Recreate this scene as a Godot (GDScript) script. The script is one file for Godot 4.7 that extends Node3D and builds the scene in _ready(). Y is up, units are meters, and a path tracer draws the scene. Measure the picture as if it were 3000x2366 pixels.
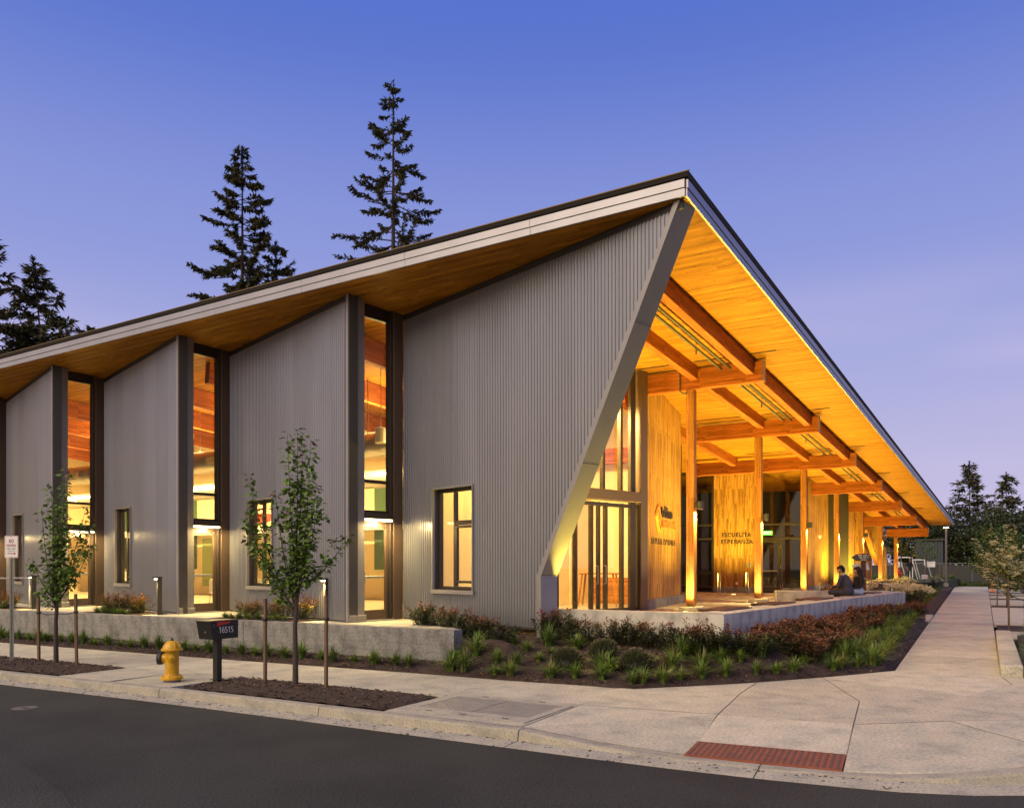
extends Node3D
# A community building at dusk: grey ribbed walls in a sawtooth, a timber canopy lit from below, a planted street corner.
# World axes: x runs along the street facade, -z along the canopy side, y up; metres; y = 0 is the pavement.

const FLOOR := 0.65
const WARM := Color(1.0, 0.865, 0.32)
const SOFT := Color(1.0, 0.88, 0.56)
const INDOOR := Color(1.0, 0.86, 0.54)
const NTH := ["first", "second", "third", "fourth", "fifth", "sixth", "seventh", "eighth", "ninth", "tenth", "eleventh", "twelfth", "thirteenth", "fourteenth", "fifteenth", "sixteenth", "seventeenth", "eighteenth", "nineteenth", "twentieth", "twenty-first", "twenty-second", "twenty-third", "twenty-fourth", "twenty-fifth", "twenty-sixth", "twenty-seventh", "twenty-eighth", "twenty-ninth", "thirtieth", "thirty-first", "thirty-second", "thirty-third", "thirty-fourth", "thirty-fifth", "thirty-sixth", "thirty-seventh", "thirty-eighth", "thirty-ninth", "fortieth"]
var M := {}
var rng := RandomNumberGenerator.new()
var taken := {}


class MB:
	var v := PackedVector3Array()
	var n := PackedVector3Array()
	var c := PackedColorArray()
	var col := Color(1, 1, 1)

	func tri(a: Vector3, b: Vector3, d: Vector3) -> void:   # counter-clockwise seen from outside
		var m := (b - a).cross(d - a).normalized()
		v.append(a); v.append(d); v.append(b)
		n.append(m); n.append(m); n.append(m)
		c.append(col); c.append(col); c.append(col)

	func quad(a: Vector3, b: Vector3, d: Vector3, e: Vector3) -> void:
		tri(a, b, d)
		tri(a, d, e)

	func squad(a: Vector3, b: Vector3, d: Vector3, e: Vector3, na: Vector3, nb: Vector3, nd: Vector3, ne: Vector3) -> void:   # smooth normals
		v.append(a); v.append(d); v.append(b)
		n.append(na); n.append(nd); n.append(nb)
		v.append(a); v.append(e); v.append(d)
		n.append(na); n.append(ne); n.append(nd)
		for i in 6:
			c.append(col)

	func hexa(p: Array) -> void:   # eight corners: bottom 0..3 counter-clockwise from above, top 4..7
		quad(p[3], p[2], p[1], p[0])
		quad(p[4], p[5], p[6], p[7])
		for i in 4:
			var j := (i + 1) % 4
			quad(p[i], p[j], p[4 + j], p[4 + i])

	func box(at: Vector3, s: Vector3, t := Transform3D()) -> void:   # centre, size
		var h := s / 2
		var p := []
		for y in [-1.0, 1.0]:
			for k in [Vector2(-1, 1), Vector2(1, 1), Vector2(1, -1), Vector2(-1, -1)]:
				p.append(t * (at + Vector3(k.x * h.x, y * h.y, k.y * h.z)))
		hexa(p)

	func bevel_box(at: Vector3, s: Vector3, b := 0.01, t := Transform3D()) -> void:
		var h := s / 2
		var ring := []
		for lv in [[-h.y, b], [-h.y + b, 0.0], [h.y - b, 0.0], [h.y, b]]:
			var x: float = h.x - lv[1]
			var z: float = h.z - lv[1]
			var q: float = b * 0.7
			var r := []
			for k in [Vector2(-x, z - q), Vector2(-x + q, z), Vector2(x - q, z), Vector2(x, z - q), Vector2(x, -z + q), Vector2(x - q, -z), Vector2(-x + q, -z), Vector2(-x, -z + q)]:
				r.append(t * (at + Vector3(k.x, lv[0], k.y)))
			ring.append(r)
		for i in 3:
			for j in 8:
				var k := (j + 1) % 8
				quad(ring[i][j], ring[i][k], ring[i + 1][k], ring[i + 1][j])
		for j in range(1, 7):
			tri(ring[3][0], ring[3][j], ring[3][j + 1])
			tri(ring[0][0], ring[0][j + 1], ring[0][j])

	func tube(pts: Array, radii: Array, k := 8, cap := true) -> void:
		var rings := []
		var ups := []
		var side := Vector3.RIGHT
		for i in pts.size():
			var d: Vector3 = (pts[mini(i + 1, pts.size() - 1)] - pts[maxi(i - 1, 0)]).normalized()
			if i == 0:
				side = d.cross(Vector3.UP) if absf(d.y) < 0.9 else d.cross(Vector3.RIGHT)
			side = (side - d * side.dot(d)).normalized()
			var up := side.cross(d)
			var r := []
			var u := []
			for j in k:
				var a := TAU * j / k
				var o := side * cos(a) - up * sin(a)
				r.append(pts[i] + o * radii[i])
				u.append(o)
			rings.append(r)
			ups.append(u)
		for i in pts.size() - 1:
			for j in k:
				var l := (j + 1) % k
				squad(rings[i][j], rings[i][l], rings[i + 1][l], rings[i + 1][j], ups[i][j], ups[i][l], ups[i + 1][l], ups[i + 1][j])
		if cap:
			var e := pts.size() - 1
			for j in range(1, k - 1):
				tri(rings[e][0], rings[e][j], rings[e][j + 1])
				tri(rings[0][0], rings[0][j + 1], rings[0][j])

	func lathe(profile: Array, k := 20, t := Transform3D(), smooth := true) -> void:   # profile of (radius, height), bottom up
		for i in profile.size() - 1:
			var p: Vector2 = profile[i]
			var q: Vector2 = profile[i + 1]
			var slope := Vector2(q.y - p.y, p.x - q.x).normalized()
			for j in k:
				var a := TAU * j / k
				var b := TAU * (j + 1) / k
				var da := Vector3(cos(a), 0, -sin(a))
				var db := Vector3(cos(b), 0, -sin(b))
				var up := Vector3.UP
				var na := (t.basis * (da * slope.x + up * slope.y)).normalized()
				var nb := (t.basis * (db * slope.x + up * slope.y)).normalized()
				if not smooth:
					na = ((na + nb) / 2).normalized()
					nb = na
				squad(t * (da * p.x + up * p.y), t * (db * p.x + up * p.y), t * (db * q.x + up * q.y), t * (da * q.x + up * q.y), na, nb, nb, na)

	func prism(poly: PackedVector2Array, z0: float, z1: float, t := Transform3D()) -> void:   # outline in x, y; from z0 up to z1
		var p := poly.duplicate()
		if Geometry2D.is_polygon_clockwise(p):
			p.reverse()
		# Geometry2D calls it with y downwards; settle by the signed area
		var area := 0.0
		for i in p.size():
			area += p[i].cross(p[(i + 1) % p.size()])
		if area < 0:
			p.reverse()
		var f := Geometry2D.triangulate_polygon(p)
		for i in range(0, f.size(), 3):
			var a := p[f[i]]
			var b := p[f[i + 1]]
			var d := p[f[i + 2]]
			if (b - a).cross(d - a) < 0:
				var x := b
				b = d
				d = x
			tri(t * Vector3(a.x, a.y, z1), t * Vector3(b.x, b.y, z1), t * Vector3(d.x, d.y, z1))
			tri(t * Vector3(a.x, a.y, z0), t * Vector3(d.x, d.y, z0), t * Vector3(b.x, b.y, z0))
		for i in p.size():
			var a := p[i]
			var b := p[(i + 1) % p.size()]
			quad(t * Vector3(a.x, a.y, z0), t * Vector3(b.x, b.y, z0), t * Vector3(b.x, b.y, z1), t * Vector3(a.x, a.y, z1))

	func leaf(at: Vector3, d: Vector3, up: Vector3, l: float, w: float) -> void:   # a blade folded along its midrib
		var s := d.cross(up).normalized()
		var m := at + d * l * 0.45
		var lift := up * w * 0.18
		tri(at, m + s * w * 0.5 + lift, at + d * l)
		tri(at, at + d * l, m - s * w * 0.5 + lift)

	func mesh(with_color := true) -> ArrayMesh:
		if v.is_empty(): return ArrayMesh.new()
		var a := []
		a.resize(Mesh.ARRAY_MAX)
		a[Mesh.ARRAY_VERTEX] = v
		a[Mesh.ARRAY_NORMAL] = n
		if with_color:
			a[Mesh.ARRAY_COLOR] = c
		var m := ArrayMesh.new()
		m.add_surface_from_arrays(Mesh.PRIMITIVE_TRIANGLES, a)
		return m


# ---------------------------------------------------------------- naming and placing

func numbered(called: String) -> String:
	taken[called] = taken.get(called, -1) + 1
	return called if taken[called] == 0 else "%s_%03d" % [called, taken[called]]


func tag(o: Node3D, label: String, category: String, group := "", kind := "") -> Node3D:
	if label: o.set_meta("label", label)
	if category: o.set_meta("category", category)
	if group: o.set_meta("group", group)
	if kind: o.set_meta("kind", kind)
	return o


func thing(called: String, label: String, category: String, at := Vector3.ZERO, turn := 0.0, group := "") -> Node3D:
	var o := Node3D.new()
	o.name = numbered(called)
	add_child(o)
	o.position = at
	o.rotation.y = turn
	tag(o, label, category, group)
	return o


func part(parent: Node3D, called: String, mesh, mat: Material, t := Transform3D()) -> MeshInstance3D:
	var o := MeshInstance3D.new()
	o.name = numbered(called) if parent == self else called
	o.mesh = mesh.mesh() if mesh is MB else mesh
	o.material_override = mat
	o.transform = t
	parent.add_child(o, true)
	return o


func single(called: String, mesh, mat: Material, label: String, category: String, t := Transform3D(), group := "") -> MeshInstance3D:
	var o := part(self, called, mesh, mat, t)
	tag(o, label, category, group)
	return o


func struct(called: String, mesh, mat: Material, t := Transform3D()) -> MeshInstance3D:
	var o := part(self, called, mesh, mat, t)
	o.set_meta("kind", "structure")
	return o


func copy(src: Node3D, called: String, label: String, at: Vector3, turn := 0.0, group := "") -> Node3D:
	var o := src.duplicate() as Node3D
	o.name = numbered(called)
	add_child(o)
	o.position = at
	o.rotation.y = turn
	if label: o.set_meta("label", label)
	if group: o.set_meta("group", group)
	return o


func fr(p: Vector3, d: Vector3) -> Transform3D:   # x along d, y up, z to the outside of a wall that runs along d
	var x := d.normalized()
	return Transform3D(Basis(x, Vector3.UP, x.cross(Vector3.UP)), p)


func along(a: Vector3, b: Vector3) -> Transform3D:   # x from a to b, at the middle
	var x := (b - a).normalized()
	var z := x.cross(Vector3.UP).normalized() if absf(x.y) < 0.99 else Vector3(0, 0, 1)
	return Transform3D(Basis(x, z.cross(x), z), (a + b) / 2)


func bx(s: Vector3, b := 0.0) -> MB:
	var m := MB.new()
	if b > 0: m.bevel_box(Vector3.ZERO, s, b)
	else: m.box(Vector3.ZERO, s)
	return m


# ---------------------------------------------------------------- materials

func lin(r: float, g: float, b: float) -> Color:
	return Color(r, g, b).linear_to_srgb()


func mat(color: Color, rough := 0.8, metal := 0.0) -> StandardMaterial3D:
	var m := StandardMaterial3D.new()
	m.albedo_color = color
	m.roughness = rough
	m.metallic = metal
	return m


func noise(freq: float, oct := 4, kind := FastNoiseLite.TYPE_SIMPLEX_SMOOTH, sd := 1) -> FastNoiseLite:
	var f := FastNoiseLite.new()
	f.seed = sd
	f.noise_type = kind
	f.frequency = freq
	f.fractal_octaves = oct
	return f


func tex(f: FastNoiseLite, cols: Array, size := 512) -> NoiseTexture2D:   # cols: [offset, linear colour] pairs
	var t := NoiseTexture2D.new()
	t.width = size
	t.height = size
	t.seamless = true
	t.noise = f
	if cols:
		var g := Gradient.new()
		g.offsets = PackedFloat32Array(cols.map(func(x): return x[0]))
		g.colors = PackedColorArray(cols.map(func(x): return x[1]))
		t.color_ramp = g
	return t


func grey(a: float) -> Color:
	return Color(a, a, a).linear_to_srgb()


func tri_mat(color: Color, t: Texture2D, scale: Vector3, rough := 0.85, bump: Texture2D = null, depth := 0.0, world := false) -> StandardMaterial3D:
	var m := mat(color, rough)
	m.albedo_texture = t
	m.uv1_triplanar = true
	m.uv1_world_triplanar = world
	m.uv1_scale = scale
	m.uv1_triplanar_sharpness = 8.0
	if bump:
		m.heightmap_enabled = true
		m.heightmap_texture = bump
		m.heightmap_scale = depth
	return m


func overlay(m: StandardMaterial3D, t: Texture2D, scale: Vector3) -> void:   # a second, finer or broader pattern multiplied over the first
	m.detail_enabled = true
	m.detail_blend_mode = BaseMaterial3D.BLEND_MODE_MUL
	m.detail_albedo = t
	m.detail_uv_layer = BaseMaterial3D.DETAIL_UV_2
	m.uv2_triplanar = true
	m.uv2_world_triplanar = true
	m.uv2_scale = scale


func wood_texture(w: int, h: int, rows: int, sd: int) -> ImageTexture:   # glued boards: tone per board, grain, knots; grain runs along u
	var r := RandomNumberGenerator.new()
	r.seed = sd
	var g := noise(0.045, 3, FastNoiseLite.TYPE_SIMPLEX_SMOOTH, sd).get_seamless_image(64, h)
	g.resize(w, h, Image.INTERPOLATE_CUBIC)
	var f := noise(0.2, 2, FastNoiseLite.TYPE_SIMPLEX_SMOOTH, sd + 5).get_seamless_image(w / 8, h)
	f.resize(w, h, Image.INTERPOLATE_CUBIC)
	var im := Image.create(w, h, false, Image.FORMAT_RGB8)
	var each := h / rows
	for row in rows:
		var cuts := [0, int(w * r.randf_range(0.25, 0.75)), w]
		for s in 2:
			var tone := r.randf_range(0.80, 1.0)
			var shift := r.randi_range(0, h - 1)
			for y in range(row * each, (row + 1) * each):
				var gy := (y + shift) % h
				var edge := 0.80 if y == row * each else 1.0
				for x in range(cuts[s], cuts[s + 1]):
					var a := g.get_pixel(x, gy).r
					var b := f.get_pixel(x, gy).r
					var k := tone * edge * (0.80 + 0.20 * smoothstep(0.25, 0.75, a) - 0.12 * smoothstep(0.55, 0.8, b))
					im.set_pixel(x, y, Color(k, k * (0.93 + 0.07 * a), k * (0.86 + 0.14 * a)))
		for i in r.randi_range(2, 5):
			var cx := r.randi_range(0, w - 1)
			var cy := row * each + r.randi_range(int(each * 0.25), int(each * 0.75))
			var rx := r.randf_range(3.0, 8.0) * w / 1024.0
			var ry := rx * r.randf_range(0.5, 0.8) * h / 512.0 * 16.0 / rows
			for y in range(-ceili(ry) - 1, ceili(ry) + 2):
				for x in range(-ceili(rx) - 1, ceili(rx) + 2):
					var d := Vector2(x / rx, y / ry).length()
					var py := cy + y
					if d < 1.2 and py >= row * each and py < (row + 1) * each:
						var px := posmod(cx + x, w)
						var o := im.get_pixel(px, py)
						im.set_pixel(px, py, o.lerp(Color(0.34, 0.19, 0.10), 0.75 * clampf(1.25 - d, 0, 1)))
	return ImageTexture.create_from_image(im)


func materials() -> void:
	var wt := wood_texture(1024, 1024, 16, 3)
	var wb := wood_texture(1024, 512, 10, 8)
	M.soffit = tri_mat(lin(0.56, 0.25, 0.027), wt, Vector3(0.28, 0.5, 0.5), 0.55)
	M.beam = tri_mat(lin(0.58, 0.19, 0.045), wb, Vector3(0.33, 2.1, 2.1), 0.5)
	M.post = tri_mat(lin(0.66, 0.30, 0.085), wb, Vector3(0.33, 2.1, 2.1), 0.5)
	M.wall_wood = []
	for i in 5:
		var k: float = [1.0, 0.9, 1.08, 0.84, 0.96][i]
		var w := tri_mat(lin(0.70 * k, 0.40 * k * (0.98 if i % 2 else 1.0), 0.13 * k), wb, Vector3(0.3, 0.55, 0.55), 0.55)
		w.uv1_offset = Vector3(0.21 * i, 0.17 * i, 0.3 * i)
		M.wall_wood.append(w)
	for w in [M.soffit, M.beam, M.post] + M.wall_wood: w.metallic_specular = 0.18
	M.bench = tri_mat(lin(0.16, 0.075, 0.04), wb, Vector3(0.4, 1.6, 1.6), 0.6)
	M.stake = tri_mat(lin(0.24, 0.16, 0.10), wb, Vector3(0.5, 4, 4), 0.85)
	# metals: ribbed cladding, smooth flashing, dark frames
	var smudge := tex(noise(0.008, 4, FastNoiseLite.TYPE_SIMPLEX_SMOOTH, 21), [[0.0, grey(0.72)], [0.5, grey(0.88)], [1.0, grey(1.0)]])
	var faint_smudge := tex(noise(0.006, 4, FastNoiseLite.TYPE_SIMPLEX_SMOOTH, 22), [[0.0, grey(0.90)], [0.5, grey(0.96)], [1.0, grey(1.0)]])  # faint random smudges in the tone of the metal
	M.cladding = []
	for i in 4:
		var k: float = [1.0, 0.955, 1.03, 0.975][i]
		var c := tri_mat(lin(0.318 * k, 0.330 * k, 0.358 * k), faint_smudge, Vector3(0.6, 0.1, 0.6), [0.30, 0.34, 0.28, 0.32][i])
		c.metallic = 0.7
		c.uv1_offset = Vector3(0.3 * i, 0.2 * i, 0)
		M.cladding.append(c)
	M.flashing = tri_mat(lin(0.30, 0.29, 0.295), faint_smudge, Vector3(0.5, 0.3, 0.5), 0.42)
	M.flashing.metallic = 0.45
	M.fascia = tri_mat(lin(0.34, 0.345, 0.40), faint_smudge, Vector3(0.4, 0.8, 0.4), 0.4)
	M.fascia.metallic = 0.5
	M.bronze = mat(lin(0.060, 0.048, 0.040), 0.38, 0.5)
	M.brown_metal = mat(lin(0.14, 0.095, 0.07), 0.4, 0.5)
	M.roof_edge = mat(lin(0.035, 0.03, 0.025), 0.6)
	M.brass = mat(lin(0.40, 0.27, 0.10), 0.35, 0.8)
	M.drip = mat(lin(0.16, 0.11, 0.05), 0.6, 0.3)
	M.steel = tri_mat(lin(0.42, 0.42, 0.40), smudge, Vector3(2, 2, 2), 0.4)
	M.steel.metallic = 0.8
	M.duct = mat(lin(0.55, 0.53, 0.48), 0.35, 0.8)
	M.galv = tri_mat(lin(0.24, 0.26, 0.26), smudge, Vector3(4, 4, 4), 0.5)
	M.galv.metallic = 0.6
	M.dark_grey = mat(lin(0.07, 0.065, 0.06), 0.5, 0.3)
	M.bollard = mat(lin(0.16, 0.145, 0.13), 0.5, 0.3)
	M.black = mat(lin(0.012, 0.012, 0.012), 0.45)
	M.rubber = mat(lin(0.02, 0.02, 0.022), 0.6)
	var spots := tex(noise(0.05, 3, FastNoiseLite.TYPE_SIMPLEX_SMOOTH, 6), [[0.0, grey(0.30)], [0.25, grey(0.85)], [0.5, grey(0.96)], [1.0, grey(1.0)]], 256)
	M.yellow = tri_mat(lin(0.62, 0.345, 0.010), spots, Vector3(3, 3, 3), 0.32)
	M.red = mat(lin(0.55, 0.03, 0.02), 0.4)
	M.red_paint = mat(lin(0.60, 0.012, 0.015), 0.4)
	M.white = mat(lin(0.78, 0.78, 0.76), 0.5)
	M.sign_red = mat(lin(0.30, 0.012, 0.02), 0.5)
	M.orange = mat(lin(0.85, 0.22, 0.03), 0.5)
	M.yellow_plate = mat(lin(0.85, 0.50, 0.03), 0.5)
	M.ink = mat(lin(0.03, 0.022, 0.03), 0.5)
	M.cream = mat(lin(0.80, 0.68, 0.42), 0.85)
	M.green = tri_mat(lin(0.085, 0.16, 0.075), smudge, Vector3(6, 6, 6), 0.95)
	M.pale_green = mat(lin(0.34, 0.42, 0.16), 0.9)
	M.floor = tri_mat(lin(0.42, 0.36, 0.27), smudge, Vector3(0.3, 0.3, 0.3), 0.35)
	M.shell = mat(lin(0.75, 0.72, 0.62), 0.5)
	M.coral = mat(lin(0.75, 0.16, 0.09), 0.7)
	# concrete and ground
	var pave := tex(noise(0.004, 7, FastNoiseLite.TYPE_SIMPLEX_SMOOTH, 31), [[0.0, grey(0.62)], [0.35, grey(0.82)], [0.6, Color(0.965, 0.95, 0.925)], [1.0, Color(1, 1, 1)]], 1024)
	var mottle := tex(noise(0.035, 5, FastNoiseLite.TYPE_SIMPLEX_SMOOTH, 33), [[0.0, grey(0.50)], [0.40, grey(0.80)], [0.58, grey(0.95)], [1.0, grey(1.0)]], 1024)
	var grit := tex(noise(0.16, 3, FastNoiseLite.TYPE_SIMPLEX_SMOOTH, 32), [], 512)
	M.slab = []
	for i in 4:
		var k: float = [1.0, 0.90, 1.06, 0.95][i]
		var s := tri_mat(lin(0.58 * k, 0.560 * k, 0.455 * k), pave, Vector3(0.36, 0.36, 0.36), 0.82, grit, 0.25, true)
		s.uv1_offset = Vector3(0.37 * i, 0.2, 0.61 * i)
		overlay(s, mottle, Vector3(0.45, 0.45, 0.7))
		M.slab.append(s)
	M.kerb = tri_mat(lin(0.40, 0.385, 0.325), pave, Vector3(0.5, 0.7, 0.5), 0.85, grit, 0.3, true)
	M.gutter = tri_mat(lin(0.47, 0.455, 0.38), pave, Vector3(0.45, 0.45, 0.45), 0.85, grit, 0.3, true)
	var streak := tex(noise(0.006, 7, FastNoiseLite.TYPE_SIMPLEX_SMOOTH, 41), [[0.0, grey(0.45)], [0.35, grey(0.70)], [0.6, grey(0.90)], [1.0, grey(1.0)]], 1024)
	M.concrete = tri_mat(lin(0.29, 0.29, 0.28), streak, Vector3(0.40, 0.22, 0.40), 0.85, grit, 0.2, true)
	M.seat_concrete = tri_mat(lin(0.54, 0.52, 0.45), streak, Vector3(0.36, 0.22, 0.36), 0.85, grit, 0.2, true)
	var tar := tex(noise(0.055, 6, FastNoiseLite.TYPE_SIMPLEX, 51), [[0.0, grey(0.30)], [0.42, grey(0.52)], [0.6, grey(0.72)], [0.75, grey(1.0)], [1.0, grey(1.0)]], 1024)
	var patch := tex(noise(0.006, 5, FastNoiseLite.TYPE_SIMPLEX_SMOOTH, 52), [[0.0, grey(0.42)], [0.42, grey(0.66)], [0.55, grey(0.82)], [1.0, grey(1.0)]], 512)
	M.asphalt = tri_mat(lin(0.042, 0.045, 0.038), tar, Vector3(0.42, 0.42, 0.42), 0.9, tar, 1.2, true)
	overlay(M.asphalt, patch, Vector3(0.11, 0.11, 0.11))
	M.asphalt_old = M.asphalt.duplicate()
	M.asphalt_old.albedo_color = lin(0.056, 0.062, 0.050)
	overlay(M.kerb, mottle, Vector3(0.8, 0.8, 0.8))
	overlay(M.gutter, mottle, Vector3(0.6, 0.6, 0.6))
	overlay(M.concrete, mottle, Vector3(0.5, 0.35, 0.5))
	var bark := tex(noise(0.12, 5, FastNoiseLite.TYPE_SIMPLEX, 61), [[0.0, lin(0.012, 0.008, 0.006)], [0.5, lin(0.045, 0.027, 0.02)], [0.75, lin(0.11, 0.07, 0.05)], [1.0, lin(0.2, 0.14, 0.1)]], 1024)
	M.mulch = tri_mat(Color(1, 1, 1), bark, Vector3(0.9, 0.9, 0.9), 0.95, bark, 2.5, true)
	M.chip = mat(Color(1, 1, 1), 0.95)
	M.chip.vertex_color_use_as_albedo = true
	M.trunk = tri_mat(lin(0.085, 0.062, 0.048), bark, Vector3(3, 0.9, 3), 0.9)
	M.trunk.albedo_texture = tex(noise(0.06, 4, FastNoiseLite.TYPE_SIMPLEX, 63), [[0.0, grey(0.4)], [1.0, grey(1.0)]], 256)
	M.field = tri_mat(lin(0.05, 0.065, 0.025), pave, Vector3(0.2, 0.2, 0.2), 0.95)
	M.leaf = mat(Color(1, 1, 1), 0.55)
	M.leaf.vertex_color_use_as_albedo = true
	M.leaf.backlight_enabled = true
	M.leaf.backlight = Color(0.55, 0.6, 0.35)
	M.needle = mat(Color(1, 1, 1), 0.8)
	M.needle.vertex_color_use_as_albedo = true
	M.needle.backlight_enabled = true
	M.needle.backlight = Color(0.6, 0.62, 0.5)
	M.body = mat(Color(1, 1, 1), 0.85)
	M.body.vertex_color_use_as_albedo = true
	M.tactile = tri_mat(lin(0.26, 0.075, 0.035), pave, Vector3(0.9, 0.9, 0.9), 0.8)
	M.tactile_dome = mat(lin(0.075, 0.045, 0.042), 0.7)
	M.iron = tri_mat(lin(0.14, 0.13, 0.105), smudge, Vector3(5, 5, 5), 0.7)
	M.shed = mat(lin(0.035, 0.042, 0.055), 0.7)
	M.mail_lid = mat(lin(0.10, 0.08, 0.05), 0.4, 0.3)
	M.plate = tri_mat(lin(0.30, 0.29, 0.26), smudge, Vector3(0.8, 0.8, 0.8), 0.5)
	M.plate.metallic = 0.2
	M.mesh_fence = mat(lin(0.03, 0.033, 0.036), 0.6, 0.2)
	var gl := StandardMaterial3D.new()
	gl.transparency = BaseMaterial3D.TRANSPARENCY_ALPHA
	gl.albedo_color = Color(0.02, 0.02, 0.02, 0.02)
	gl.roughness = 0.02
	gl.metallic_specular = 0.5
	M.glass = gl


func glow(color: Color, power: float) -> StandardMaterial3D:
	var m := mat(lin(0.8, 0.8, 0.8), 0.6)
	m.emission_enabled = true
	m.emission = color
	m.emission_energy_multiplier = power
	return m


func area_light(at: Vector3, towards: Vector3, size: Vector2, energy: float, color := WARM) -> void:
	var l := AreaLight3D.new()
	l.name = "area_light"
	l.area_size = size
	l.light_energy = energy
	l.light_color = color
	l.area_range = 60.0
	l.shadow_enabled = true
	add_child(l, true)
	var z := -towards.normalized()
	var x := Vector3.UP.cross(z)
	if x.length() < 0.1: x = Vector3.RIGHT
	x = x.normalized()
	l.transform = Transform3D(Basis(x, z.cross(x), z), at)


func spot(at: Vector3, towards: Vector3, angle: float, energy: float, color := WARM, size := 0.05, soft := 1.0) -> void:
	var l := SpotLight3D.new()
	l.name = "spot_light"
	l.spot_angle = angle
	l.spot_angle_attenuation = soft
	l.light_energy = energy
	l.light_color = color
	l.light_size = size
	l.spot_range = 60.0
	l.spot_attenuation = 2.0
	l.shadow_enabled = true
	add_child(l, true)
	var z := -towards.normalized()
	var x := Vector3.UP.cross(z)
	if x.length() < 0.1: x = Vector3.RIGHT
	x = x.normalized()
	l.transform = Transform3D(Basis(x, z.cross(x), z), at)


func sky_panorama() -> Image:   # air at dusk: deep blue overhead, lavender low down, a warm afterglow on the side where the sun went down
	var im := Image.create(512, 256, false, Image.FORMAT_RGBF)
	var cl := noise(0.018, 4, FastNoiseLite.TYPE_SIMPLEX_SMOOTH, 77)
	var stops := [[0.0, Color8(208, 196, 226)], [0.10, Color8(190, 185, 222)], [0.22, Color8(167, 171, 220)], [0.36, Color8(138, 151, 216)], [0.55, Color8(89, 116, 203)], [0.68, Color8(66, 95, 192)], [1.0, Color8(46, 74, 168)]]
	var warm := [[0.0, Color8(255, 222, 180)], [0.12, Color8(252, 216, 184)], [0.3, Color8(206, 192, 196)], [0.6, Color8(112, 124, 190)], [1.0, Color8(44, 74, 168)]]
	for y in 256:
		var el := PI * (0.5 - (y + 0.5) / 256.0)
		var s := sin(maxf(el, 0.0))
		for x in 512:
			var az := TAU * (x + 0.5) / 512.0      # column 0 looks along -z
			var d := Vector3(sin(az), 0, -cos(az))
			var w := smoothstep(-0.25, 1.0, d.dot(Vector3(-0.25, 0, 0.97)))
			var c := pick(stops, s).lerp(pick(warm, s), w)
			var east := smoothstep(-0.4, 0.9, d.dot(Vector3(0.05, 0, -1.0)))
			var band := clampf(cl.get_noise_3d(d.x * 60.0, el * 520.0, d.z * 60.0) * 2.2, 0.0, 1.0) * smoothstep(0.02, 0.12, s) * (1.0 - smoothstep(0.20, 0.34, s)) * east
			c = c.lerp(Color(0.20, 0.16, 0.50).lerp(Color(0.80, 0.64, 0.84), 0.92), 0.38 * band)
			im.set_pixel(x, y, c)
	return im


func pick(stops: Array, s: float) -> Color:
	for i in stops.size() - 1:
		if s <= stops[i + 1][0]:
			var t: float = (s - stops[i][0]) / (stops[i + 1][0] - stops[i][0])
			return stops[i][1].srgb_to_linear().lerp(stops[i + 1][1].srgb_to_linear(), smoothstep(0.0, 1.0, t) * 0.5 + t * 0.5)
	return stops[-1][1].srgb_to_linear()


func _ready() -> void:
	rng.seed = 11
	# ---- camera, sky, sun, exposure
	var cam := Camera3D.new()
	cam.name = "camera"
	cam.projection = Camera3D.PROJECTION_FRUSTUM
	cam.keep_aspect = Camera3D.KEEP_HEIGHT
	cam.near = 0.1
	cam.far = 900.0
	cam.size = 0.1 * 2366.0 / 2415.0
	cam.frustum_offset = Vector2(0.0, 0.1 * (1656.6 - 1183.0) / 2415.0)
	cam.position = Vector3(0, 1.95, 0)
	cam.rotation_degrees = Vector3(0, 32.5, 0)
	cam.current = true
	add_child(cam)
	var env := Environment.new()
	env.background_mode = Environment.BG_SKY
	var sky := Sky.new()
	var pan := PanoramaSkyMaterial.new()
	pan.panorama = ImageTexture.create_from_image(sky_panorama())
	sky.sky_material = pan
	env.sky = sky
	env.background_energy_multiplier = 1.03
	env.tonemap_mode = Environment.TONE_MAPPER_LINEAR
	env.tonemap_exposure = 1.0
	env.sdfgi_enabled = true
	env.ssao_enabled = true
	env.ssil_enabled = true
	var we := WorldEnvironment.new()
	we.name = "world_environment"
	we.environment = env
	add_child(we)
	var sun := DirectionalLight3D.new()   # the afterglow: broad, soft, low, behind the camera's left shoulder
	sun.name = "afterglow"
	sun.light_energy = 1.2
	sun.light_color = Color(1.0, 0.89, 0.72)
	sun.light_angular_distance = 60.0
	sun.shadow_enabled = true
	sun.rotation_degrees = Vector3(-42, -14, 0)
	add_child(sun)

	materials()
	ground()
	pavement()
	walls()
	building()
	canopy()
	interior()
	street_things()
	planting()
	people()
	far_side()
	trees()


# ---------------------------------------------------------------- ground, pavement, kerb

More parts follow.
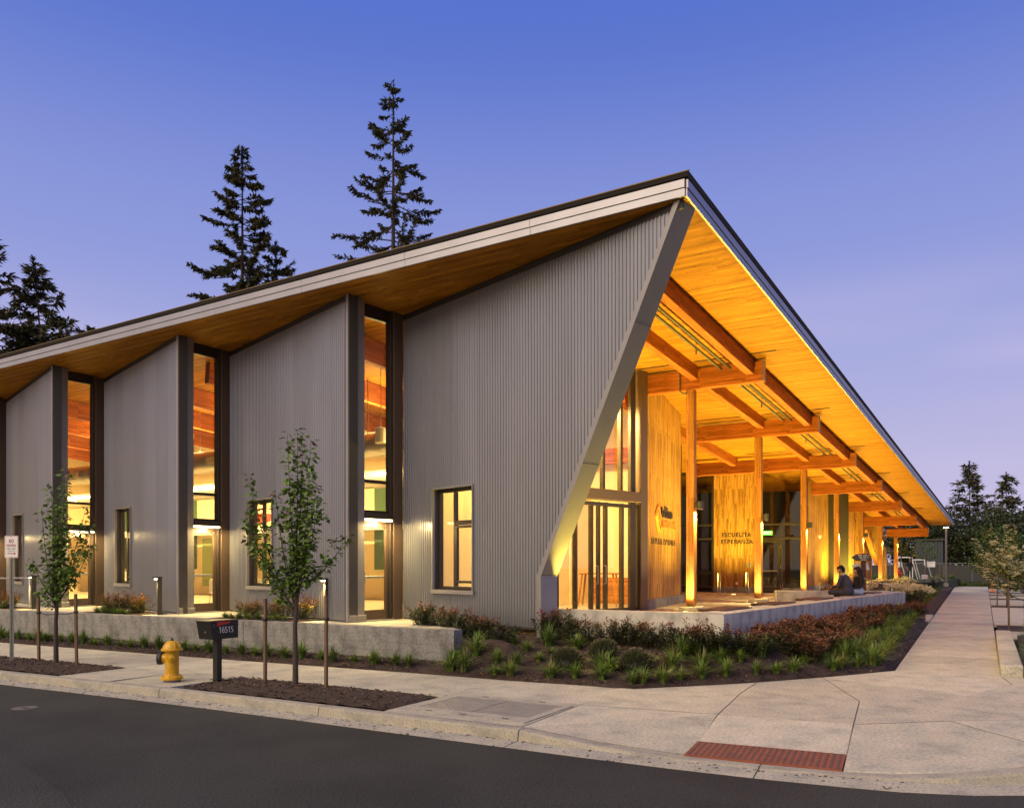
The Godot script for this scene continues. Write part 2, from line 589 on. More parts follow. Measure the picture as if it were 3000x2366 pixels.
var edge_s := [Vector2(-40, -9.4), Vector2(-22.2, -10.66), Vector2(-13.86, -11.28), Vector2(-9.68, -11.66), Vector2(-6.71, -11.82), Vector2(-5.5, -11.95), Vector2(-5.16, -12.3), Vector2(-4.19, -13.45), Vector2(-3.16, -15.05), Vector2(-2.23, -16.74), Vector2(-6.1, -81.0)]
var edge_w := [Vector2(-40, -10.85), Vector2(-24.47, -11.75), Vector2(-9.45, -12.75), Vector2(-11.6, -15.0), Vector2(-8.4, -14.25), Vector2(-8.54, -14.85), Vector2(-4.89, -14.98), Vector2(-3.84, -31.4), Vector2(-5.6, -34.0), Vector2(-8.3, -81.0)]
var kerb_line := [Vector2(-46, -5.4), Vector2(-34, -6.33), Vector2(-25, -7.0), Vector2(-20.5, -7.36), Vector2(-15.97, -7.70), Vector2(-14.2, -7.84), Vector2(-11.77, -8.03), Vector2(-9.97, -8.13), Vector2(-8.4, -8.19), Vector2(-6.79, -8.24), Vector2(-5.2, -8.30), Vector2(-4.2, -8.33), Vector2(-3.25, -8.38), Vector2(-2.4, -8.46), Vector2(-1.63, -8.58), Vector2(-1.15, -8.68), Vector2(-0.62, -8.90), Vector2(-0.1, -9.24), Vector2(0.5, -9.85), Vector2(1.1, -10.8), Vector2(1.5, -12.0), Vector2(1.7, -14.0), Vector2(1.8, -22.0)]


func seg_dist(p: Vector2, line: Array) -> float:
	var best := 1e9
	for i in line.size() - 1:
		var q := Geometry2D.get_closest_point_to_segment(p, line[i], line[i + 1])
		best = minf(best, p.distance_squared_to(q))
	return sqrt(best)


func side_of(p: Vector2, line: Array) -> float:   # above 0: on the left of the nearest piece (towards the building)
	var best := 1e9
	var s := 0.0
	for i in line.size() - 1:
		var q := Geometry2D.get_closest_point_to_segment(p, line[i], line[i + 1])
		var d := p.distance_squared_to(q)
		if d < best - 1e-6:
			best = d
			s = -((line[i + 1] - line[i]) as Vector2).cross(p - line[i])
	return s


func bed_height(x: float, z: float) -> float:
	var p := Vector2(x, z)
	if side_of(p, edge_s) < 0:
		return -0.26
	var a := seg_dist(p, edge_s)
	var b := seg_dist(p, edge_w)
	var top := lerpf(0.10, 0.52, smoothstep(-9.7, -8.6, x)) if z > -12.9 else lerpf(0.60, 0.52, smoothstep(-11.0, -9.2, x + 0.3 * (z + 13.0)))
	var t := a / maxf(a + b, 0.01)
	if side_of(p, edge_w) > 0: t = 1.0
	return 0.015 + (top - 0.015) * (t * 0.65 + 0.35 * smoothstep(0.0, 1.0, t)) + 0.012 * sin(x * 9.0 + z * 4.0) * sin(z * 7.3) * clampf(a * 4.0, 0, 1)


func pave_height(x: float, z: float) -> float:   # the corner ramp dips towards the road
	var across := smoothstep(-5.4, -3.4, x) * (1.0 - smoothstep(-1.5, 0.6, x))
	var front := -8.42 - 0.09 * maxf(0.0, x + 3.3)
	return -0.115 * across * clampf((z + 10.7) / (front + 10.7), 0.0, 1.0)


func slab_mesh(poly: Array, deep := 0.1, gap := 0.006, ramp := true) -> MB:   # a pavement panel seen from above as points (x, z), its edges tooled
	var m := MB.new()
	var p := PackedVector2Array(poly)
	var area := 0.0
	for i in p.size(): area += p[i].cross(p[(i + 1) % p.size()])
	if area > 0: p.reverse()
	var inner := Geometry2D.offset_polygon(p, -gap)
	if inner.is_empty(): return m
	p = inner[0]
	area = 0.0
	for i in p.size(): area += p[i].cross(p[(i + 1) % p.size()])
	if area > 0: p.reverse()
	var q: PackedVector2Array = p
	var off := Geometry2D.offset_polygon(p, -0.008)
	if off.size() == 1 and off[0].size() == p.size():
		q = off[0]
		area = 0.0
		for i in q.size(): area += q[i].cross(q[(i + 1) % q.size()])
		if area > 0: q.reverse()
		var k := 0
		for i in q.size():
			if q[i].distance_squared_to(p[0]) < q[k].distance_squared_to(p[0]): k = i
		var turned := PackedVector2Array()
		for i in q.size(): turned.append(q[(i + k) % q.size()])
		q = turned
	var h := func(a: Vector2, dy: float): return Vector3(a.x, (pave_height(a.x, a.y) if ramp else 0.0) + dy, a.y)
	var f := Geometry2D.triangulate_polygon(q)
	for i in range(0, f.size(), 3):
		var a := q[f[i]]
		var b := q[f[i + 1]]
		var d := q[f[i + 2]]
		if (b - a).cross(d - a) > 0:
			var x := b
			b = d
			d = x
		m.tri(h.call(a, 0.0), h.call(b, 0.0), h.call(d, 0.0))
	for i in p.size():
		var j := (i + 1) % p.size()
		if q != p: m.quad(h.call(p[i], -0.004), h.call(p[j], -0.004), h.call(q[j], 0.0), h.call(q[i], 0.0))
		m.quad(h.call(p[i], -deep), h.call(p[j], -deep), h.call(p[j], -0.004), h.call(p[i], -0.004))
	return m


func sheet(poly: Array, y: float) -> MB:
	var m := MB.new()
	var p := PackedVector2Array(poly)
	var f := Geometry2D.triangulate_polygon(p)
	for i in range(0, f.size(), 3):
		var a := p[f[i]]
		var b := p[f[i + 1]]
		var d := p[f[i + 2]]
		if (b - a).cross(d - a) > 0:
			var x := b
			b = d
			d = x
		m.tri(Vector3(a.x, y, a.y), Vector3(b.x, y, b.y), Vector3(d.x, y, d.y))
	return m


func ground() -> void:
	struct("ground", sheet([Vector2(-600, 400), Vector2(600, 400), Vector2(600, -600), Vector2(-600, -600)], -0.30), M.field)
	# the road: one sheet in front of the gutter, wide enough for the whole frame
	var road := [Vector2(-120, 30), Vector2(40, 30), Vector2(40, -60), Vector2(2.4, -60)]
	for i in range(kerb_line.size() - 1, -1, -1): road.append(kerb_line[i] + offset_of(kerb_line, i) * 0.30)
	road.append(Vector2(-120, 0.2))
	struct("road", sheet(road, -0.145), M.asphalt)
	# an older strip of paving on the near side of the road, and grit washed into the gutter
	struct("road_patch", sheet([Vector2(-60, -3.0), Vector2(-10.88, -4.77), Vector2(-9.31, -4.62), Vector2(-7.55, -4.18), Vector2(-6.22, -3.62), Vector2(-4.6, -2.6), Vector2(-2.0, 2.0), Vector2(-60, 2.0)], -0.141), M.asphalt_old)
	var gr := MultiMesh.new()
	gr.transform_format = MultiMesh.TRANSFORM_3D
	gr.use_colors = true
	gr.mesh = bx(Vector3(0.03, 0.004, 0.014)).mesh()
	gr.instance_count = 520
	var gg := RandomNumberGenerator.new()
	gg.seed = 8
	for i in 520:
		var gx := -20.0 + 19.2 * gg.randf()
		var gz := on_line(kerb_line, gx) + 0.02 + 0.34 * pow(gg.randf(), 2.2)
		gr.set_instance_transform(i, Transform3D(Basis.from_euler(Vector3(gg.randf_range(-0.2, 0.2), gg.randf() * TAU, 0)).scaled(Vector3.ONE * gg.randf_range(0.25, 1.3)), Vector3(gx, -0.128 - 0.014 * (gz - on_line(kerb_line, gx)) / 0.33 + 0.003, gz)))
		var gk := gg.randf_range(0.02, 0.14)
		gr.set_instance_color(i, Color(gk, gk * 0.75, gk * 0.5))
	var gi := MultiMeshInstance3D.new()
	gi.name = "gutter_grit"
	gi.multimesh = gr
	gi.material_override = M.chip
	add_child(gi)
	tag(gi, "leaf scraps and grit washed along the gutter", "grit", "", "stuff")
	# planting bed: an uneven sheet of bark mulch rising from the pavement to the walls
	var m := MB.new()
	var nx := 150
	var nz := 120
	var pts := []
	for j in nz + 1:
		var row := []
		for i in nx + 1:
			var x := -34.0 + 32.2 * i / nx
			var z := -9.3 - 26.5 * j / nz
			row.append(Vector3(x, bed_height(x, z), z))
		pts.append(row)
	for j in nz:
		for i in nx:
			m.quad(pts[j][i], pts[j][i + 1], pts[j + 1][i + 1], pts[j + 1][i])
	struct("planting_bed", m, M.mulch)
	var far := MB.new()
	for j in 30:
		for i in 8:
			var q := []
			for k in [Vector2(0, 0), Vector2(1, 0), Vector2(1, 1), Vector2(0, 1)]:
				var z: float = -35.0 - (j + k.y) * 1.6
				var l := -2.23 + 0.0601 * (z + 16.74)
				var x: float = lerpf(l - 0.02, -8.7, (i + k.x) / 8.0)
				q.append(Vector3(x, 0.02 + 0.45 * smoothstep(0.0, 3.0, l - x) + 0.12 * smoothstep(-45.0, -80.0, z), z))
			far.quad(q[0], q[1], q[2], q[3])
	struct("planting_bed", far, M.mulch)
	# bark chips lying on it
	var mm := MultiMesh.new()
	mm.transform_format = MultiMesh.TRANSFORM_3D
	mm.use_colors = true
	mm.mesh = bx(Vector3(0.034, 0.006, 0.010)).mesh()
	var where := []
	var r := RandomNumberGenerator.new()
	r.seed = 4
	while where.size() < 15000:
		var x := r.randf_range(-24.0, -2.4)
		var z := r.randf_range(-24.0, -10.6)
		var p := Vector2(x, z)
		if side_of(p, edge_s) > 0 and side_of(p, edge_w) < 0 and seg_dist(p, edge_s) > 0.03:
			where.append(Vector3(x, bed_height(x, z) + 0.006, z))
	for pit in pits():
		for k in 650:
			var u := r.randf()
			var w := r.randf()
			var p: Vector2 = pit[0].lerp(pit[1], u).lerp(pit[3].lerp(pit[2], u), w)
			where.append(Vector3(p.x, 0.006 + 0.05 * sin(u * PI) * sin(w * PI), p.y))
	mm.instance_count = where.size()
	for i in where.size():
		var b := Basis.from_euler(Vector3(r.randf_range(-0.5, 0.5), r.randf() * TAU, r.randf_range(-0.5, 0.5))).scaled(Vector3.ONE * r.randf_range(0.5, 1.9))
		mm.set_instance_transform(i, Transform3D(b, where[i]))
		var k := r.randf()
		var t := 0.02 + 0.20 * k * k * k
		mm.set_instance_color(i, Color(t, t * 0.66, t * 0.5))
	var chips := MultiMeshInstance3D.new()
	chips.name = "bark_chips"
	chips.multimesh = mm
	chips.material_override = M.chip
	add_child(chips)
	tag(chips, "brown bark chips scattered over the planting beds and tree pits", "bark mulch", "", "stuff")


func pits() -> Array:   # tree pits in the pavement: corner points (x, z)
	return [[Vector2(-19.4, -7.80), Vector2(-14.5, -8.14), Vector2(-14.75, -9.38), Vector2(-19.7, -9.05)], [Vector2(-11.62, -8.36), Vector2(-7.42, -8.56), Vector2(-7.6, -9.86), Vector2(-11.9, -9.66)]]


func offset_of(line: Array, i: int) -> Vector2:   # unit normal towards the road
	var d: Vector2 = (line[mini(i + 1, line.size() - 1)] - line[maxi(i - 1, 0)]).normalized()
	return Vector2(-d.y, d.x)


func pavement() -> void:
	# gutter pan and kerb, cut into lengths
	var gut := struct("gutter", MB.new(), M.gutter)
	var kerb := struct("kerb", MB.new(), M.kerb)
	var base := MB.new()
	var gbase := MB.new()
	var mats := [M.kerb, M.gutter]
	var acc := []
	var run := 0.0
	var piece := []
	for i in kerb_line.size():
		piece.append(i)
		if i + 1 < kerb_line.size(): run += kerb_line[i].distance_to(kerb_line[i + 1])
		if run > 2.6 or i == kerb_line.size() - 1:
			if i + 1 < kerb_line.size(): piece.append(i + 1)
			if piece.size() > 1: acc.append(piece)
			piece = []
			run = 0.0
			if i + 1 < kerb_line.size(): piece = []
	for g in acc:
		var k := MB.new()
		var u := MB.new()
		for q in g.size() - 1:
			var rows := []
			var grow := []
			for w in 2:
				var idx: int = g[q + w]
				var p: Vector2 = kerb_line[idx]
				var o := offset_of(kerb_line, idx)
				var t: Vector2 = Vector2(o.y, -o.x)
				if q + w == 0: p += t * -0.006 * -1.0
				if q + w == g.size() - 1: p -= t * 0.006
				var h := pave_height(p.x, p.y - 0.02)
				var low := minf(h - 0.012, -0.128)
				var r := []
				for c in [[-0.17, -0.2], [-0.17, h], [-0.045, h], [-0.018, h - 0.008], [-0.006, h - 0.026], [0.012, low], [0.016, -0.2]]:
					var e: Vector2 = p + o * c[0]
					r.append(Vector3(e.x, c[1], e.y))
				rows.append(r)
				var s := []
				for c in [[0.012, -0.128], [0.33, -0.142], [0.34, -0.2]]:
					var e: Vector2 = p + o * c[0]
					s.append(Vector3(e.x, c[1], e.y))
				grow.append(s)
			for c in 6: k.quad(rows[0][c], rows[0][c + 1], rows[1][c + 1], rows[1][c])
			for c in 2: u.quad(grow[0][c], grow[0][c + 1], grow[1][c + 1], grow[1][c])
		part(kerb, "kerb_length", k, M.kerb)
		part(gut, "gutter_length", u, M.gutter)
	base.box(Vector3(-20, -0.24, 5), Vector3(0.1, 0.02, 0.1))
	gbase.box(Vector3(-21, -0.24, 5), Vector3(0.1, 0.02, 0.1))
	kerb.mesh = base.mesh()
	gut.mesh = gbase.mesh()
	# street pavement: slabs between kerb and bed, around the tree pits
	var walk := struct("sidewalk", sheet([Vector2(-46, -6.0), Vector2(-5, -8.6), Vector2(1.2, -11), Vector2(1.4, -30), Vector2(-0.4, -16.9), Vector2(-4.3, -100), Vector2(-6.5, -100), Vector2(-2.3, -16.8), Vector2(-3.2, -15.1), Vector2(-5.5, -12), Vector2(-46, -9.0)], -0.19), M.rubber)
	var n := [0]
	var put := func(poly: Array):
		part(walk, "slab", slab_mesh(poly), M.slab[n[0] % 4])
		n[0] += 1
	var back := func(x: float): return on_line(edge_s, x)
	var mid := func(x: float): return lerpf(on_line(kerb_line, x) - 0.17, on_line(edge_s, x), 0.46)
	var kb := func(x: float): return on_line(kerb_line, x) - 0.172
	var xs := [-40.0, -36.5, -33.0, -29.5, -26.3, -23.0, -19.55, -16.9, -14.62, -13.25, -11.76, -9.7, -7.51, -5.4]
	for i in xs.size() - 1:
		var a: float = xs[i]
		var b: float = xs[i + 1]
		var za: float = mid.call(a)
		var zb: float = mid.call(b)
		var pit := -1
		if a > -19.6 and b < -14.6: pit = 0
		if a > -11.8 and b < -7.5: pit = 1
		if pit >= 0:
			var c: Array = pits()[pit]
			za = lerpf(c[3].y, c[2].y, (a - c[3].x) / (c[2].x - c[3].x)) - 0.012
			zb = lerpf(c[3].y, c[2].y, (b - c[3].x) / (c[2].x - c[3].x)) - 0.012
		put.call([Vector2(a, za), Vector2(b, zb), Vector2(b, back.call(b)), Vector2(a, back.call(a))])
		if pit < 0:
			var ka := a + (0.14 if i in [9, 12] else 0.0)
			var kz := b - (0.0 if i not in [8] else 0.0)
			if i == 12:   # the utility vault lies here
				put.call([Vector2(-5.4, mid.call(-5.4)), Vector2(-5.27, -8.50), Vector2(-5.4, kb.call(-5.4)), Vector2(-7.40, kb.call(-7.4)), Vector2(-7.42, -8.60), Vector2(-5.34, -8.68), Vector2(-5.44, -10.28), Vector2(-7.50, -10.20), Vector2(-7.51, za)])
			else:
				put.call([Vector2(ka, kb.call(ka)), Vector2(kz, kb.call(kz)), Vector2(kz, zb), Vector2(a, za)])
	# the corner: odd-shaped panels round the ramp
	put.call([Vector2(-5.27, -8.49), Vector2(-5.4, -10.28), Vector2(-3.54, -10.6)])
	put.call([Vector2(-5.27, -8.48), Vector2(-3.54, -10.6), Vector2(-3.28, -9.2), Vector2(-3.23, -8.56), Vector2(-4.2, -8.51)])
	put.call([Vector2(-5.4, -10.28), Vector2(-5.45, -11.95), Vector2(-5.16, -12.3), Vector2(-4.19, -13.45), Vector2(-3.95, -13.82), Vector2(-3.82, -12.48), Vector2(-3.54, -10.6)])
	put.call([Vector2(-3.54, -10.6), Vector2(-3.82, -12.48), Vector2(-3.95, -13.82), Vector2(-3.16, -15.05), Vector2(-2.15, -12.68), Vector2(-1.90, -10.8)])
	put.call([Vector2(-3.54, -10.6), Vector2(-1.90, -10.8), Vector2(-1.71, -9.36), Vector2(-3.30, -9.17)])
	put.call([Vector2(-1.90, -10.8), Vector2(-0.92, -11.69), Vector2(0.2, -10.4), Vector2(0.352, -9.985), Vector2(-0.2, -9.42), Vector2(-0.67, -9.06), Vector2(-1.2, -8.85), Vector2(-1.64, -8.745)])
	put.call([Vector2(-0.92, -11.69), Vector2(1.3, -13.4), Vector2(1.32, -12.0), Vector2(0.93, -10.9), Vector2(0.36, -10.0), Vector2(0.2, -10.4)])
	put.call([Vector2(-1.90, -10.8), Vector2(-2.15, -12.68), Vector2(-3.16, -15.05), Vector2(-2.3, -14.6), Vector2(-0.9, -14.04), Vector2(-0.1, -13.64), Vector2(1.3, -13.4), Vector2(-0.92, -11.69)])
	put.call([Vector2(-3.16, -15.05), Vector2(-2.23, -16.74), Vector2(-0.53, -16.84), Vector2(-0.34, -15.82), Vector2(-0.9, -14.04), Vector2(-2.3, -14.6)])
	put.call([Vector2(-0.53, -16.84), Vector2(-0.34, -15.82), Vector2(-0.9, -14.04), Vector2(-0.1, -13.64), Vector2(1.3, -13.4), Vector2(1.5, -16.8)])
	# the side pavement running away along the canopy
	var z := -16.80
	while z > -88.0:
		var l := 1.55 if z > -50 else 3.1
		var le := func(q: float): return -2.23 + 0.0601 * (q + 16.74)
		var re := func(q: float): return -0.53 + 0.0462 * (q + 16.84)
		put.call([Vector2(le.call(z), z), Vector2(re.call(z), z), Vector2(re.call(z - l), z - l), Vector2(le.call(z - l), z - l)])
		z -= l
	# right of it: slabs and strips of mulch with young trees
	for s in [[-31.9, -44.6], [-47.6, -54.8], [-58.0, -61.7], [-64.9, -68.0], [-71.0, -80.0]]:
		var ra: float = -0.53 + 0.0462 * (s[0] + 16.84) + 0.01
		var rb: float = -0.53 + 0.0462 * (s[1] + 16.84) + 0.01
		put.call([Vector2(ra, s[0]), Vector2(2.2, s[0]), Vector2(2.2, s[1]), Vector2(rb, s[1])])
	put.call([Vector2(-0.72, -25.9), Vector2(2.2, -25.9), Vector2(2.2, -28.6), Vector2(-1.06, -28.6)])
	struct("planting_bed", sheet([Vector2(-0.8, -25), Vector2(2.3, -25), Vector2(2.3, -82), Vector2(-3.6, -82)], -0.035), M.mulch)
	# path from the terrace to the side pavement
	var path := struct("path", sheet([Vector2(-6.0, -33.4), Vector2(-3.2, -30.5), Vector2(-3.25, -35), Vector2(-6, -36.5)], 0.03), M.gutter)
	for s in [[Vector2(-3.06, -31.0), Vector2(-3.36, -35.6), Vector2(-4.6, -35.8), Vector2(-3.86, -31.95)], [Vector2(-3.9, -32.0), Vector2(-4.62, -35.8), Vector2(-6.3, -36.6), Vector2(-6.3, -33.0)]]:
		var o := part(path, "slab", slab_mesh(s, 0.1, 0.006, false), M.slab[1])
		o.position.y = 0.06 if s[0].x > -3.5 else 0.40
	# terrace
	var ter := MB.new()
	var top := [Vector2(-46, -10.9), Vector2(-24.47, -12.05), Vector2(-9.6, -13.0), Vector2(-11.2, -15.4), Vector2(-8.2, -14.9), Vector2(-5.2, -15.3), Vector2(-4.35, -31.2), Vector2(-7.4, -33.5), Vector2(-7.4, -68), Vector2(-46, -68)]
	var flat := PackedVector2Array()
	for p in top: flat.append(Vector2(p.x, -p.y))
	ter.prism(flat, 0.0, FLOOR - 0.012, Transform3D(Basis(Vector3(1, 0, 0), Vector3(0, 0, -1), Vector3(0, 1, 0)), Vector3.ZERO))
	var terrace := struct("terrace", ter, M.gutter)
	var last := part(terrace, "slab", slab_mesh([Vector2(-11.3, -12.935), Vector2(-9.65, -13.045), Vector2(-11.15, -15.2), Vector2(-11.3, -15.6)], 0.01, 0.004, false), M.slab[2])
	last.position.y = FLOOR
	for i in 14:
		var a := -40.0 + i * 2.05
		var b := a + 2.05
		var f := func(x: float): return on_line([Vector2(-46, -10.9), Vector2(-24.47, -12.06), Vector2(-9.6, -13.02)], x)
		var s := part(terrace, "slab", slab_mesh([Vector2(a, f.call(a)), Vector2(b, f.call(b)), Vector2(b, -15.6), Vector2(a, -15.6)], 0.01, 0.004, false), M.slab[i % 4])
		s.position.y = FLOOR
	for j in 13:
		for i in 3:
			var za := -15.45 - j * 3.9
			var zb := za - 3.9
			var c := [[-5.15, -8.0], [-8.0, -10.6], [-10.6, -15.5]]
			var s := part(terrace, "slab", slab_mesh([Vector2(c[i][0] if j < 4 else minf(c[i][0], -7.45), za), Vector2(c[i][1], za), Vector2(c[i][1], zb), Vector2(c[i][0] if j < 4 else minf(c[i][0], -7.45), zb)], 0.01, 0.004, false), M.slab[(i + j) % 4])
			s.position.y = FLOOR
	# mulch in the two tree pits, mounded a little
	for c in pits():
		var m := MB.new()
		var g := []
		for j in 13:
			var row := []
			for i in 25:
				var u := i / 24.0
				var w := j / 12.0
				var p: Vector2 = c[0].lerp(c[1], u).lerp(c[3].lerp(c[2], u), w)
				row.append(Vector3(p.x, -0.015 + 0.055 * sqrt(sin(u * PI) * sin(w * PI)) + 0.012 * sin(i * 2.7 + j * 1.9), p.y))
			g.append(row)
		for j in 12:
			for i in 24: m.quad(g[j][i], g[j][i + 1], g[j + 1][i + 1], g[j + 1][i])
		struct("tree_pit", m, M.mulch)


func on_line(line: Array, x: float) -> float:
	for i in line.size() - 1:
		if x <= line[i + 1].x:
			return lerpf(line[i].y, line[i + 1].y, (x - line[i].x) / (line[i + 1].x - line[i].x))
	return line[-1].y


# ---------------------------------------------------------------- concrete walls

func wall_course(m: MB, t: Transform3D, l: float, y0: float, y1: float, thick: float, boards: int) -> void:   # board-formed wall: a fine lip at every board joint
	var h := (y1 - y0) / boards
	for i in boards:
		var set_back := [0.0, 0.0025, -0.002, 0.0015][i % 4] as float
		m.box(Vector3(l / 2, y0 + h * (i + 0.5), 0), Vector3(l - 0.012, h - (0.004 if i < boards - 1 else 0.0), thick + set_back), t)
	m.box(Vector3(l / 2, (y0 + y1) / 2 - 0.01, 0), Vector3(l - 0.03, y1 - y0 - 0.02, thick - 0.02), t)


func walls() -> void:
	var t := fr(Vector3(-9.45, 0, -12.90), Vector3(-15.02, 0, 1.0))   # runs left from its right end
	var w := thing("retaining_wall", "long low board-marked concrete wall along the street pavement behind hydrant and mailbox", "wall", Vector3(-9.45, 0, -12.9))
	var s := 0.0
	for l in [5.62, 7.2, 7.2, 7.2, 7.2]:
		var m := MB.new()
		wall_course(m, Transform3D(t.basis, t.origin - w.position) * Transform3D(Basis(), Vector3(s, 0, 0)), l, -0.05, 0.71, 0.3, 5)
		part(w, "wall_segment", m, M.concrete)
		s += l
	var p := thing("seat_wall", "low concrete seat wall bending round the corner of the lit entrance plaza", "wall", Vector3(-4.89, 0, -14.98))
	var runs := [[Vector3(-8.56, 0, -15.02), Vector3(-4.89, 0, -15.13), [3.67], 0.3], [Vector3(-4.89, 0, -14.98), Vector3(-3.84, 0, -31.4), [4.9, 7.6, 3.95], 0.62]]
	for r in runs:
		var tt := fr(r[0], r[1] - r[0])
		var at := 0.0
		for l in r[2]:
			var m := MB.new()
			wall_course(m, Transform3D(tt.basis, tt.origin - p.position) * Transform3D(Basis(), Vector3(at, 0, -r[3] / 2 if r[3] > 0.5 else 0.0)), l, 0.1, 1.05, r[3], 4)
			part(p, "wall_segment", m, M.seat_concrete)
			at += l
	var e := thing("end_wall", "short concrete wall closing the far end of the plaza behind the seated pair", "wall", Vector3(-7.71, 0.4, -29.1))
	var te := fr(Vector3(-7.71, 0, -29.25), Vector3(3.35, 0, -2.05))
	var me := MB.new()
	wall_course(me, Transform3D(te.basis, te.origin - e.position), 3.9, 0.4, 1.08, 0.3, 3)
	part(e, "wall_segment", me, M.seat_concrete)
	# timber seats let into the inner side of the seat wall
	var d := Vector3(1.05, 0, -16.42).normalized()
	var inward := Vector3(-d.z, 0, d.x) * -1.0
	if inward.x > 0: inward = -inward
	var words := ["nearest of the dark timber benches set into the seat wall, by the wall's corner", "second dark timber bench from the seat wall's corner", "third dark timber bench from the seat wall's corner, short of the seated man", "dark timber bench on the seat wall that the man sits on", "farthest dark timber bench on the seat wall, just past the seated woman"]
	var i := 0
	for at in [1.0, 4.0, 7.3, 11.0, 13.3]:
		var c: Vector3 = Vector3(-4.89, 0.99, -14.98) + d * (at + 0.75) + inward * 0.66
		var b := thing("wall_bench", words[i], "bench", c, atan2(-d.z, d.x), "timber benches on the seat wall")
		for k in 6:
			part(b, "slat", bx(Vector3(1.5 if i < 4 else 1.1, 0.06, 0.085), 0.006), M.bench, Transform3D(Basis(), Vector3(0, 0.06, -0.25 + k * 0.1)))
		part(b, "bracket", bx(Vector3(0.05, 0.09, 0.55)), M.dark_grey, Transform3D(Basis(), Vector3(-0.5, -0.02, 0)))
		part(b, "bracket", bx(Vector3(0.05, 0.09, 0.55)), M.dark_grey, Transform3D(Basis(), Vector3(0.5, -0.02, 0)))
		i += 1


# ---------------------------------------------------------------- the building

var house: Node3D


func soff(z: float) -> float:
	return 8.19 + 0.0645 * (z + 13.3)


func ribbed(t: Transform3D, l: float, win: Array, slant: bool, from: int, to: int) -> MB:   # trapezoid ribs, cut round the window and along the slanted edge
	var m := MB.new()
	var pitch := 0.0855
	var prof := [Vector2(0.0, 0.0), Vector2(0.30, 0.0), Vector2(0.40, 1.0), Vector2(0.78, 1.0), Vector2(0.88, 0.0), Vector2(1.0, 0.0)]
	var count := int(l / pitch)
	for i in range(from, mini(to, count)):
		var s0 := i * pitch
		for j in 5:
			var a: float = s0 + prof[j].x * pitch
			var b: float = s0 + prof[j + 1].x * pitch
			var za: float = prof[j].y * 0.019
			var zb: float = prof[j + 1].y * 0.019
			var lo := [FLOOR + 0.04, FLOOR + 0.04]
			if slant:
				lo = [lo[0] if a < 4.70 else 1.74 + (a - 4.70) / 0.523, lo[0] if b < 4.70 else 1.74 + (b - 4.70) / 0.523]
			var ta := soff((t * Vector3(a, 0, 0)).z) - 0.14
			var tb := soff((t * Vector3(b, 0, 0)).z) - 0.14
			var spans := [[lo[0], lo[1], ta, tb]]
			if b > win[0] and a < win[1]:
				spans = [[lo[0], lo[1], win[2], win[2]], [win[3], win[3], ta, tb]]
			for q in spans:
				if q[2] > q[0] + 0.01 or q[3] > q[1] + 0.01:
					m.quad(t * Vector3(a, q[0], za), t * Vector3(b, q[1], zb), t * Vector3(b, q[3], zb), t * Vector3(a, q[2], za))
	return m


func framed_window(t: Transform3D, w: float, h: float) -> void:   # t: lower left corner of the opening on the wall face
	var rv := MB.new()
	rv.box(Vector3(w / 2, -0.045, -0.08), Vector3(w + 0.12, 0.09, 0.26))
	rv.box(Vector3(w / 2, h + 0.015, -0.09), Vector3(w + 0.06, 0.03, 0.24))
	for x in [-0.015, w + 0.015]: rv.box(Vector3(x, h / 2 + 0.001, -0.09), Vector3(0.028, h - 0.002, 0.25))
	var win := part(house, "window", rv, M.flashing, t)
	var f := MB.new()
	var z := -0.19
	for x in [0.04, w * 0.42, w - 0.04]: f.bevel_box(Vector3(x, h / 2, z), Vector3(0.08, h, 0.09), 0.008)
	for y in [0.04, h - 0.04]: f.bevel_box(Vector3(w / 2, y, z), Vector3(w - 0.02, 0.078, 0.086), 0.008)
	var x0 := w * 0.42 + 0.04
	var x1 := w - 0.08
	f.bevel_box(Vector3((x0 + x1) / 2, h * 0.66, z), Vector3(x1 - x0, 0.1, 0.084), 0.008)
	for x in [x0 + 0.03, x1 - 0.03]: f.bevel_box(Vector3(x, h * 0.35, z + 0.02), Vector3(0.06, h * 0.56, 0.07), 0.008)
	for y in [h * 0.08, h * 0.62]: f.bevel_box(Vector3((x0 + x1) / 2, y, z + 0.02), Vector3(x1 - x0, 0.058, 0.068), 0.008)
	part(win, "frame", f, M.bronze)
	part(win, "pane", bx(Vector3(w * 0.36, h - 0.1, 0.012)), M.glass, Transform3D(Basis(), Vector3(w * 0.23, h / 2, z)))
	part(win, "pane", bx(Vector3(x1 - x0, h * 0.27, 0.012)), M.glass, Transform3D(Basis(), Vector3((x0 + x1) / 2, h * 0.82, z)))
	part(win, "pane", bx(Vector3(x1 - x0 - 0.06, h * 0.52, 0.012)), M.glass, Transform3D(Basis(), Vector3((x0 + x1) / 2, h * 0.35, z)))


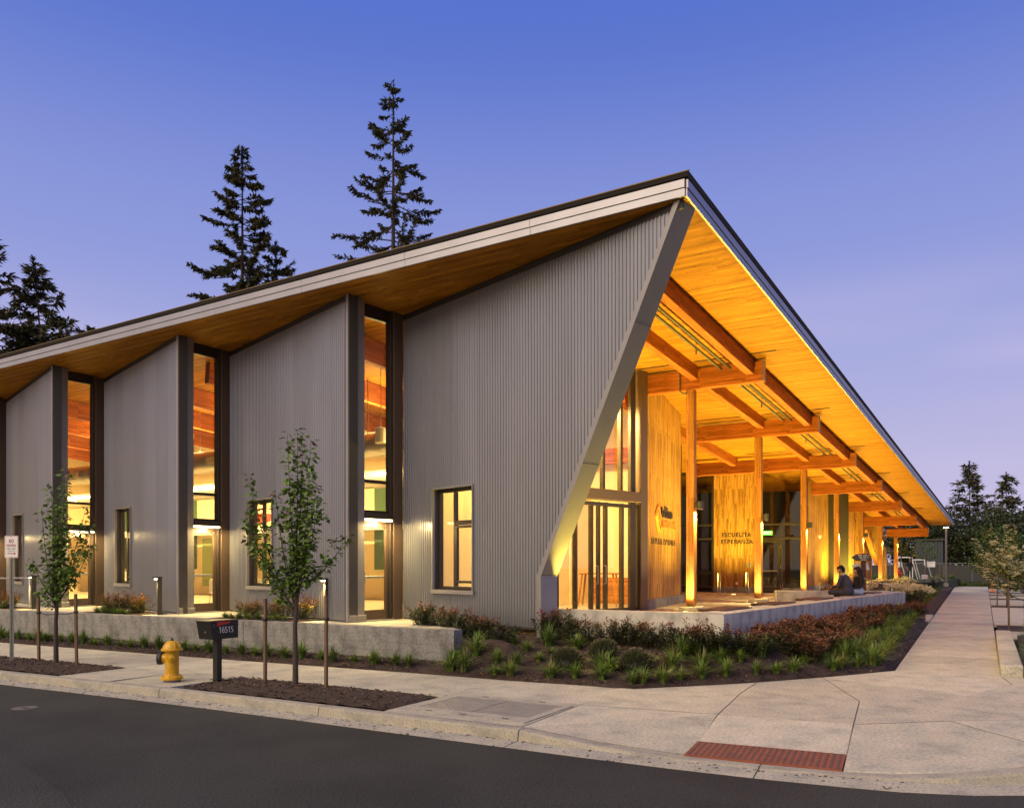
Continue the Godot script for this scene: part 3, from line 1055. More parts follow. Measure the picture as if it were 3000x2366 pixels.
func glazed_strip(r: Vector3, l: Vector3) -> void:   # the short side of one tooth: metal return, tall glazing over a lit door
	var t := fr(r, l - r)
	var top := soff(r.z - 0.9) - 0.01
	var ret := MB.new()
	ret.bevel_box(Vector3(0.235, (FLOOR + soff(r.z - 0.2)) / 2, -0.06), Vector3(0.47, soff(r.z - 0.2) - FLOOR - 0.01, 0.12), 0.012)
	var ro := part(house, "wall_return", ret, M.flashing, t)
	part(ro, "plinth", bx(Vector3(0.5, 0.16, 0.10), 0.01), M.flashing, Transform3D(Basis(), Vector3(0.25, FLOOR + 0.08, -0.02)))
	for y in [3.95, 6.2]: part(ro, "joint", bx(Vector3(0.472, 0.006, 0.004)), M.dark_grey, Transform3D(Basis(), Vector3(0.235, y, 0.001)))
	part(house, "jamb_panel", bx(Vector3(0.3, top - FLOOR, 0.1), 0.01), M.brown_metal, t * Transform3D(Basis(), Vector3(1.515, (FLOOR + top) / 2, -0.05)))
	var f := MB.new()
	f.bevel_box(Vector3(0.475, (FLOOR + top) / 2, -0.16), Vector3(0.03, top - FLOOR, 0.12), 0.006)
	f.bevel_box(Vector3(1.315, (FLOOR + top) / 2, -0.12), Vector3(0.06, top - FLOOR, 0.18), 0.008)
	for y in [3.94, 3.22]: f.bevel_box(Vector3(0.89, y, -0.16), Vector3(0.80, 0.075, 0.11), 0.008)
	f.bevel_box(Vector3(0.89, top - 0.15, -0.16), Vector3(0.80, 0.3, 0.115), 0.008)
	var st := part(house, "glazing_frame", f, M.bronze, t)
	part(st, "pane", bx(Vector3(0.80, 0.66, 0.014)), M.glass, Transform3D(Basis(), Vector3(0.89, 3.58, -0.16)))
	part(st, "pane", bx(Vector3(0.80, top - 0.3 - 3.98, 0.014)), M.glass, Transform3D(Basis(), Vector3(0.89, (top - 0.3 + 3.98) / 2, -0.16)))
	var hd := part(house, "door_header", bx(Vector3(0.84, 0.14, 0.22), 0.008), M.bronze, t * Transform3D(Basis(), Vector3(0.90, 3.12, -0.06)))
	part(hd, "light_strip", bx(Vector3(0.80, 0.045, 0.09)), glow(Color(1.0, 0.9, 0.66), 9.0), Transform3D(Basis(), Vector3(0, -0.094, 0.04)))
	area_light(t * Vector3(0.90, 2.99, -0.02), Vector3(0, -1, 0) + t.basis.z * 0.05, Vector2(0.8, 0.06), 17.0, Color(1.0, 0.86, 0.56))
	var d := MB.new()
	for s in [0.525, 1.245]: d.bevel_box(Vector3(s, 1.815, -0.15), Vector3(0.08, 2.28, 0.06), 0.006)
	d.bevel_box(Vector3(0.885, 2.90, -0.15), Vector3(0.64, 0.11, 0.056), 0.006)
	d.bevel_box(Vector3(0.885, 0.79, -0.15), Vector3(0.64, 0.23, 0.056), 0.006)
	var door := part(house, "door", d, M.brown_metal, t)
	part(door, "pane", bx(Vector3(0.64, 1.94, 0.012)), M.glass, Transform3D(Basis(), Vector3(0.885, 1.875, -0.15)))
	part(door, "push_bar", bx(Vector3(0.66, 0.06, 0.05), 0.012), M.steel, Transform3D(Basis(), Vector3(0.885, 1.68, -0.205)))
	part(door, "threshold", bx(Vector3(0.86, 0.025, 0.3), 0.004), M.steel, Transform3D(Basis(), Vector3(0.90, FLOOR + 0.013, -0.08)))
	part(door, "transom", bx(Vector3(0.8, 0.10, 0.08)), M.brown_metal, Transform3D(Basis(), Vector3(0.89, 3.005, -0.16)))
	part(door, "handle", bx(Vector3(0.025, 0.28, 0.05), 0.008), M.steel, Transform3D(Basis(), Vector3(0.53, 1.68, -0.08)))


func planked(called: String, a: Vector3, b: Vector3, y0: float, top: Callable, board: float, sd: int, plinth := true) -> MeshInstance3D:   # boards stand upright side by side on a backing
	var t := fr(a, b - a)
	var l := a.distance_to(b)
	var yt: float = top.call(a)
	var yb: float = top.call(b)
	var back := MB.new()
	back.prism(PackedVector2Array([Vector2(0, y0), Vector2(l, y0), Vector2(l, yb), Vector2(0, yt)]), -0.2, -0.022)
	var w := part(house, called, back, M.beam, t)
	var n := roundi(l / board)
	var r := RandomNumberGenerator.new()
	r.seed = sd
	for i in n:
		var s := (i + 0.5) * l / n
		var h := lerpf(yt, yb, s / l) - y0
		var up := Transform3D(Basis(Vector3(0, 1, 0), Vector3(-1, 0, 0), Vector3(0, 0, 1)), Vector3(s, y0 + h / 2, -0.012 + r.randf_range(-0.0015, 0.0015)))
		part(w, "board", bx(Vector3(h, l / n - 0.004, 0.022), 0.0025), M.wall_wood[r.randi() % 5], up)
	if plinth:
		part(house, "plinth", bx(Vector3(l + 0.06, y0 - FLOOR, 0.16), 0.008), M.concrete, t * Transform3D(Basis(), Vector3(l / 2, (y0 + FLOOR) / 2, 0.0)))
	return w


func building() -> void:
	house = thing("community_building", "long grey ribbed-metal building with sawtooth walls and a lit timber canopy", "building")
	var teeth := [[Vector3(-13.02, 0, -15.5), Vector3(-5.08, 0, -13.38)], [Vector3(-19.43, 0, -15.5), Vector3(-13.24, 0, -13.85)], [Vector3(-25.63, 0, -15.5), Vector3(-19.44, 0, -13.85)], [Vector3(-31.83, 0, -15.5), Vector3(-25.65, 0, -13.85)], [Vector3(-38.0, 0, -15.5), Vector3(-31.86, 0, -13.85)]]
	for i in teeth.size():
		var a: Vector3 = teeth[i][0]
		var b: Vector3 = teeth[i][1]
		var t := fr(a, b - a)
		var l := a.distance_to(b)
		var win := [1.26, 2.68, 1.40, 3.71]
		for k in 10:
			var sheet_mesh := ribbed(t, l - (0.0 if i == 0 else 0.09), win, i == 0, k * 11, k * 11 + 11)
			if sheet_mesh.v.size(): part(house, "ribbed_sheet", sheet_mesh, M.cladding[(k * 3 + i) % 4], Transform3D(Basis(), t.basis.z * (0.0012 * (k % 2))))
		var core := MB.new()
		var end := 4.70 if i == 0 else l
		var ya := soff(a.z) - 0.02
		var yb := soff(b.z) - 0.02
		core.prism(PackedVector2Array([Vector2(0, FLOOR), Vector2(win[0], FLOOR), Vector2(win[0], lerpf(ya, yb, win[0] / l)), Vector2(0, ya)]), -0.24, -0.004)
		core.prism(PackedVector2Array([Vector2(win[0], FLOOR), Vector2(win[1], FLOOR), Vector2(win[1], win[2]), Vector2(win[0], win[2])]), -0.24, -0.004)
		core.prism(PackedVector2Array([Vector2(win[0], win[3]), Vector2(win[1], win[3]), Vector2(win[1], lerpf(ya, yb, win[1] / l)), Vector2(win[0], lerpf(ya, yb, win[0] / l))]), -0.24, -0.004)
		if i == 0:
			core.prism(PackedVector2Array([Vector2(win[1], FLOOR), Vector2(4.72, FLOOR), Vector2(4.72, 1.74), Vector2(8.02, 8.02), Vector2(8.1, yb - 0.02), Vector2(win[1], lerpf(ya, yb, win[1] / l))]), -0.24, -0.004)
		else:
			core.prism(PackedVector2Array([Vector2(win[1], FLOOR), Vector2(end, FLOOR), Vector2(end, yb), Vector2(win[1], lerpf(ya, yb, win[1] / l))]), -0.24, -0.004)
			part(house, "corner_trim", bx(Vector3(0.09, soff(b.z) - FLOOR - 0.02, 0.045), 0.006), M.flashing, t * Transform3D(Basis(), Vector3(l - 0.045, (FLOOR + soff(b.z)) / 2, 0.006)))
		part(house, "wall", core, M.dark_grey, t)
		var trim := MB.new()
		trim.hexa([t * Vector3(0, ya - 0.13, 0.0), t * Vector3(l, yb - 0.13, 0.0), t * Vector3(l, yb - 0.13, -0.05), t * Vector3(0, ya - 0.13, -0.05), t * Vector3(0, ya + 0.01, 0.0), t * Vector3(l, yb + 0.01, 0.0), t * Vector3(l, yb + 0.01, -0.05), t * Vector3(0, ya + 0.01, -0.05)])
		for p in range(0, trim.v.size()): trim.v[p] += t.basis.z * 0.006
		part(house, "top_trim", trim, M.roof_edge)
		framed_window(t * Transform3D(Basis(), Vector3(win[0], win[2], 0.03)), win[1] - win[0], win[3] - win[2])
		if i + 1 < teeth.size(): glazed_strip(teeth[i + 1][1], teeth[i][0])
	# the slanted end frame of the first wall
	var t0 := fr(teeth[0][0], teeth[0][1] - teeth[0][0])
	var lean := MB.new()
	var h1 := soff(-13.4) - 0.01
	lean.prism(PackedVector2Array([Vector2(4.71, 0.45), Vector2(4.83, 0.45), Vector2(4.83, 1.74), Vector2(4.83 + (h1 - 1.74) * 0.523, h1), Vector2(4.71 + (h1 - 1.74) * 0.523, h1), Vector2(4.71, 1.76)]), -0.42, 0.05, t0)
	var le := part(house, "slanted_end_frame", lean, M.flashing)
	for y in [1.76, 3.9, 6.3]:
		var s: float = 4.832 + (y - 1.74) * 0.523
		part(le, "joint", bx(Vector3(0.004, 0.008, 0.46)), M.dark_grey, t0 * Transform3D(Basis(), Vector3(s, y, -0.185)))
	# roof: soffit, deck, two-step fascia, drip edge
	var x0 := -50.0
	var x1 := -5.0
	var z0 := -13.30
	var z1 := -65.6
	var so := MB.new()
	so.hexa([Vector3(x0, soff(z0), z0), Vector3(x1, soff(z0), z0), Vector3(x1, soff(z1), z1), Vector3(x0, soff(z1), z1), Vector3(x0, soff(z0) + 0.12, z0), Vector3(x1, soff(z0) + 0.12, z0), Vector3(x1, soff(z1) + 0.12, z1), Vector3(x0, soff(z1) + 0.12, z1)])
	var roof := part(house, "soffit", so, M.soffit)
	var deck := MB.new()
	var e := 0.05
	deck.hexa([Vector3(x0, soff(z0) + 0.30, z0 + e), Vector3(x1 + e, soff(z0) + 0.30, z0 + e), Vector3(x1 + e, soff(z1) + 0.30, z1), Vector3(x0, soff(z1) + 0.30, z1), Vector3(x0, soff(z0) + 0.36, z0 + e + 0.04), Vector3(x1 + e + 0.04, soff(z0) + 0.36, z0 + e + 0.04), Vector3(x1 + e + 0.04, soff(z1) + 0.36, z1), Vector3(x0, soff(z1) + 0.36, z1)])
	part(house, "roof", deck, M.roof_edge)
	part(house, "drip_edge", bx(Vector3(x1 - x0 + 0.1, 0.018, 0.02)), M.drip, Transform3D(Basis(), Vector3((x0 + x1) / 2 + 0.05, soff(z0) + 0.372, z0 + 0.09)))
	# left fascia in sheets with fine joints
	var xa := x1
	while xa > x0 + 1:
		var w := 3.05
		for q in [[0.0, 0.135, 0.03], [0.143, 0.285, 0.045]]:
			part(house, "fascia", bx(Vector3(w - 0.006, q[1] - q[0], 0.04), 0.003), M.fascia, Transform3D(Basis(), Vector3(xa - w / 2 + 0.0, soff(z0) + (q[0] + q[1]) / 2 - 0.012, z0 + q[2] - 0.02)))
		xa -= w
	var za := z0
	while za > z1 + 0.5:
		var w := minf(3.05, za - z1)
		for q in [[0.0, 0.135, 0.03], [0.143, 0.285, 0.045]]:
			var f := MB.new()
			var p := []
			for y in q.slice(0, 2):
				for k in [Vector2(x1 + q[2] - 0.04, za - 0.003), Vector2(x1 + q[2], za - 0.003), Vector2(x1 + q[2], za - w + 0.003), Vector2(x1 + q[2] - 0.04, za - w + 0.003)]:
					p.append(Vector3(k.x, soff(k.y) + y - 0.012, k.y))
			f.hexa(p)
			part(house, "fascia", f, M.fascia)
		za -= w
	part(house, "end_fascia", bx(Vector3(7.0, 0.30, 0.04)), M.fascia, Transform3D(Basis(), Vector3(-8.4, soff(z1) + 0.145, z1 - 0.03)))
	# entrance glazing behind the slanted frame
	var g0 := Vector3(-10.69, 0, -18.95)
	var tg := fr(g0, Vector3(0.257, 0, -0.966))
	var gl := MB.new()
	for s in [0.0, 0.72, 1.36, 1.66, 1.96, 2.66, 3.34]: gl.bevel_box(Vector3(s, (FLOOR + 3.72) / 2, 0), Vector3(0.07 if s != 1.66 else 0.05, 3.72 - FLOOR, 0.14), 0.006)
	for s in [-0.75]: gl.bevel_box(Vector3(s, (FLOOR + 7.6) / 2, 0), Vector3(0.07, 7.6 - FLOOR, 0.14), 0.006)
	for y in [FLOOR + 0.05, 3.66]: gl.bevel_box(Vector3(1.29, y, 0), Vector3(4.1, 0.1, 0.13), 0.006)
	for s in [0.05, 1.0, 1.84, 2.60]: gl.bevel_box(Vector3(s, (3.9 + 7.6) / 2, 0), Vector3(0.09, 7.6 - 3.9, 0.14), 0.006)
	var eg := part(house, "entrance_glazing", gl, M.bronze, tg)
	part(eg, "transom_panel", bx(Vector3(4.3, 0.30, 0.26), 0.01), M.brown_metal, Transform3D(Basis(), Vector3(1.19, 3.92, 0.06)))
	part(eg, "jamb_panel", bx(Vector3(0.22, 7.1, 0.12), 0.01), M.bronze, Transform3D(Basis(), Vector3(3.1, FLOOR + 3.55, 0.02)))
	part(eg, "jamb_panel", bx(Vector3(0.30, 7.1, 0.22), 0.01), M.brown_metal, Transform3D(Basis(), Vector3(3.50, FLOOR + 3.55, 0.06)))
	for q in [[-0.72, -0.03], [0.04, 0.68], [0.76, 1.32], [1.40, 1.63], [1.69, 1.92], [2.0, 2.62], [2.70, 3.0]]:
		part(eg, "pane", bx(Vector3(q[1] - q[0], 2.9, 0.014)), M.glass, Transform3D(Basis(), Vector3((q[0] + q[1]) / 2, 2.16, 0)))
	for q in [[-0.7, 0.0], [0.1, 0.95], [1.05, 1.79], [1.89, 2.55], [2.65, 3.0]]:
		part(eg, "pane", bx(Vector3(q[1] - q[0], 3.4, 0.014)), M.glass, Transform3D(Basis(), Vector3((q[0] + q[1]) / 2, 5.82, 0)))
	for s in [1.50, 1.84]:
		var hm := MB.new()
		hm.tube([Vector3(s, 1.45, 0.07), Vector3(s, 1.45, 0.14), Vector3(s, 1.95, 0.14), Vector3(s, 1.95, 0.07)], [0.014, 0.014, 0.014, 0.014], 8)
		part(eg, "handle", hm, M.steel)
	# timber walls of the plaza side
	var top := func(p: Vector3): return soff(p.z) - 0.02
	planked("timber_wall", Vector3(-9.72, 0, -22.45), Vector3(-10.55, 0, -27.6), FLOOR + 0.285, top, 0.135, 5)
	var e_x := Vector3(0.98, 0, -0.197)
	var te := fr(Vector3(-15.6, 0, -38.71), e_x)
	planked("timber_wall", te * Vector3(2.36, 0, 0), te * Vector3(4.32, 0, 0), FLOOR + 0.26, top, 0.14, 6)
	planked("timber_wall", Vector3(-9.55, 0, -42.3), Vector3(-9.58, 0, -48.2), FLOOR + 0.3, top, 0.16, 7)
	planked("timber_wall", Vector3(-9.5, 0, -50.9), Vector3(-9.5, 0, -54.2), FLOOR + 0.3, top, 0.16, 8)
	planked("timber_wall", Vector3(-10.1, 0, -54.2), Vector3(-10.1, 0, -64.6), FLOOR + 0.3, top, 0.22, 9)
	# glazing between them
	var eframe := MB.new()
	var zt := 6.5
	for s in [0.02, 1.50, 2.31]: eframe.bevel_box(Vector3(s, (FLOOR + zt) / 2, 0), Vector3(0.09, zt - FLOOR, 0.12), 0.006)
	for s in [4.37, 5.50, 6.42]: eframe.bevel_box(Vector3(s, (FLOOR + zt) / 2 if s != 5.50 else (FLOOR + 3.92) / 2, 0), Vector3(0.09, (zt if s != 5.50 else 3.92) - FLOOR, 0.12), 0.006)
	for y in [3.92, 3.25, 1.6, 0.92]: eframe.bevel_box(Vector3(1.17, y, 0), Vector3(2.3, 0.08, 0.11), 0.006)
	for y in [3.92, 3.25]: eframe.bevel_box(Vector3(5.4, y, 0), Vector3(2.05, 0.09, 0.11), 0.006)
	for y in [zt - 0.03]:
		eframe.bevel_box(Vector3(1.17, y, 0), Vector3(2.3, 0.12, 0.11), 0.006)
		eframe.bevel_box(Vector3(5.4, y, 0), Vector3(2.05, 0.12, 0.11), 0.006)
	var ef := part(house, "hall_glazing", eframe, M.bronze, te)
	for q in [[0.06, 1.46], [1.54, 2.27]]:
		for y in [[0.96, 1.56], [1.64, 3.21], [3.29, 3.88], [3.96, zt - 0.1]]:
			part(ef, "pane", bx(Vector3(q[1] - q[0], y[1] - y[0], 0.014)), M.glass, Transform3D(Basis(), Vector3((q[0] + q[1]) / 2, (y[0] + y[1]) / 2, 0)))
	part(ef, "pane", bx(Vector3(1.96, zt - 4.06, 0.014)), M.glass, Transform3D(Basis(), Vector3(5.4, (zt + 3.86) / 2, 0)))
	part(ef, "pane", bx(Vector3(0.84, 3.2, 0.014)), M.glass, Transform3D(Basis(), Vector3(5.96, 2.28, 0)))
	part(ef, "pane", bx(Vector3(1.04, 0.58, 0.014)), M.glass, Transform3D(Basis(), Vector3(4.93, 3.58, 0)))
	part(ef, "sill", bx(Vector3(0.95, 0.26, 0.14), 0.008), M.concrete, Transform3D(Basis(), Vector3(5.98, FLOOR + 0.13, 0)))
	part(ef, "lintel", bx(Vector3(7.2, 0.9, 0.16)), M.bronze, Transform3D(Basis(), Vector3(3.3, zt + 0.46, -0.12)))
	var dm := MB.new()
	for s in [4.50, 5.38]: dm.bevel_box(Vector3(s, 1.94, 0.02), Vector3(0.14, 2.52, 0.06), 0.006)
	for y in [0.80, 3.12]: dm.bevel_box(Vector3(4.94, y, 0.02), Vector3(0.74, 0.24 if y < 1 else 0.14, 0.056), 0.006)
	var door := part(house, "door", dm, M.bronze, te)
	part(door, "pane", bx(Vector3(0.74, 2.14, 0.014)), M.glass, Transform3D(Basis(), Vector3(4.94, 1.98, 0.02)))
	part(door, "push_bar", bx(Vector3(0.76, 0.07, 0.05), 0.012), M.steel, Transform3D(Basis(), Vector3(4.94, 1.70, 0.0)))
	for y in [0.95, 1.9, 2.85]: part(door, "hinge", bx(Vector3(0.025, 0.16, 0.03), 0.006), M.brass, Transform3D(Basis(), Vector3(5.46, y, 0.06)))
	# glass wall from the first timber wall back to the hall, and beside the third
	for q in [[Vector3(-10.62, 0, -27.7), Vector3(-15.55, 0, -38.7), 6.2], [Vector3(-9.62, 0, -48.3), Vector3(-9.6, 0, -50.7), 5.3], [Vector3(-9.25, 0, -40.02), Vector3(-9.6, 0, -42.2), 6.2]]:
		var tq := fr(q[0], q[1] - q[0])
		var l: float = (q[0] as Vector3).distance_to(q[1])
		var m := MB.new()
		var n := maxi(1, roundi(l / 1.5))
		for i in n + 1: m.bevel_box(Vector3(l * i / n, (FLOOR + q[2]) / 2, 0), Vector3(0.08, q[2] - FLOOR, 0.12), 0.006)
		for y in [FLOOR + 0.06, 3.3, q[2] - 0.05]: m.bevel_box(Vector3(l / 2, y, 0), Vector3(l, 0.09, 0.11), 0.006)
		m.box(Vector3(l / 2, q[2] + 0.6, -0.1), Vector3(l, 1.2, 0.1))
		var o := part(house, "side_glazing", m, M.bronze, tq)
		for i in n: part(o, "pane", bx(Vector3(l / n - 0.08, q[2] - FLOOR - 0.15, 0.014)), M.glass, Transform3D(Basis(), Vector3(l * (i + 0.5) / n, (FLOOR + q[2]) / 2, 0)))
	part(house, "downspout", bx(Vector3(0.28, 5.6, 0.34), 0.02), M.brown_metal, Transform3D(Basis(), Vector3(-9.42, FLOOR + 2.8, -50.75)))
	# slatted screens with notched lower edges
	var scr := part(house, "slatted_screen", bx(Vector3(0.08, 0.2, 10.4)), M.post, Transform3D(Basis(), Vector3(-9.42, 4.85, -59.4)))
	scr.rotation.x = 0.0645
	var zig := [Vector2(-54.2, 1.9), Vector2(-56.6, 4.3), Vector2(-57.4, 4.5), Vector2(-62.4, 2.2), Vector2(-62.9, 2.0), Vector2(-64.6, 3.4)]
	for i in 40:
		var z := -54.35 - i * 0.26
		var yb := 2.0
		for k in 5:
			if z <= zig[k].x and z >= zig[k + 1].x: yb = lerpf(zig[k].y, zig[k + 1].y, (z - zig[k].x) / (zig[k + 1].x - zig[k].x))
		var yt := soff(z) - 0.03
		if yt - yb < 0.3: continue
		part(scr, "slat", bx(Vector3(yt - yb, 0.06, 0.16)), M.wall_wood[i % 5], scr.transform.affine_inverse() * Transform3D(Basis(Vector3(0, 1, 0), Vector3(0, 0, 1), Vector3(1, 0, 0)), Vector3(-9.4, (yt + yb) / 2, z)))
	for k in [0, 2]:
		var a := Vector3(-9.44, zig[k].y - 0.12, zig[k].x)
		var b := Vector3(-9.44, zig[k + 1].y - 0.12, zig[k + 1].x)
		part(house, "screen_rail", bx(Vector3(a.distance_to(b), 0.22, 0.3)), M.post, along(a, b))
	part(house, "timber_fin", bx(Vector3(2.6, 0.5, 0.3)), M.wall_wood[0], Transform3D(Basis(Vector3(0, 1, 0), Vector3(0, 0, 1), Vector3(1, 0, 0)), Vector3(-9.3, 1.95, -64.6)))


func canopy() -> void:
	var bottoms := [6.96, 6.50, 6.01, 5.49, 4.98, 4.47, 3.96]
	var lefts := [-9.8, -10.75, -13.4, -9.5, -9.35, -9.35, -8.95]
	for k in 7:
		var z := -22.62 - 6.76 * k
		var l: float = -6.27 - lefts[k]
		var b := part(house, "beam", bx(Vector3(l, 0.565, 0.22), 0.012), M.beam, Transform3D(Basis(), Vector3(-6.27 - l / 2, bottoms[k] + 0.285, z)))
		part(b, "end_plate", bx(Vector3(0.012, 0.56, 0.23), 0.002), M.flashing, Transform3D(Basis(), Vector3(l / 2 + 0.006, 0, 0)))
		var h: float = bottoms[k] - FLOOR - 0.16
		var up := Transform3D(Basis(Vector3(0, 1, 0), Vector3(-1, 0, 0), Vector3(0, 0, 1)), Vector3(-8.33, FLOOR + 0.16 + h / 2, z))
		var col := part(house, "column", bx(Vector3(h, 0.235, 0.235), 0.014), M.post, up)
		part(col, "shoe", bx(Vector3(0.04, 0.17, 0.17)), M.dark_grey, Transform3D(Basis(), Vector3(-h / 2 - 0.01, 0, 0)))
		var ped := part(house, "pedestal", bx(Vector3(0.58, 0.14, 0.58), 0.02), M.slab[2], Transform3D(Basis(), Vector3(-8.33, FLOOR + 0.07, z)))
		ped.name = "pedestal"
		# up-light sunk in the paving before the pedestal
		var g := thing("ground_light", "round light sunk in the paving at the foot of canopy column, %s" % ["nearest the street", "second from the street", "third from the street", "fourth from the street", "fifth from the street", "sixth from the street", "farthest from the street"][k], "ground light", Vector3(-8.33 + 0.02, FLOOR, z + 0.50), 0.0, "ground lights at the canopy columns")
		var rim := MB.new()
		rim.lathe([Vector2(0.11, 0.0), Vector2(0.11, 0.012), Vector2(0.085, 0.014)], 20)
		part(g, "rim", rim, M.steel)
		var lens := MB.new()
		lens.lathe([Vector2(0.085, 0.008), Vector2(0.07, 0.012), Vector2(0.0, 0.014)], 20)
		part(g, "lens", lens, glow(Color(1.0, 0.86, 0.55), 8.0))
		spot(Vector3(-8.31, FLOOR + 0.03, z + 0.50), Vector3(0.06, 1, 0.06), 62.0, 0.5 * pow(soff(z) - FLOOR, 2.0), SOFT, 0.08, 0.8)
		# sconce on the street-facing side of the column
		var s := thing("wall_sconce", "dark box sconce shining down on canopy column, %s" % ["nearest the street", "second from the street", "third from the street", "fourth from the street", "fifth from the street", "sixth from the street", "farthest from the street"][k], "sconce", Vector3(-8.2125, 3.55, z), 0.0, "sconces on the canopy columns")
		part(s, "arm", bx(Vector3(0.06, 0.16, 0.09), 0.004), M.dark_grey, Transform3D(Basis(), Vector3(0.03, 0.12, 0)))
		var can := MB.new()
		can.lathe([Vector2(0.075, 0.02), Vector2(0.085, 0.0), Vector2(0.085, 0.23), Vector2(0.0, 0.23)], 18)
		part(s, "housing", can, M.dark_grey, Transform3D(Basis(), Vector3(0.145, 0, 0)))
		var disc := MB.new()
		disc.lathe([Vector2(0.0, 0.012), Vector2(0.074, 0.014)], 18)
		part(s, "lamp_lens", disc, glow(Color(1.0, 0.86, 0.55), 14.0), Transform3D(Basis(), Vector3(0.145, 0.0, 0)))
		spot(Vector3(-8.2125 + 0.145, 3.54, z), Vector3(-0.22, -1, 0), 60.0, 24.0, SOFT, 0.06, 0.9)
	# added unseen lights in the paving between the columns and along the inner walls, brightening soffit and walls
	var gw := ["added round light in the paving by the guard rails under the two-line lettering", "added round light in the plaza paving between the first and second columns", "added round light in the plaza paving between the second and third columns", "added round light in the paving between the third and fourth columns", "added round light in the paving between the fourth and fifth columns", "added round light in the paving between the fifth and sixth columns", "added round light in the paving between the sixth and last columns", "added round light in the paving right of the entrance glazing"]
	var gp := [Vector3(-11.6, FLOOR, -36.9), Vector3(-7.6, FLOOR, -26.0), Vector3(-7.6, FLOOR, -32.6), Vector3(-8.2, FLOOR, -39.4), Vector3(-8.2, FLOOR, -46.2), Vector3(-8.2, FLOOR, -52.9), Vector3(-8.2, FLOOR, -59.7), Vector3(-7.4, FLOOR, -18.3)]
	for k in gp.size():
		var g := thing("ground_light", gw[k], "ground light", gp[k], 0.0, "added ground lights between the canopy columns")
		var lens := MB.new()
		lens.lathe([Vector2(0.09, 0.0), Vector2(0.09, 0.010), Vector2(0.06, 0.012), Vector2(0.0, 0.012)], 16)
		part(g, "lens", lens, glow(Color(1.0, 0.86, 0.55), 6.0))
		spot(gp[k] + Vector3(0, 0.03, 0), Vector3(0.05, 1, 0), 76.0, 2.65 * pow(soff(gp[k].z) - FLOOR, 2.0), WARM, 0.08, 0.9)
	var fl := thing("ground_light", "round light in the paving washing the foot of the slanted metal end frame", "ground light", Vector3(-7.15, FLOOR, -15.45))
	var fm := MB.new()
	fm.lathe([Vector2(0.09, 0.0), Vector2(0.09, 0.010), Vector2(0.06, 0.012), Vector2(0.0, 0.012)], 16)
	part(fl, "lens", fm, glow(Color(1.0, 0.86, 0.55), 6.0))
	spot(fl.position + Vector3(0, 0.03, 0), Vector3(-0.25, 1, 0.3), 56.0, 22.0, WARM, 0.08, 1.0)
	# purlins along the roof slope
	var dirn := Vector3(0, 0.0645, 1).normalized()
	for q in [[-6.62, 0.43, -14.2, -65.4], [-8.21, 0.38, -17.2, -65.2], [-11.3, 0.38, -18.5, -36.2]]:
		var a := Vector3(q[0], soff(q[2]) - q[1] / 2, q[2])
		var b := Vector3(q[0], soff(q[3]) - q[1] / 2, q[3])
		part(house, "purlin", bx(Vector3(a.distance_to(b), q[1], 0.22), 0.012), M.beam, along(a, b))
	for k in 7:
		var z := -22.05 - 6.7 * k
		for q in [[-6.5, -5.8], [-8.05, -6.74], [-10.6, -8.35]]:
			part(house, "cover_strip", bx(Vector3(q[1] - q[0], 0.02, 0.07)), M.bench, Transform3D(Basis(), Vector3((q[0] + q[1]) / 2, soff(z) - 0.012, z)))
	# fire sprinkler pipes under the soffit
	var pipes := thing("sprinkler_pipes", "pair of dark sprinkler pipes hung under the canopy soffit", "pipes", Vector3(-7.3, 6, -30))
	for x in [-7.42, -7.18]:
		var m := MB.new()
		m.tube([Vector3(x, soff(-16.2) - 0.17, -16.2) - pipes.position, Vector3(x, soff(-58) - 0.17, -58.0) - pipes.position], [0.035, 0.035], 8)
		part(pipes, "pipe", m, M.dark_grey)
	for i in 14:
		var z := -17.5 - i * 3.0
		var m := MB.new()
		m.tube([Vector3(-7.42, soff(z), z) - pipes.position, Vector3(-7.42, soff(z) - 0.14, z) - pipes.position], [0.008, 0.008], 6)
		m.tube([Vector3(-7.42, soff(z) - 0.2, z) - pipes.position, Vector3(-7.42, soff(z) - 0.33, z) - pipes.position], [0.018, 0.022], 6)
		part(pipes, "hanger", m, M.dark_grey)
	var cd := MB.new()
	cd.tube([Vector3(-8.62, 7.6, -22.48), Vector3(-8.62, 6.94, -22.48), Vector3(-8.5, 6.86, -22.48), Vector3(-8.4, 6.86, -22.48)], [0.022, 0.022, 0.022, 0.022], 8)
	part(house, "conduit", cd, M.dark_grey)
	# up-lights against the third timber wall
	var i := 0
	for z in [-45.6, -47.2]:
		var g := thing("ground_light", ["round light in the paving grazing the timber wall beside the glass door, nearer one", "round light in the paving grazing the timber wall beside the glass door, farther one"][i], "ground light", Vector3(-9.25, FLOOR, z), 0.0, "ground lights at the timber wall")
		var lens := MB.new()
		lens.lathe([Vector2(0.11, 0.0), Vector2(0.11, 0.012), Vector2(0.07, 0.012), Vector2(0.0, 0.014)], 16)
		part(g, "lens", lens, glow(Color(1.0, 0.86, 0.55), 8.0))
		spot(Vector3(-9.25, FLOOR + 0.04, z), Vector3(-0.10, 1, 0), 30.0, 6.0, SOFT, 0.05, 1.0)
		i += 1


# ---------------------------------------------------------------- rooms seen through the glass

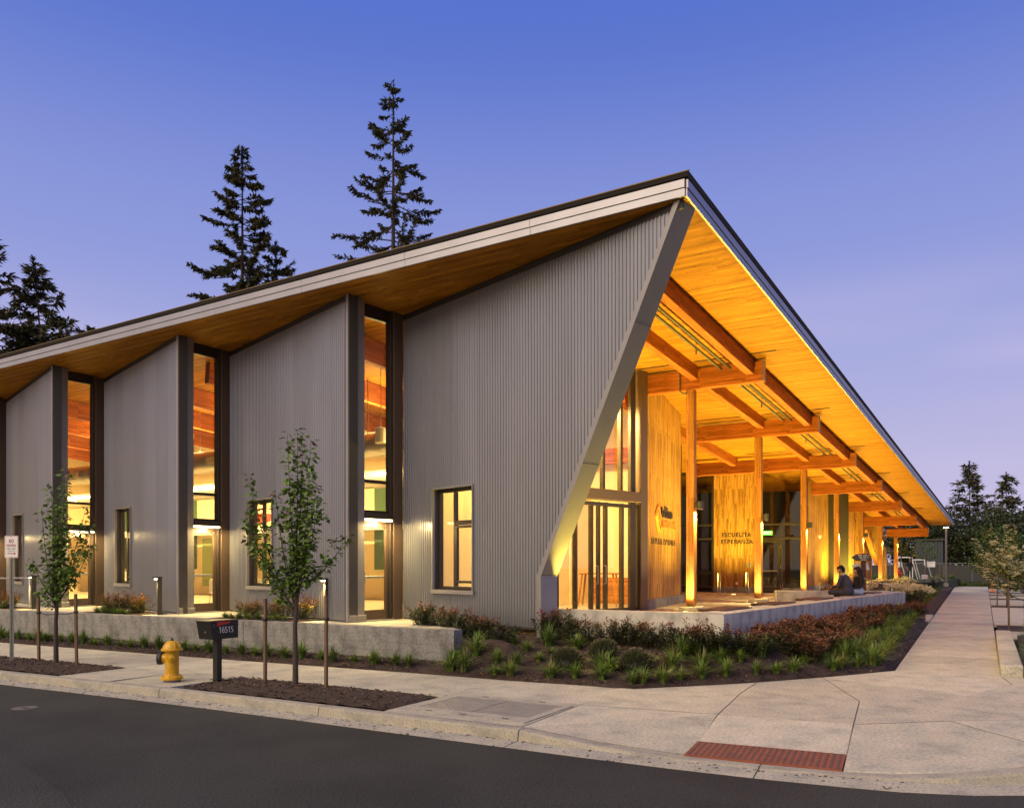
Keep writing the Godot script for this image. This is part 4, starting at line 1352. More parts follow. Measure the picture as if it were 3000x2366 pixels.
func letters(parent: Node3D, called: String, text: String, cap: float, width: float, depth: float, m: Material, t: Transform3D, bold := false) -> void:   # t: middle of the baseline
	var x := TextMesh.new()
	var f := SystemFont.new()
	f.font_names = PackedStringArray(["Droid Sans"])
	if bold: f.font_weight = 700
	x.font = f
	x.font_size = 64
	x.pixel_size = cap / (64.0 * 0.714)
	x.text = text
	x.depth = depth
	x.curve_step = 2.0
	var box := x.get_aabb()
	var s := width / maxf(box.size.x, 0.001)
	var base := box.position.y if text.find("Q") < 0 else 0.0
	part(parent, called, x, m, t * Transform3D(Basis().scaled(Vector3(s, 1, 1)), Vector3(-(box.position.x + box.size.x / 2) * s, -base, depth / 2)))


func chair(t_name: String) -> Node3D:
	var c := thing(t_name, "", "chair")
	var seat := MB.new()
	seat.bevel_box(Vector3(0, 0.45, 0), Vector3(0.42, 0.03, 0.42), 0.012)
	part(c, "seat", seat, M.shell)
	var back := MB.new()
	for i in 5:
		var y := 0.50 + i * 0.075
		back.bevel_box(Vector3(0, y + 0.03, -0.20 - 0.015 * i), Vector3(0.40 - 0.02 * i, 0.076, 0.02), 0.006)
	part(c, "backrest", back, M.shell)
	for x in [-0.18, 0.18]:
		for z in [-0.18, 0.18]:
			var l := MB.new()
			l.tube([Vector3(x * 1.15, 0, z * 1.2), Vector3(x, 0.44, z)], [0.011, 0.011], 6)
			part(c, "leg", l, M.steel)
	return c


func interior() -> void:
	var cream := MB.new()
	cream.box(Vector3(-27, 4.3, -24.1), Vector3(28, 7.4, 0.2))
	var back := part(house, "back_wall", cream, M.cream)
	for i in 6:
		part(back, "green_panel", bx(Vector3(1.5, 3.6, 0.05), 0.008), M.green, Transform3D(Basis(), Vector3(-37.2 + i * 4.1, 3.6, -23.96)))
		part(back, "pale_panel", bx(Vector3(1.2, 2.1, 0.04), 0.008), M.pale_green, Transform3D(Basis(), Vector3(-35.4 + i * 4.1, 2.1, -23.96)))
	part(back, "ledge", bx(Vector3(27.9, 0.28, 0.5)), M.white, Transform3D(Basis(), Vector3(-27, 3.45, -23.7)))
	part(house, "partition", bx(Vector3(0.15, 7.2, 5.6)), M.cream, Transform3D(Basis(), Vector3(-15.2, 4.2, -21.2)))
	part(house, "partition", bx(Vector3(0.2, 7.4, 9.0)), M.cream, Transform3D(Basis(), Vector3(-40.5, 4.3, -19.8)))
	part(house, "partition", bx(Vector3(0.12, 7.2, 9.3)), M.cream, Transform3D(Basis(), Vector3(-13.1, 4.2, -20.85)))
	var wains := part(house, "partition", bx(Vector3(5.0, 7.0, 0.15)), M.cream, Transform3D(Basis(), Vector3(-12.8, 4.1, -25.6)))
	part(wains, "wainscot", bx(Vector3(4.9, 0.9, 0.04)), M.post, Transform3D(Basis(), Vector3(0, -3.0, 0.10)))
	part(wains, "green_panel", bx(Vector3(1.1, 2.4, 0.04)), M.pale_green, Transform3D(Basis(), Vector3(-1.6, -1.2, 0.10)))
	part(house, "floor", bx(Vector3(30, 0.012, 9.6)), M.floor, Transform3D(Basis(), Vector3(-25.5, FLOOR + 0.004, -20.2)))
	part(house, "floor", bx(Vector3(4.2, 0.012, 6.2)), M.floor, Transform3D(Basis(Vector3.UP, -0.26), Vector3(-12.75, FLOOR + 0.010, -20.6)))
	for i in 9:
		var x := -38.6 + i * 2.95
		part(house, "beam", bx(Vector3(8.2, 0.62, 0.2), 0.01), M.beam, along(Vector3(x, soff(-23.9) - 0.32, -23.9), Vector3(x, soff(-16.0) - 0.32, -16.0)))
	part(house, "beam", bx(Vector3(4.8, 0.5, 0.2), 0.01), M.beam, Transform3D(Basis(), Vector3(-12.7, 7.0, -22.5)))
	part(house, "beam", bx(Vector3(4.8, 0.5, 0.2), 0.01), M.beam, Transform3D(Basis(), Vector3(-12.9, 5.6, -25.0)))
	var n := 0
	for q in [[5.55, -18.6, 0.36], [4.85, -20.9, 0.30]]:
		var d := thing("air_duct", ["large round spiral air duct hung under the ceiling, the higher one near the windows", "round spiral air duct hung under the ceiling, the lower one near the green panels"][n], "duct", Vector3(-27, q[0], q[1]), 0.0, "spiral ducts indoors")
		var prof := []
		for i in 90:
			prof.append(Vector2(q[2] + (0.012 if i % 2 else 0.0), -12.0 + i * 0.265))
		var m := MB.new()
		m.lathe(prof, 22, Transform3D(Basis(Vector3(0, 1, 0), Vector3(1, 0, 0), Vector3(0, 0, -1)), Vector3.ZERO))
		part(d, "duct_shell", m, M.duct)
		for i in 6:
			part(d, "hanger", bx(Vector3(0.02, 1.9, 0.02)), M.steel, Transform3D(Basis(), Vector3(-11 + i * 4.2, 1.1, 0)))
			part(d, "grille", bx(Vector3(0.5, 0.22, 0.04), 0.006), M.cream, Transform3D(Basis(), Vector3(-9.4 + i * 4.2, 0.0, q[2] + 0.01)))
		n += 1
	# lamps: long pendants that throw light up and down, and white cylinders
	for i in 5:
		var x := -37.0 + i * 4.75
		var l := thing("linear_pendant_lamp", ["linear pendant lamp in the room at the far left edge of the facade", "linear pendant lamp second from the left in the rooms behind the facade", "linear pendant lamp behind the left of the three tall window strips", "linear pendant lamp behind the middle of the three tall window strips", "linear pendant lamp behind the right of the three tall window strips"][i], "pendant lamp", Vector3(x, 6.15, -19.8), 0.0, "linear pendant lamps indoors")
		part(l, "housing", bx(Vector3(2.4, 0.06, 0.10), 0.008), M.white)
		part(l, "light_strip", bx(Vector3(2.36, 0.012, 0.08)), glow(Color(1.0, 0.88, 0.6), 5.0), Transform3D(Basis(), Vector3(0, -0.038, 0)))
		part(l, "light_strip", bx(Vector3(2.36, 0.012, 0.08)), glow(Color(1.0, 0.88, 0.6), 3.0), Transform3D(Basis(), Vector3(0, 0.038, 0)))
		for k in [-1.0, 1.0]: part(l, "cable", bx(Vector3(0.008, 1.6, 0.008)), M.steel, Transform3D(Basis(), Vector3(k, 0.8, 0)))
		area_light(l.position + Vector3(0, -0.06, 0), Vector3.DOWN, Vector2(2.3, 0.08), 95.0, INDOOR)
		area_light(l.position + Vector3(0, 0.06, 0), Vector3.UP, Vector2(2.3, 0.08), 22.0, INDOOR)
	var k := 0
	for p in [Vector3(-15.6, 5.4, -17.6), Vector3(-28.6, 5.0, -18.0), Vector3(-11.5, 4.4, -19.8)]:
		var c := thing("cylinder_pendant_lamp", ["white cylinder pendant lamp behind the right tall window strip", "white cylinder pendant lamp behind the left tall window strip", "white cylinder pendant lamp in the glazed entrance lobby"][k], "pendant lamp", p, 0.0, "cylinder pendant lamps")
		var m := MB.new()
		m.lathe([Vector2(0.0, 0.02), Vector2(0.15, 0.02), Vector2(0.16, 0.0), Vector2(0.16, 0.42), Vector2(0.0, 0.42)], 20)
		part(c, "shade", m, M.white)
		var up := MB.new()
		up.lathe([Vector2(0.15, 0.421), Vector2(0.14, 0.426), Vector2(0.0, 0.426)], 18)
		part(c, "lamp_lens", up, glow(Color(1.0, 0.88, 0.6), 3.0))
		part(c, "cable", bx(Vector3(0.012, 2.0, 0.012)), M.steel, Transform3D(Basis(), Vector3(0, 1.4, 0)))
		k += 1
	area_light(Vector3(-11.7, 6.57, -20.8), Vector3.DOWN, Vector2(1.2, 1.2), 105.0, INDOOR)
	area_light(Vector3(-14.2, 6.0, -19.2), Vector3.DOWN, Vector2(0.8, 0.8), 28.0, INDOOR)
	area_light(Vector3(-11.5, 4.84, -19.8), Vector3.UP, Vector2(0.26, 0.26), 32.0, INDOOR)
	var rl := thing("ceiling_lamp", "square flat lamp in the room behind the large ribbed wall's window", "ceiling lamp", Vector3(-14.2, 6.05, -19.2))
	part(rl, "lamp_panel", bx(Vector3(0.8, 0.04, 0.8)), glow(Color(1.0, 0.88, 0.6), 1.6))
	part(rl, "rod", bx(Vector3(0.03, 1.5, 0.03)), M.steel, Transform3D(Basis(), Vector3(0, 0.75, 0)))
	var lm := thing("ceiling_lamp", "flat round lamp over the glazed entrance lobby", "ceiling lamp", Vector3(-11.7, 6.64, -20.8))
	part(lm, "lamp_panel", bx(Vector3(1.2, 0.04, 1.2)), glow(Color(1.0, 0.88, 0.6), 1.6))
	part(lm, "rod", bx(Vector3(0.03, 1.0, 0.03)), M.steel, Transform3D(Basis(), Vector3(0, 0.5, 0)))
	# hall behind the second entrance: its gloom put into near-black wall and floor colour, one green exit sign
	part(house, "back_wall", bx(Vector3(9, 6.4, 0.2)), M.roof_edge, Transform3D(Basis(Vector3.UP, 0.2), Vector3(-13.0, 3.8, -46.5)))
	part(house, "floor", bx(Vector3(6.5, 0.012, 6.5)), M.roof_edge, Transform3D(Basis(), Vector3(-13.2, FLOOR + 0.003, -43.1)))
	var te := fr(Vector3(-15.6, 0, -38.71), Vector3(0.98, 0, -0.197))
	var ex := thing("exit_sign", "green glowing exit sign behind the glass over the plaza door", "exit sign", te * Vector3(4.85, 3.52, -0.30), 0.2)
	part(ex, "sign_box", bx(Vector3(0.44, 0.21, 0.05), 0.008), glow(Color(0.16, 1.0, 0.12), 1.6))
	letters(ex, "lettering", "EXIT", 0.12, 0.34, 0.008, glow(Color(0.9, 1.0, 0.8), 2.2), Transform3D(Basis(), Vector3(0, -0.06, 0.025)), true)
	# furniture
	var tb := thing("meeting_table", "pale table with dark legs inside the middle glazed door", "table", Vector3(-20.9, FLOOR, -17.3), 0.25)
	part(tb, "tabletop", bx(Vector3(1.7, 0.035, 0.8), 0.01), M.shell, Transform3D(Basis(), Vector3(0, 0.735, 0)))
	for x in [-0.75, 0.75]:
		for z in [-0.32, 0.32]: part(tb, "leg", bx(Vector3(0.05, 0.72, 0.05)), M.black, Transform3D(Basis(), Vector3(x, 0.36, z)))
	var c0 := chair("stacking_chair")
	c0.position = Vector3(-20.5, FLOOR, -16.75)
	c0.rotation.y = 3.0
	tag(c0, "pale stacking chair nearest the glass of the middle door", "chair", "pale chairs at the meeting table")
	var cl := ["pale stacking chair at the near long side of the table, left of its neighbour", "pale stacking chair at the left end of the table indoors", "pale stacking chair behind the table, right one", "pale stacking chair behind the table, left one"]
	var cp := [Vector3(-21.3, FLOOR, -16.6), Vector3(-22.1, FLOOR, -17.2), Vector3(-20.8, FLOOR, -18.0), Vector3(-21.6, FLOOR, -18.1)]
	var ct := [3.3, 1.4, 0.2, 0.0]
	for i in 4: copy(c0, "stacking_chair", cl[i], cp[i], ct[i])
	for i in 5:
		var lk := thing("cubby_locker", ["pale cubby on legs inside the left glazed door, leftmost", "pale cubby on legs inside the left glazed door, second from left", "pale cubby on legs inside the left glazed door, middle one", "pale cubby on legs inside the left glazed door, second from right", "pale cubby on legs inside the left glazed door, rightmost"][i], "cubby", Vector3(-27.6 + i * 0.26, FLOOR, -17.0 + 0.05 * i), 0.3, "cubbies in a row")
		part(lk, "cabinet", bx(Vector3(0.24, 0.62, 0.35), 0.008), M.shell, Transform3D(Basis(), Vector3(0, 0.78, 0)))
		part(lk, "pull", bx(Vector3(0.06, 0.03, 0.02)), M.black, Transform3D(Basis(), Vector3(0, 0.80, 0.18)))
		for x in [-0.1, 0.1]: part(lk, "leg", bx(Vector3(0.03, 0.47, 0.05)), M.black, Transform3D(Basis(), Vector3(x, 0.235, 0)))
	var fab := MB.new()
	fab.lathe([Vector2(0.05, -0.35), Vector2(0.34, -0.22), Vector2(0.42, 0.0), Vector2(0.16, 0.22), Vector2(0.03, 0.36)], 7, Transform3D(), false)
	single("fabric_pendant", fab, M.coral, "coral fabric pendant hanging behind the middle tall window strip", "pendant lamp", Transform3D(Basis(), Vector3(-22.9, 3.75, -19.6)))
	var ht := thing("high_table", "tall narrow table with splayed legs in the glazed entrance lobby", "table", Vector3(-11.75, FLOOR, -23.6), 0.2)
	part(ht, "tabletop", bx(Vector3(1.2, 0.04, 0.5), 0.01), M.post, Transform3D(Basis(), Vector3(0, 1.05, 0)))
	for x in [-0.5, 0.5]:
		for z in [-0.2, 0.2]:
			var m := MB.new()
			m.tube([Vector3(x * 1.25, 0, z * 1.3), Vector3(x, 1.04, z)], [0.025, 0.035], 8)
			part(ht, "leg", m, M.post)
	var pl := thing("potted_plant", "leafy plant in a white pot inside the entrance glazing", "potted plant", Vector3(-12.2, FLOOR, -19.4))
	var pot := MB.new()
	pot.lathe([Vector2(0.14, 0.62), Vector2(0.2, 0.98), Vector2(0.17, 0.98), Vector2(0.0, 0.95)], 16)
	pot.box(Vector3(0, 0.31, 0), Vector3(0.9, 0.6, 0.45))
	part(pl, "pot", pot, M.white)
	var lf := MB.new()
	var r := RandomNumberGenerator.new()
	r.seed = 9
	for i in 60:
		lf.col = Color(0.05, 0.10, 0.02) * r.randf_range(0.7, 1.4)
		var d := Vector3(r.randf_range(-1, 1), r.randf_range(0.2, 1.2), r.randf_range(-1, 1)).normalized()
		lf.leaf(Vector3(0, 1.0, 0) + d * r.randf_range(0.05, 0.4), d, Vector3.UP, 0.16, 0.06)
	part(pl, "foliage", lf, M.leaf)


# ---------------------------------------------------------------- things along the street

func street_things() -> void:
	hydrant()
	mailbox()
	no_parking()
	signs()
	# bollard lights on the terrace
	var words := ["lit square bollard light right of the middle young tree, before the right window strip", "lit square bollard light left of the mailbox, by the middle glazed door", "lit square bollard light at the far left, beside the leftmost young tree"]
	var i := 0
	for p in [Vector3(-14.18, FLOOR, -14.03), Vector3(-19.73, FLOOR, -13.42), Vector3(-25.4, FLOOR, -13.10)]:
		var b := thing("bollard_light", words[i], "bollard light", p, 0.1, "bollard lights along the terrace")
		part(b, "base_plate", bx(Vector3(0.2, 0.02, 0.2), 0.004), M.dark_grey, Transform3D(Basis(), Vector3(0, 0.01, 0)))
		part(b, "post", bx(Vector3(0.15, 0.95, 0.05), 0.006), M.bollard, Transform3D(Basis(), Vector3(0, 0.485, -0.06)))
		part(b, "side_plate", bx(Vector3(0.014, 0.95, 0.15), 0.003), M.dark_grey, Transform3D(Basis(), Vector3(0.076, 0.485, 0.0)))
		part(b, "cap", bx(Vector3(0.165, 0.05, 0.19), 0.006), M.dark_grey, Transform3D(Basis(), Vector3(0, 0.985, 0.005)))
		part(b, "lamp_lens", bx(Vector3(0.11, 0.03, 0.07)), glow(Color(1.0, 0.9, 0.7), 16.0), Transform3D(Basis(), Vector3(-0.01, 0.945, 0.02)))
		spot(b.transform * Vector3(-0.01, 0.92, 0.02), Vector3(-0.05, -1, 0.12), 62.0, 5.0, Color(1.0, 0.84, 0.52), 0.04, 1.0)
		i += 1
	# detectable warning plate with its domes
	var c := [Vector2(-3.235, -8.553), Vector2(-1.648, -8.742), Vector2(-1.722, -9.352), Vector2(-3.30, -9.165)]
	var tp := thing("tactile_plate", "brick-red tactile warning plate with raised domes in the corner ramp", "tactile plate", Vector3(-2.5, -0.09, -8.95))
	var m := MB.new()
	var q := []
	for y in [-0.03, 0.007]:
		for p in c: q.append(Vector3(p.x, pave_height(p.x, p.y) + y, p.y) - tp.position)
	m.hexa(q)
	part(tp, "plate", m, M.tactile)
	var dome := MB.new()
	dome.lathe([Vector2(0.024, 0.0), Vector2(0.019, 0.007), Vector2(0.010, 0.0105), Vector2(0.0, 0.011)], 8)
	var dm := dome.mesh()
	for a in 24:
		for b in 8:
			var p: Vector2 = c[0].lerp(c[1], (a + 0.7) / 24.4).lerp(c[3].lerp(c[2], (a + 0.7) / 24.4), (b + 0.75) / 8.5)
			part(tp, "dome", dm, M.tactile_dome, Transform3D(Basis(), Vector3(p.x, pave_height(p.x, p.y) + 0.005, p.y) - tp.position))
	# utility vault
	var v := thing("utility_vault_cover", "steel chequered-plate vault cover in a concrete frame beside the tree pit", "vault cover", Vector3(-6.4, 0, -9.45))
	var o := [Vector2(-7.47, -10.19), Vector2(-5.45, -10.27), Vector2(-5.36, -8.70), Vector2(-7.40, -8.62)]
	var w := [Vector2(-7.28, -9.96), Vector2(-5.56, -10.04), Vector2(-5.50, -9.0), Vector2(-7.22, -8.92)]
	var rel := func(p: Vector2, y: float): return Vector3(p.x + 6.4, y, p.y + 9.45)
	var fm := MB.new()
	for k in 4:
		var l := (k + 1) % 4
		fm.quad(rel.call(o[k], 0.004), rel.call(w[k], 0.004), rel.call(w[l], 0.004), rel.call(o[l], 0.004))
		fm.quad(rel.call(o[k], -0.1), rel.call(o[k], 0.004), rel.call(o[l], 0.004), rel.call(o[l], -0.1))
		fm.quad(rel.call(w[k], 0.004), rel.call(w[k], -0.1), rel.call(w[l], -0.1), rel.call(w[l], 0.004))
	part(v, "frame", fm, M.gutter)
	for h in 2:
		var a: Vector2 = w[0].lerp(w[1], h * 0.5 + 0.003)
		var b: Vector2 = w[0].lerp(w[1], h * 0.5 + 0.497)
		var d: Vector2 = w[3].lerp(w[2], h * 0.5 + 0.497)
		var e: Vector2 = w[3].lerp(w[2], h * 0.5 + 0.003)
		var g := [a, b, d, e]
		var pm := MB.new()
		var hx := []
		for y in [-0.02, 0.002]:
			for k in [3, 2, 1, 0]: hx.append(rel.call((g[k] as Vector2).lerp((a + d) / 2, 0.008), y))
		pm.hexa(hx)
		var pl := part(v, "plate", pm, M.plate)
		var lug := MB.new()
		for x in 26:
			for z in 28:
				var p: Vector2 = a.lerp(b, (x + 0.6) / 26.4).lerp(e.lerp(d, (x + 0.6) / 26.4), (z + 0.6) / 28.4)
				var s := 0.012 if (x + z) % 2 else 0.004
				var u := 0.016 - s
				var t: Vector3 = rel.call(p, 0.006)
				var f: Vector3 = rel.call(p, 0.002)
				var k := [f + Vector3(-s, 0, 0), f + Vector3(0, 0, u), f + Vector3(s, 0, 0), f + Vector3(0, 0, -u)]
				for j in 4: lug.tri(k[j], k[(j + 1) % 4], t)
		var lo := part(pl, "tread_lugs", lug, M.plate)
		lo.set_meta("kind", "stuff")
	for p in [Vector2(-6.9, -10.1), Vector2(-5.95, -10.14), Vector2(-6.9, -8.75), Vector2(-6.35, -8.77), Vector2(-5.7, -8.8)]:
		part(v, "lifting_slot", bx(Vector3(0.10, 0.006, 0.035)), M.rubber, Transform3D(Basis(), rel.call(p, 0.004)))
	var mh := MB.new()
	mh.lathe([Vector2(0.0, 0.004), Vector2(0.0, 0.004)], 4)
	mh = MB.new()
	mh.lathe([Vector2(0.17, -0.01), Vector2(0.17, 0.004), Vector2(0.15, 0.004), Vector2(0.147, 0.002), Vector2(0.0, 0.003)], 32)
	var man := thing("manhole_cover", "small round iron cover set in the asphalt at the left", "manhole cover", Vector3(-12.56, -0.143, -6.37))
	part(man, "cover", mh, M.iron)
	for k in 3: part(man, "letter_bar", bx(Vector3(0.04, 0.006, 0.05)), M.rubber, Transform3D(Basis(), Vector3(-0.06 + k * 0.06, 0.002, 0)))
	# handrails
	rail("handrail", "pale steel handrail at the far left behind the no-parking sign", [Vector3(-31.0, FLOOR, -13.3), Vector3(-31.0, FLOOR + 0.85, -13.3), Vector3(-26.2, FLOOR + 0.92, -13.25), Vector3(-25.75, FLOOR + 0.92, -13.2), Vector3(-25.75, FLOOR, -13.2)], 0.028)
	rail("handrail", "thin bright guard rail standing on the plaza, left of its twin", [Vector3(-12.45, FLOOR, -37.3), Vector3(-12.4, FLOOR + 0.95, -37.1), Vector3(-12.3, FLOOR + 1.0, -36.9), Vector3(-12.15, FLOOR + 0.95, -36.6), Vector3(-12.05, FLOOR, -36.4)], 0.024)
	rail("handrail", "thin bright guard rail standing on the plaza before the lettering", [Vector3(-11.35, FLOOR, -38.0), Vector3(-11.3, FLOOR + 0.95, -37.8), Vector3(-11.2, FLOOR + 1.0, -37.6), Vector3(-11.05, FLOOR + 0.95, -37.3), Vector3(-10.95, FLOOR, -37.1)], 0.024)
	rail("handrail", "sloping steel handrail right of the seated woman", [Vector3(-6.05, 0.5, -33.5), Vector3(-6.0, 1.62, -33.5), Vector3(-4.55, 1.18, -33.3), Vector3(-4.5, 0.45, -33.3)], 0.028)
	var gp := thing("rail_post", "square dark post with a side arm beside the sloping handrail", "post", Vector3(-4.95, 0.4, -33.6))
	part(gp, "post", bx(Vector3(0.14, 0.95, 0.14), 0.01), M.dark_grey, Transform3D(Basis(), Vector3(0, 0.475, 0)))
	part(gp, "arm", bx(Vector3(0.4, 0.04, 0.06), 0.006), M.dark_grey, Transform3D(Basis(), Vector3(0.2, 0.95, 0)))


func rail(called: String, label: String, pts: Array, rad: float) -> void:
	var o := thing(called, label, "handrail", pts[0], 0.0)
	var p := []
	for x in pts: p.append(x - pts[0])
	var m := MB.new()
	var radii := []
	for x in p: radii.append(rad)
	m.tube(p, radii, 8)
	part(o, "rail", m, M.steel)
	for e in [0, p.size() - 1]:
		var f := MB.new()
		f.lathe([Vector2(0.055, 0.0), Vector2(0.055, 0.012), Vector2(0.03, 0.016)], 12)
		part(o, "foot_plate", f, M.steel, Transform3D(Basis(), p[e]))


func hydrant() -> void:
	var h := thing("fire_hydrant", "yellow fire hydrant with black side cap on the kerbside pavement", "fire hydrant", Vector3(-12.28, 0, -8.62), 0.25)
	var base := MB.new()
	base.lathe([Vector2(0.135, 0.0), Vector2(0.135, 0.045)], 20)
	part(h, "footing", base, M.concrete)
	var b := MB.new()
	b.lathe([Vector2(0.0, 0.04), Vector2(0.172, 0.04), Vector2(0.178, 0.048), Vector2(0.178, 0.085), Vector2(0.172, 0.092), Vector2(0.128, 0.094), Vector2(0.118, 0.105), Vector2(0.112, 0.14), Vector2(0.112, 0.50), Vector2(0.118, 0.515), Vector2(0.125, 0.52)], 28)
	part(h, "barrel", b, M.yellow)
	var top := MB.new()
	top.lathe([Vector2(0.125, 0.518), Vector2(0.168, 0.522), Vector2(0.172, 0.53), Vector2(0.172, 0.55), Vector2(0.150, 0.562), Vector2(0.143, 0.59), Vector2(0.122, 0.635), Vector2(0.085, 0.672), Vector2(0.045, 0.69), Vector2(0.0, 0.694)], 28)
	part(h, "bonnet", top, M.yellow)
	for i in 8:
		var a := TAU * (i + 0.5) / 8
		var bolt := MB.new()
		bolt.lathe([Vector2(0.017, 0.0), Vector2(0.017, 0.018), Vector2(0.0, 0.022)], 6, Transform3D(), false)
		part(h, "bolt", bolt, M.yellow, Transform3D(Basis(), Vector3(cos(a) * 0.152, 0.09, sin(a) * 0.152)))
	for i in 4:
		var a := TAU * i / 4 + 0.5
		var rib := MB.new()
		rib.tube([Vector3(cos(a) * 0.148, 0.56, sin(a) * 0.148), Vector3(cos(a) * 0.130, 0.625, sin(a) * 0.130), Vector3(cos(a) * 0.09, 0.672, sin(a) * 0.09)], [0.009, 0.009, 0.006], 6)
		part(h, "rib", rib, M.yellow)
	var nut := MB.new()
	nut.lathe([Vector2(0.034, 0.685), Vector2(0.034, 0.70), Vector2(0.022, 0.702), Vector2(0.020, 0.735), Vector2(0.0, 0.737)], 6, Transform3D(), false)
	part(h, "operating_nut", nut, M.dark_grey)
	# big nozzle towards the street's left end with a black cap
	var out := Vector3(-0.92, 0, 0.40).normalized()
	var t := Transform3D(Basis(out.cross(Vector3.UP) * -1.0, out, Vector3.UP), Vector3(0, 0.395, 0))
	t.basis = Basis(out.cross(Vector3.UP), out, out.cross(Vector3.UP).cross(out))
	var nz := MB.new()
	nz.lathe([Vector2(0.085, 0.06), Vector2(0.078, 0.16)], 20, t)
	part(h, "nozzle", nz, M.yellow)
	var cap := MB.new()
	cap.lathe([Vector2(0.09, 0.15), Vector2(0.105, 0.155), Vector2(0.108, 0.17), Vector2(0.108, 0.215), Vector2(0.095, 0.228), Vector2(0.05, 0.232), Vector2(0.045, 0.245), Vector2(0.0, 0.246)], 24, t)
	part(h, "nozzle_cap", cap, M.rubber)
	var o2 := Vector3(0.55, 0, 0.83).normalized()
	var t2 := Transform3D(Basis(o2.cross(Vector3.UP), o2, o2.cross(Vector3.UP).cross(o2)), Vector3(0, 0.405, 0))
	var n2 := MB.new()
	n2.lathe([Vector2(0.058, 0.08), Vector2(0.052, 0.13), Vector2(0.062, 0.132), Vector2(0.062, 0.155), Vector2(0.03, 0.16), Vector2(0.022, 0.185), Vector2(0.0, 0.186)], 16, t2)
	part(h, "side_nozzle", n2, M.yellow)
	var ch := MB.new()
	var pts := []
	var rad := []
	for i in 13:
		var u := i / 12.0
		var p := (out * 0.24 + Vector3(0, 0.37, 0)).lerp(o2 * 0.14 + Vector3(0.02, 0.32, 0), u) + Vector3(-0.05, -0.19, 0.09) * sin(u * PI)
		pts.append(p)
		rad.append(0.0035)
	ch.tube(pts, rad, 5)
	part(h, "cap_chain", ch, M.steel)


func mailbox() -> void:
	var b := thing("mailbox", "black steel mailbox numbered 16515 on a square post with red flag", "mailbox", Vector3(-11.62, 0, -9.02), 0.07)
	part(b, "post", bx(Vector3(0.105, 0.72, 0.105), 0.006), M.black, Transform3D(Basis(), Vector3(0, 0.37, 0)))
	part(b, "foot", bx(Vector3(0.17, 0.015, 0.17), 0.004), M.black, Transform3D(Basis(), Vector3(0, 0.045, 0)))
	var m := MB.new()
	# side outline: front (street side, +z) leans outwards to the top
	m.prism(PackedVector2Array([Vector2(-0.30, 0.73), Vector2(0.235, 0.73), Vector2(0.30, 1.025), Vector2(-0.30, 1.025)]), -0.165, 0.165, Transform3D(Basis(Vector3(0, 0, 1), Vector3(0, 1, 0), Vector3(-1, 0, 0)), Vector3.ZERO))
	part(b, "box", m, M.black)
	part(b, "lid", bx(Vector3(0.35, 0.018, 0.63), 0.006), M.mail_lid, Transform3D(Basis(), Vector3(0, 1.034, 0.005)))
	var fl := MB.new()
	fl.prism(PackedVector2Array([Vector2(-0.10, 0.945), Vector2(0.17, 0.99), Vector2(0.19, 1.015), Vector2(-0.10, 1.015)]), 0.0, 0.008, Transform3D(Basis(Vector3(0, 0, -1), Vector3(0, 1, 0), Vector3(1, 0, 0)), Vector3(0.166, 0, 0.06)))
	part(b, "flag", fl, M.red)
	var side := Transform3D(Basis(Vector3(0, 0, -1), Vector3(0, 1, 0), Vector3(1, 0, 0)), Vector3(0.1655, 0.83, -0.04))
	letters(b, "number", "16515", 0.10, 0.30, 0.003, M.white, side)
	var lk := MB.new()
	lk.lathe([Vector2(0.018, 0.0), Vector2(0.018, 0.01), Vector2(0.0, 0.012)], 14, Transform3D(Basis(Vector3(1, 0, 0), Vector3(0, -0.2, 1).normalized(), Vector3(0, -1, -0.2).normalized()), Vector3(0.02, 0.85, 0.262)))
	part(b, "lock", lk, M.steel)
	for z in [0.30, 0.27]: part(b, "rivet", bx(Vector3(0.004, 0.012, 0.012)), M.steel, Transform3D(Basis(), Vector3(0.167, 0.98 - (0.3 - z), 0.22)))


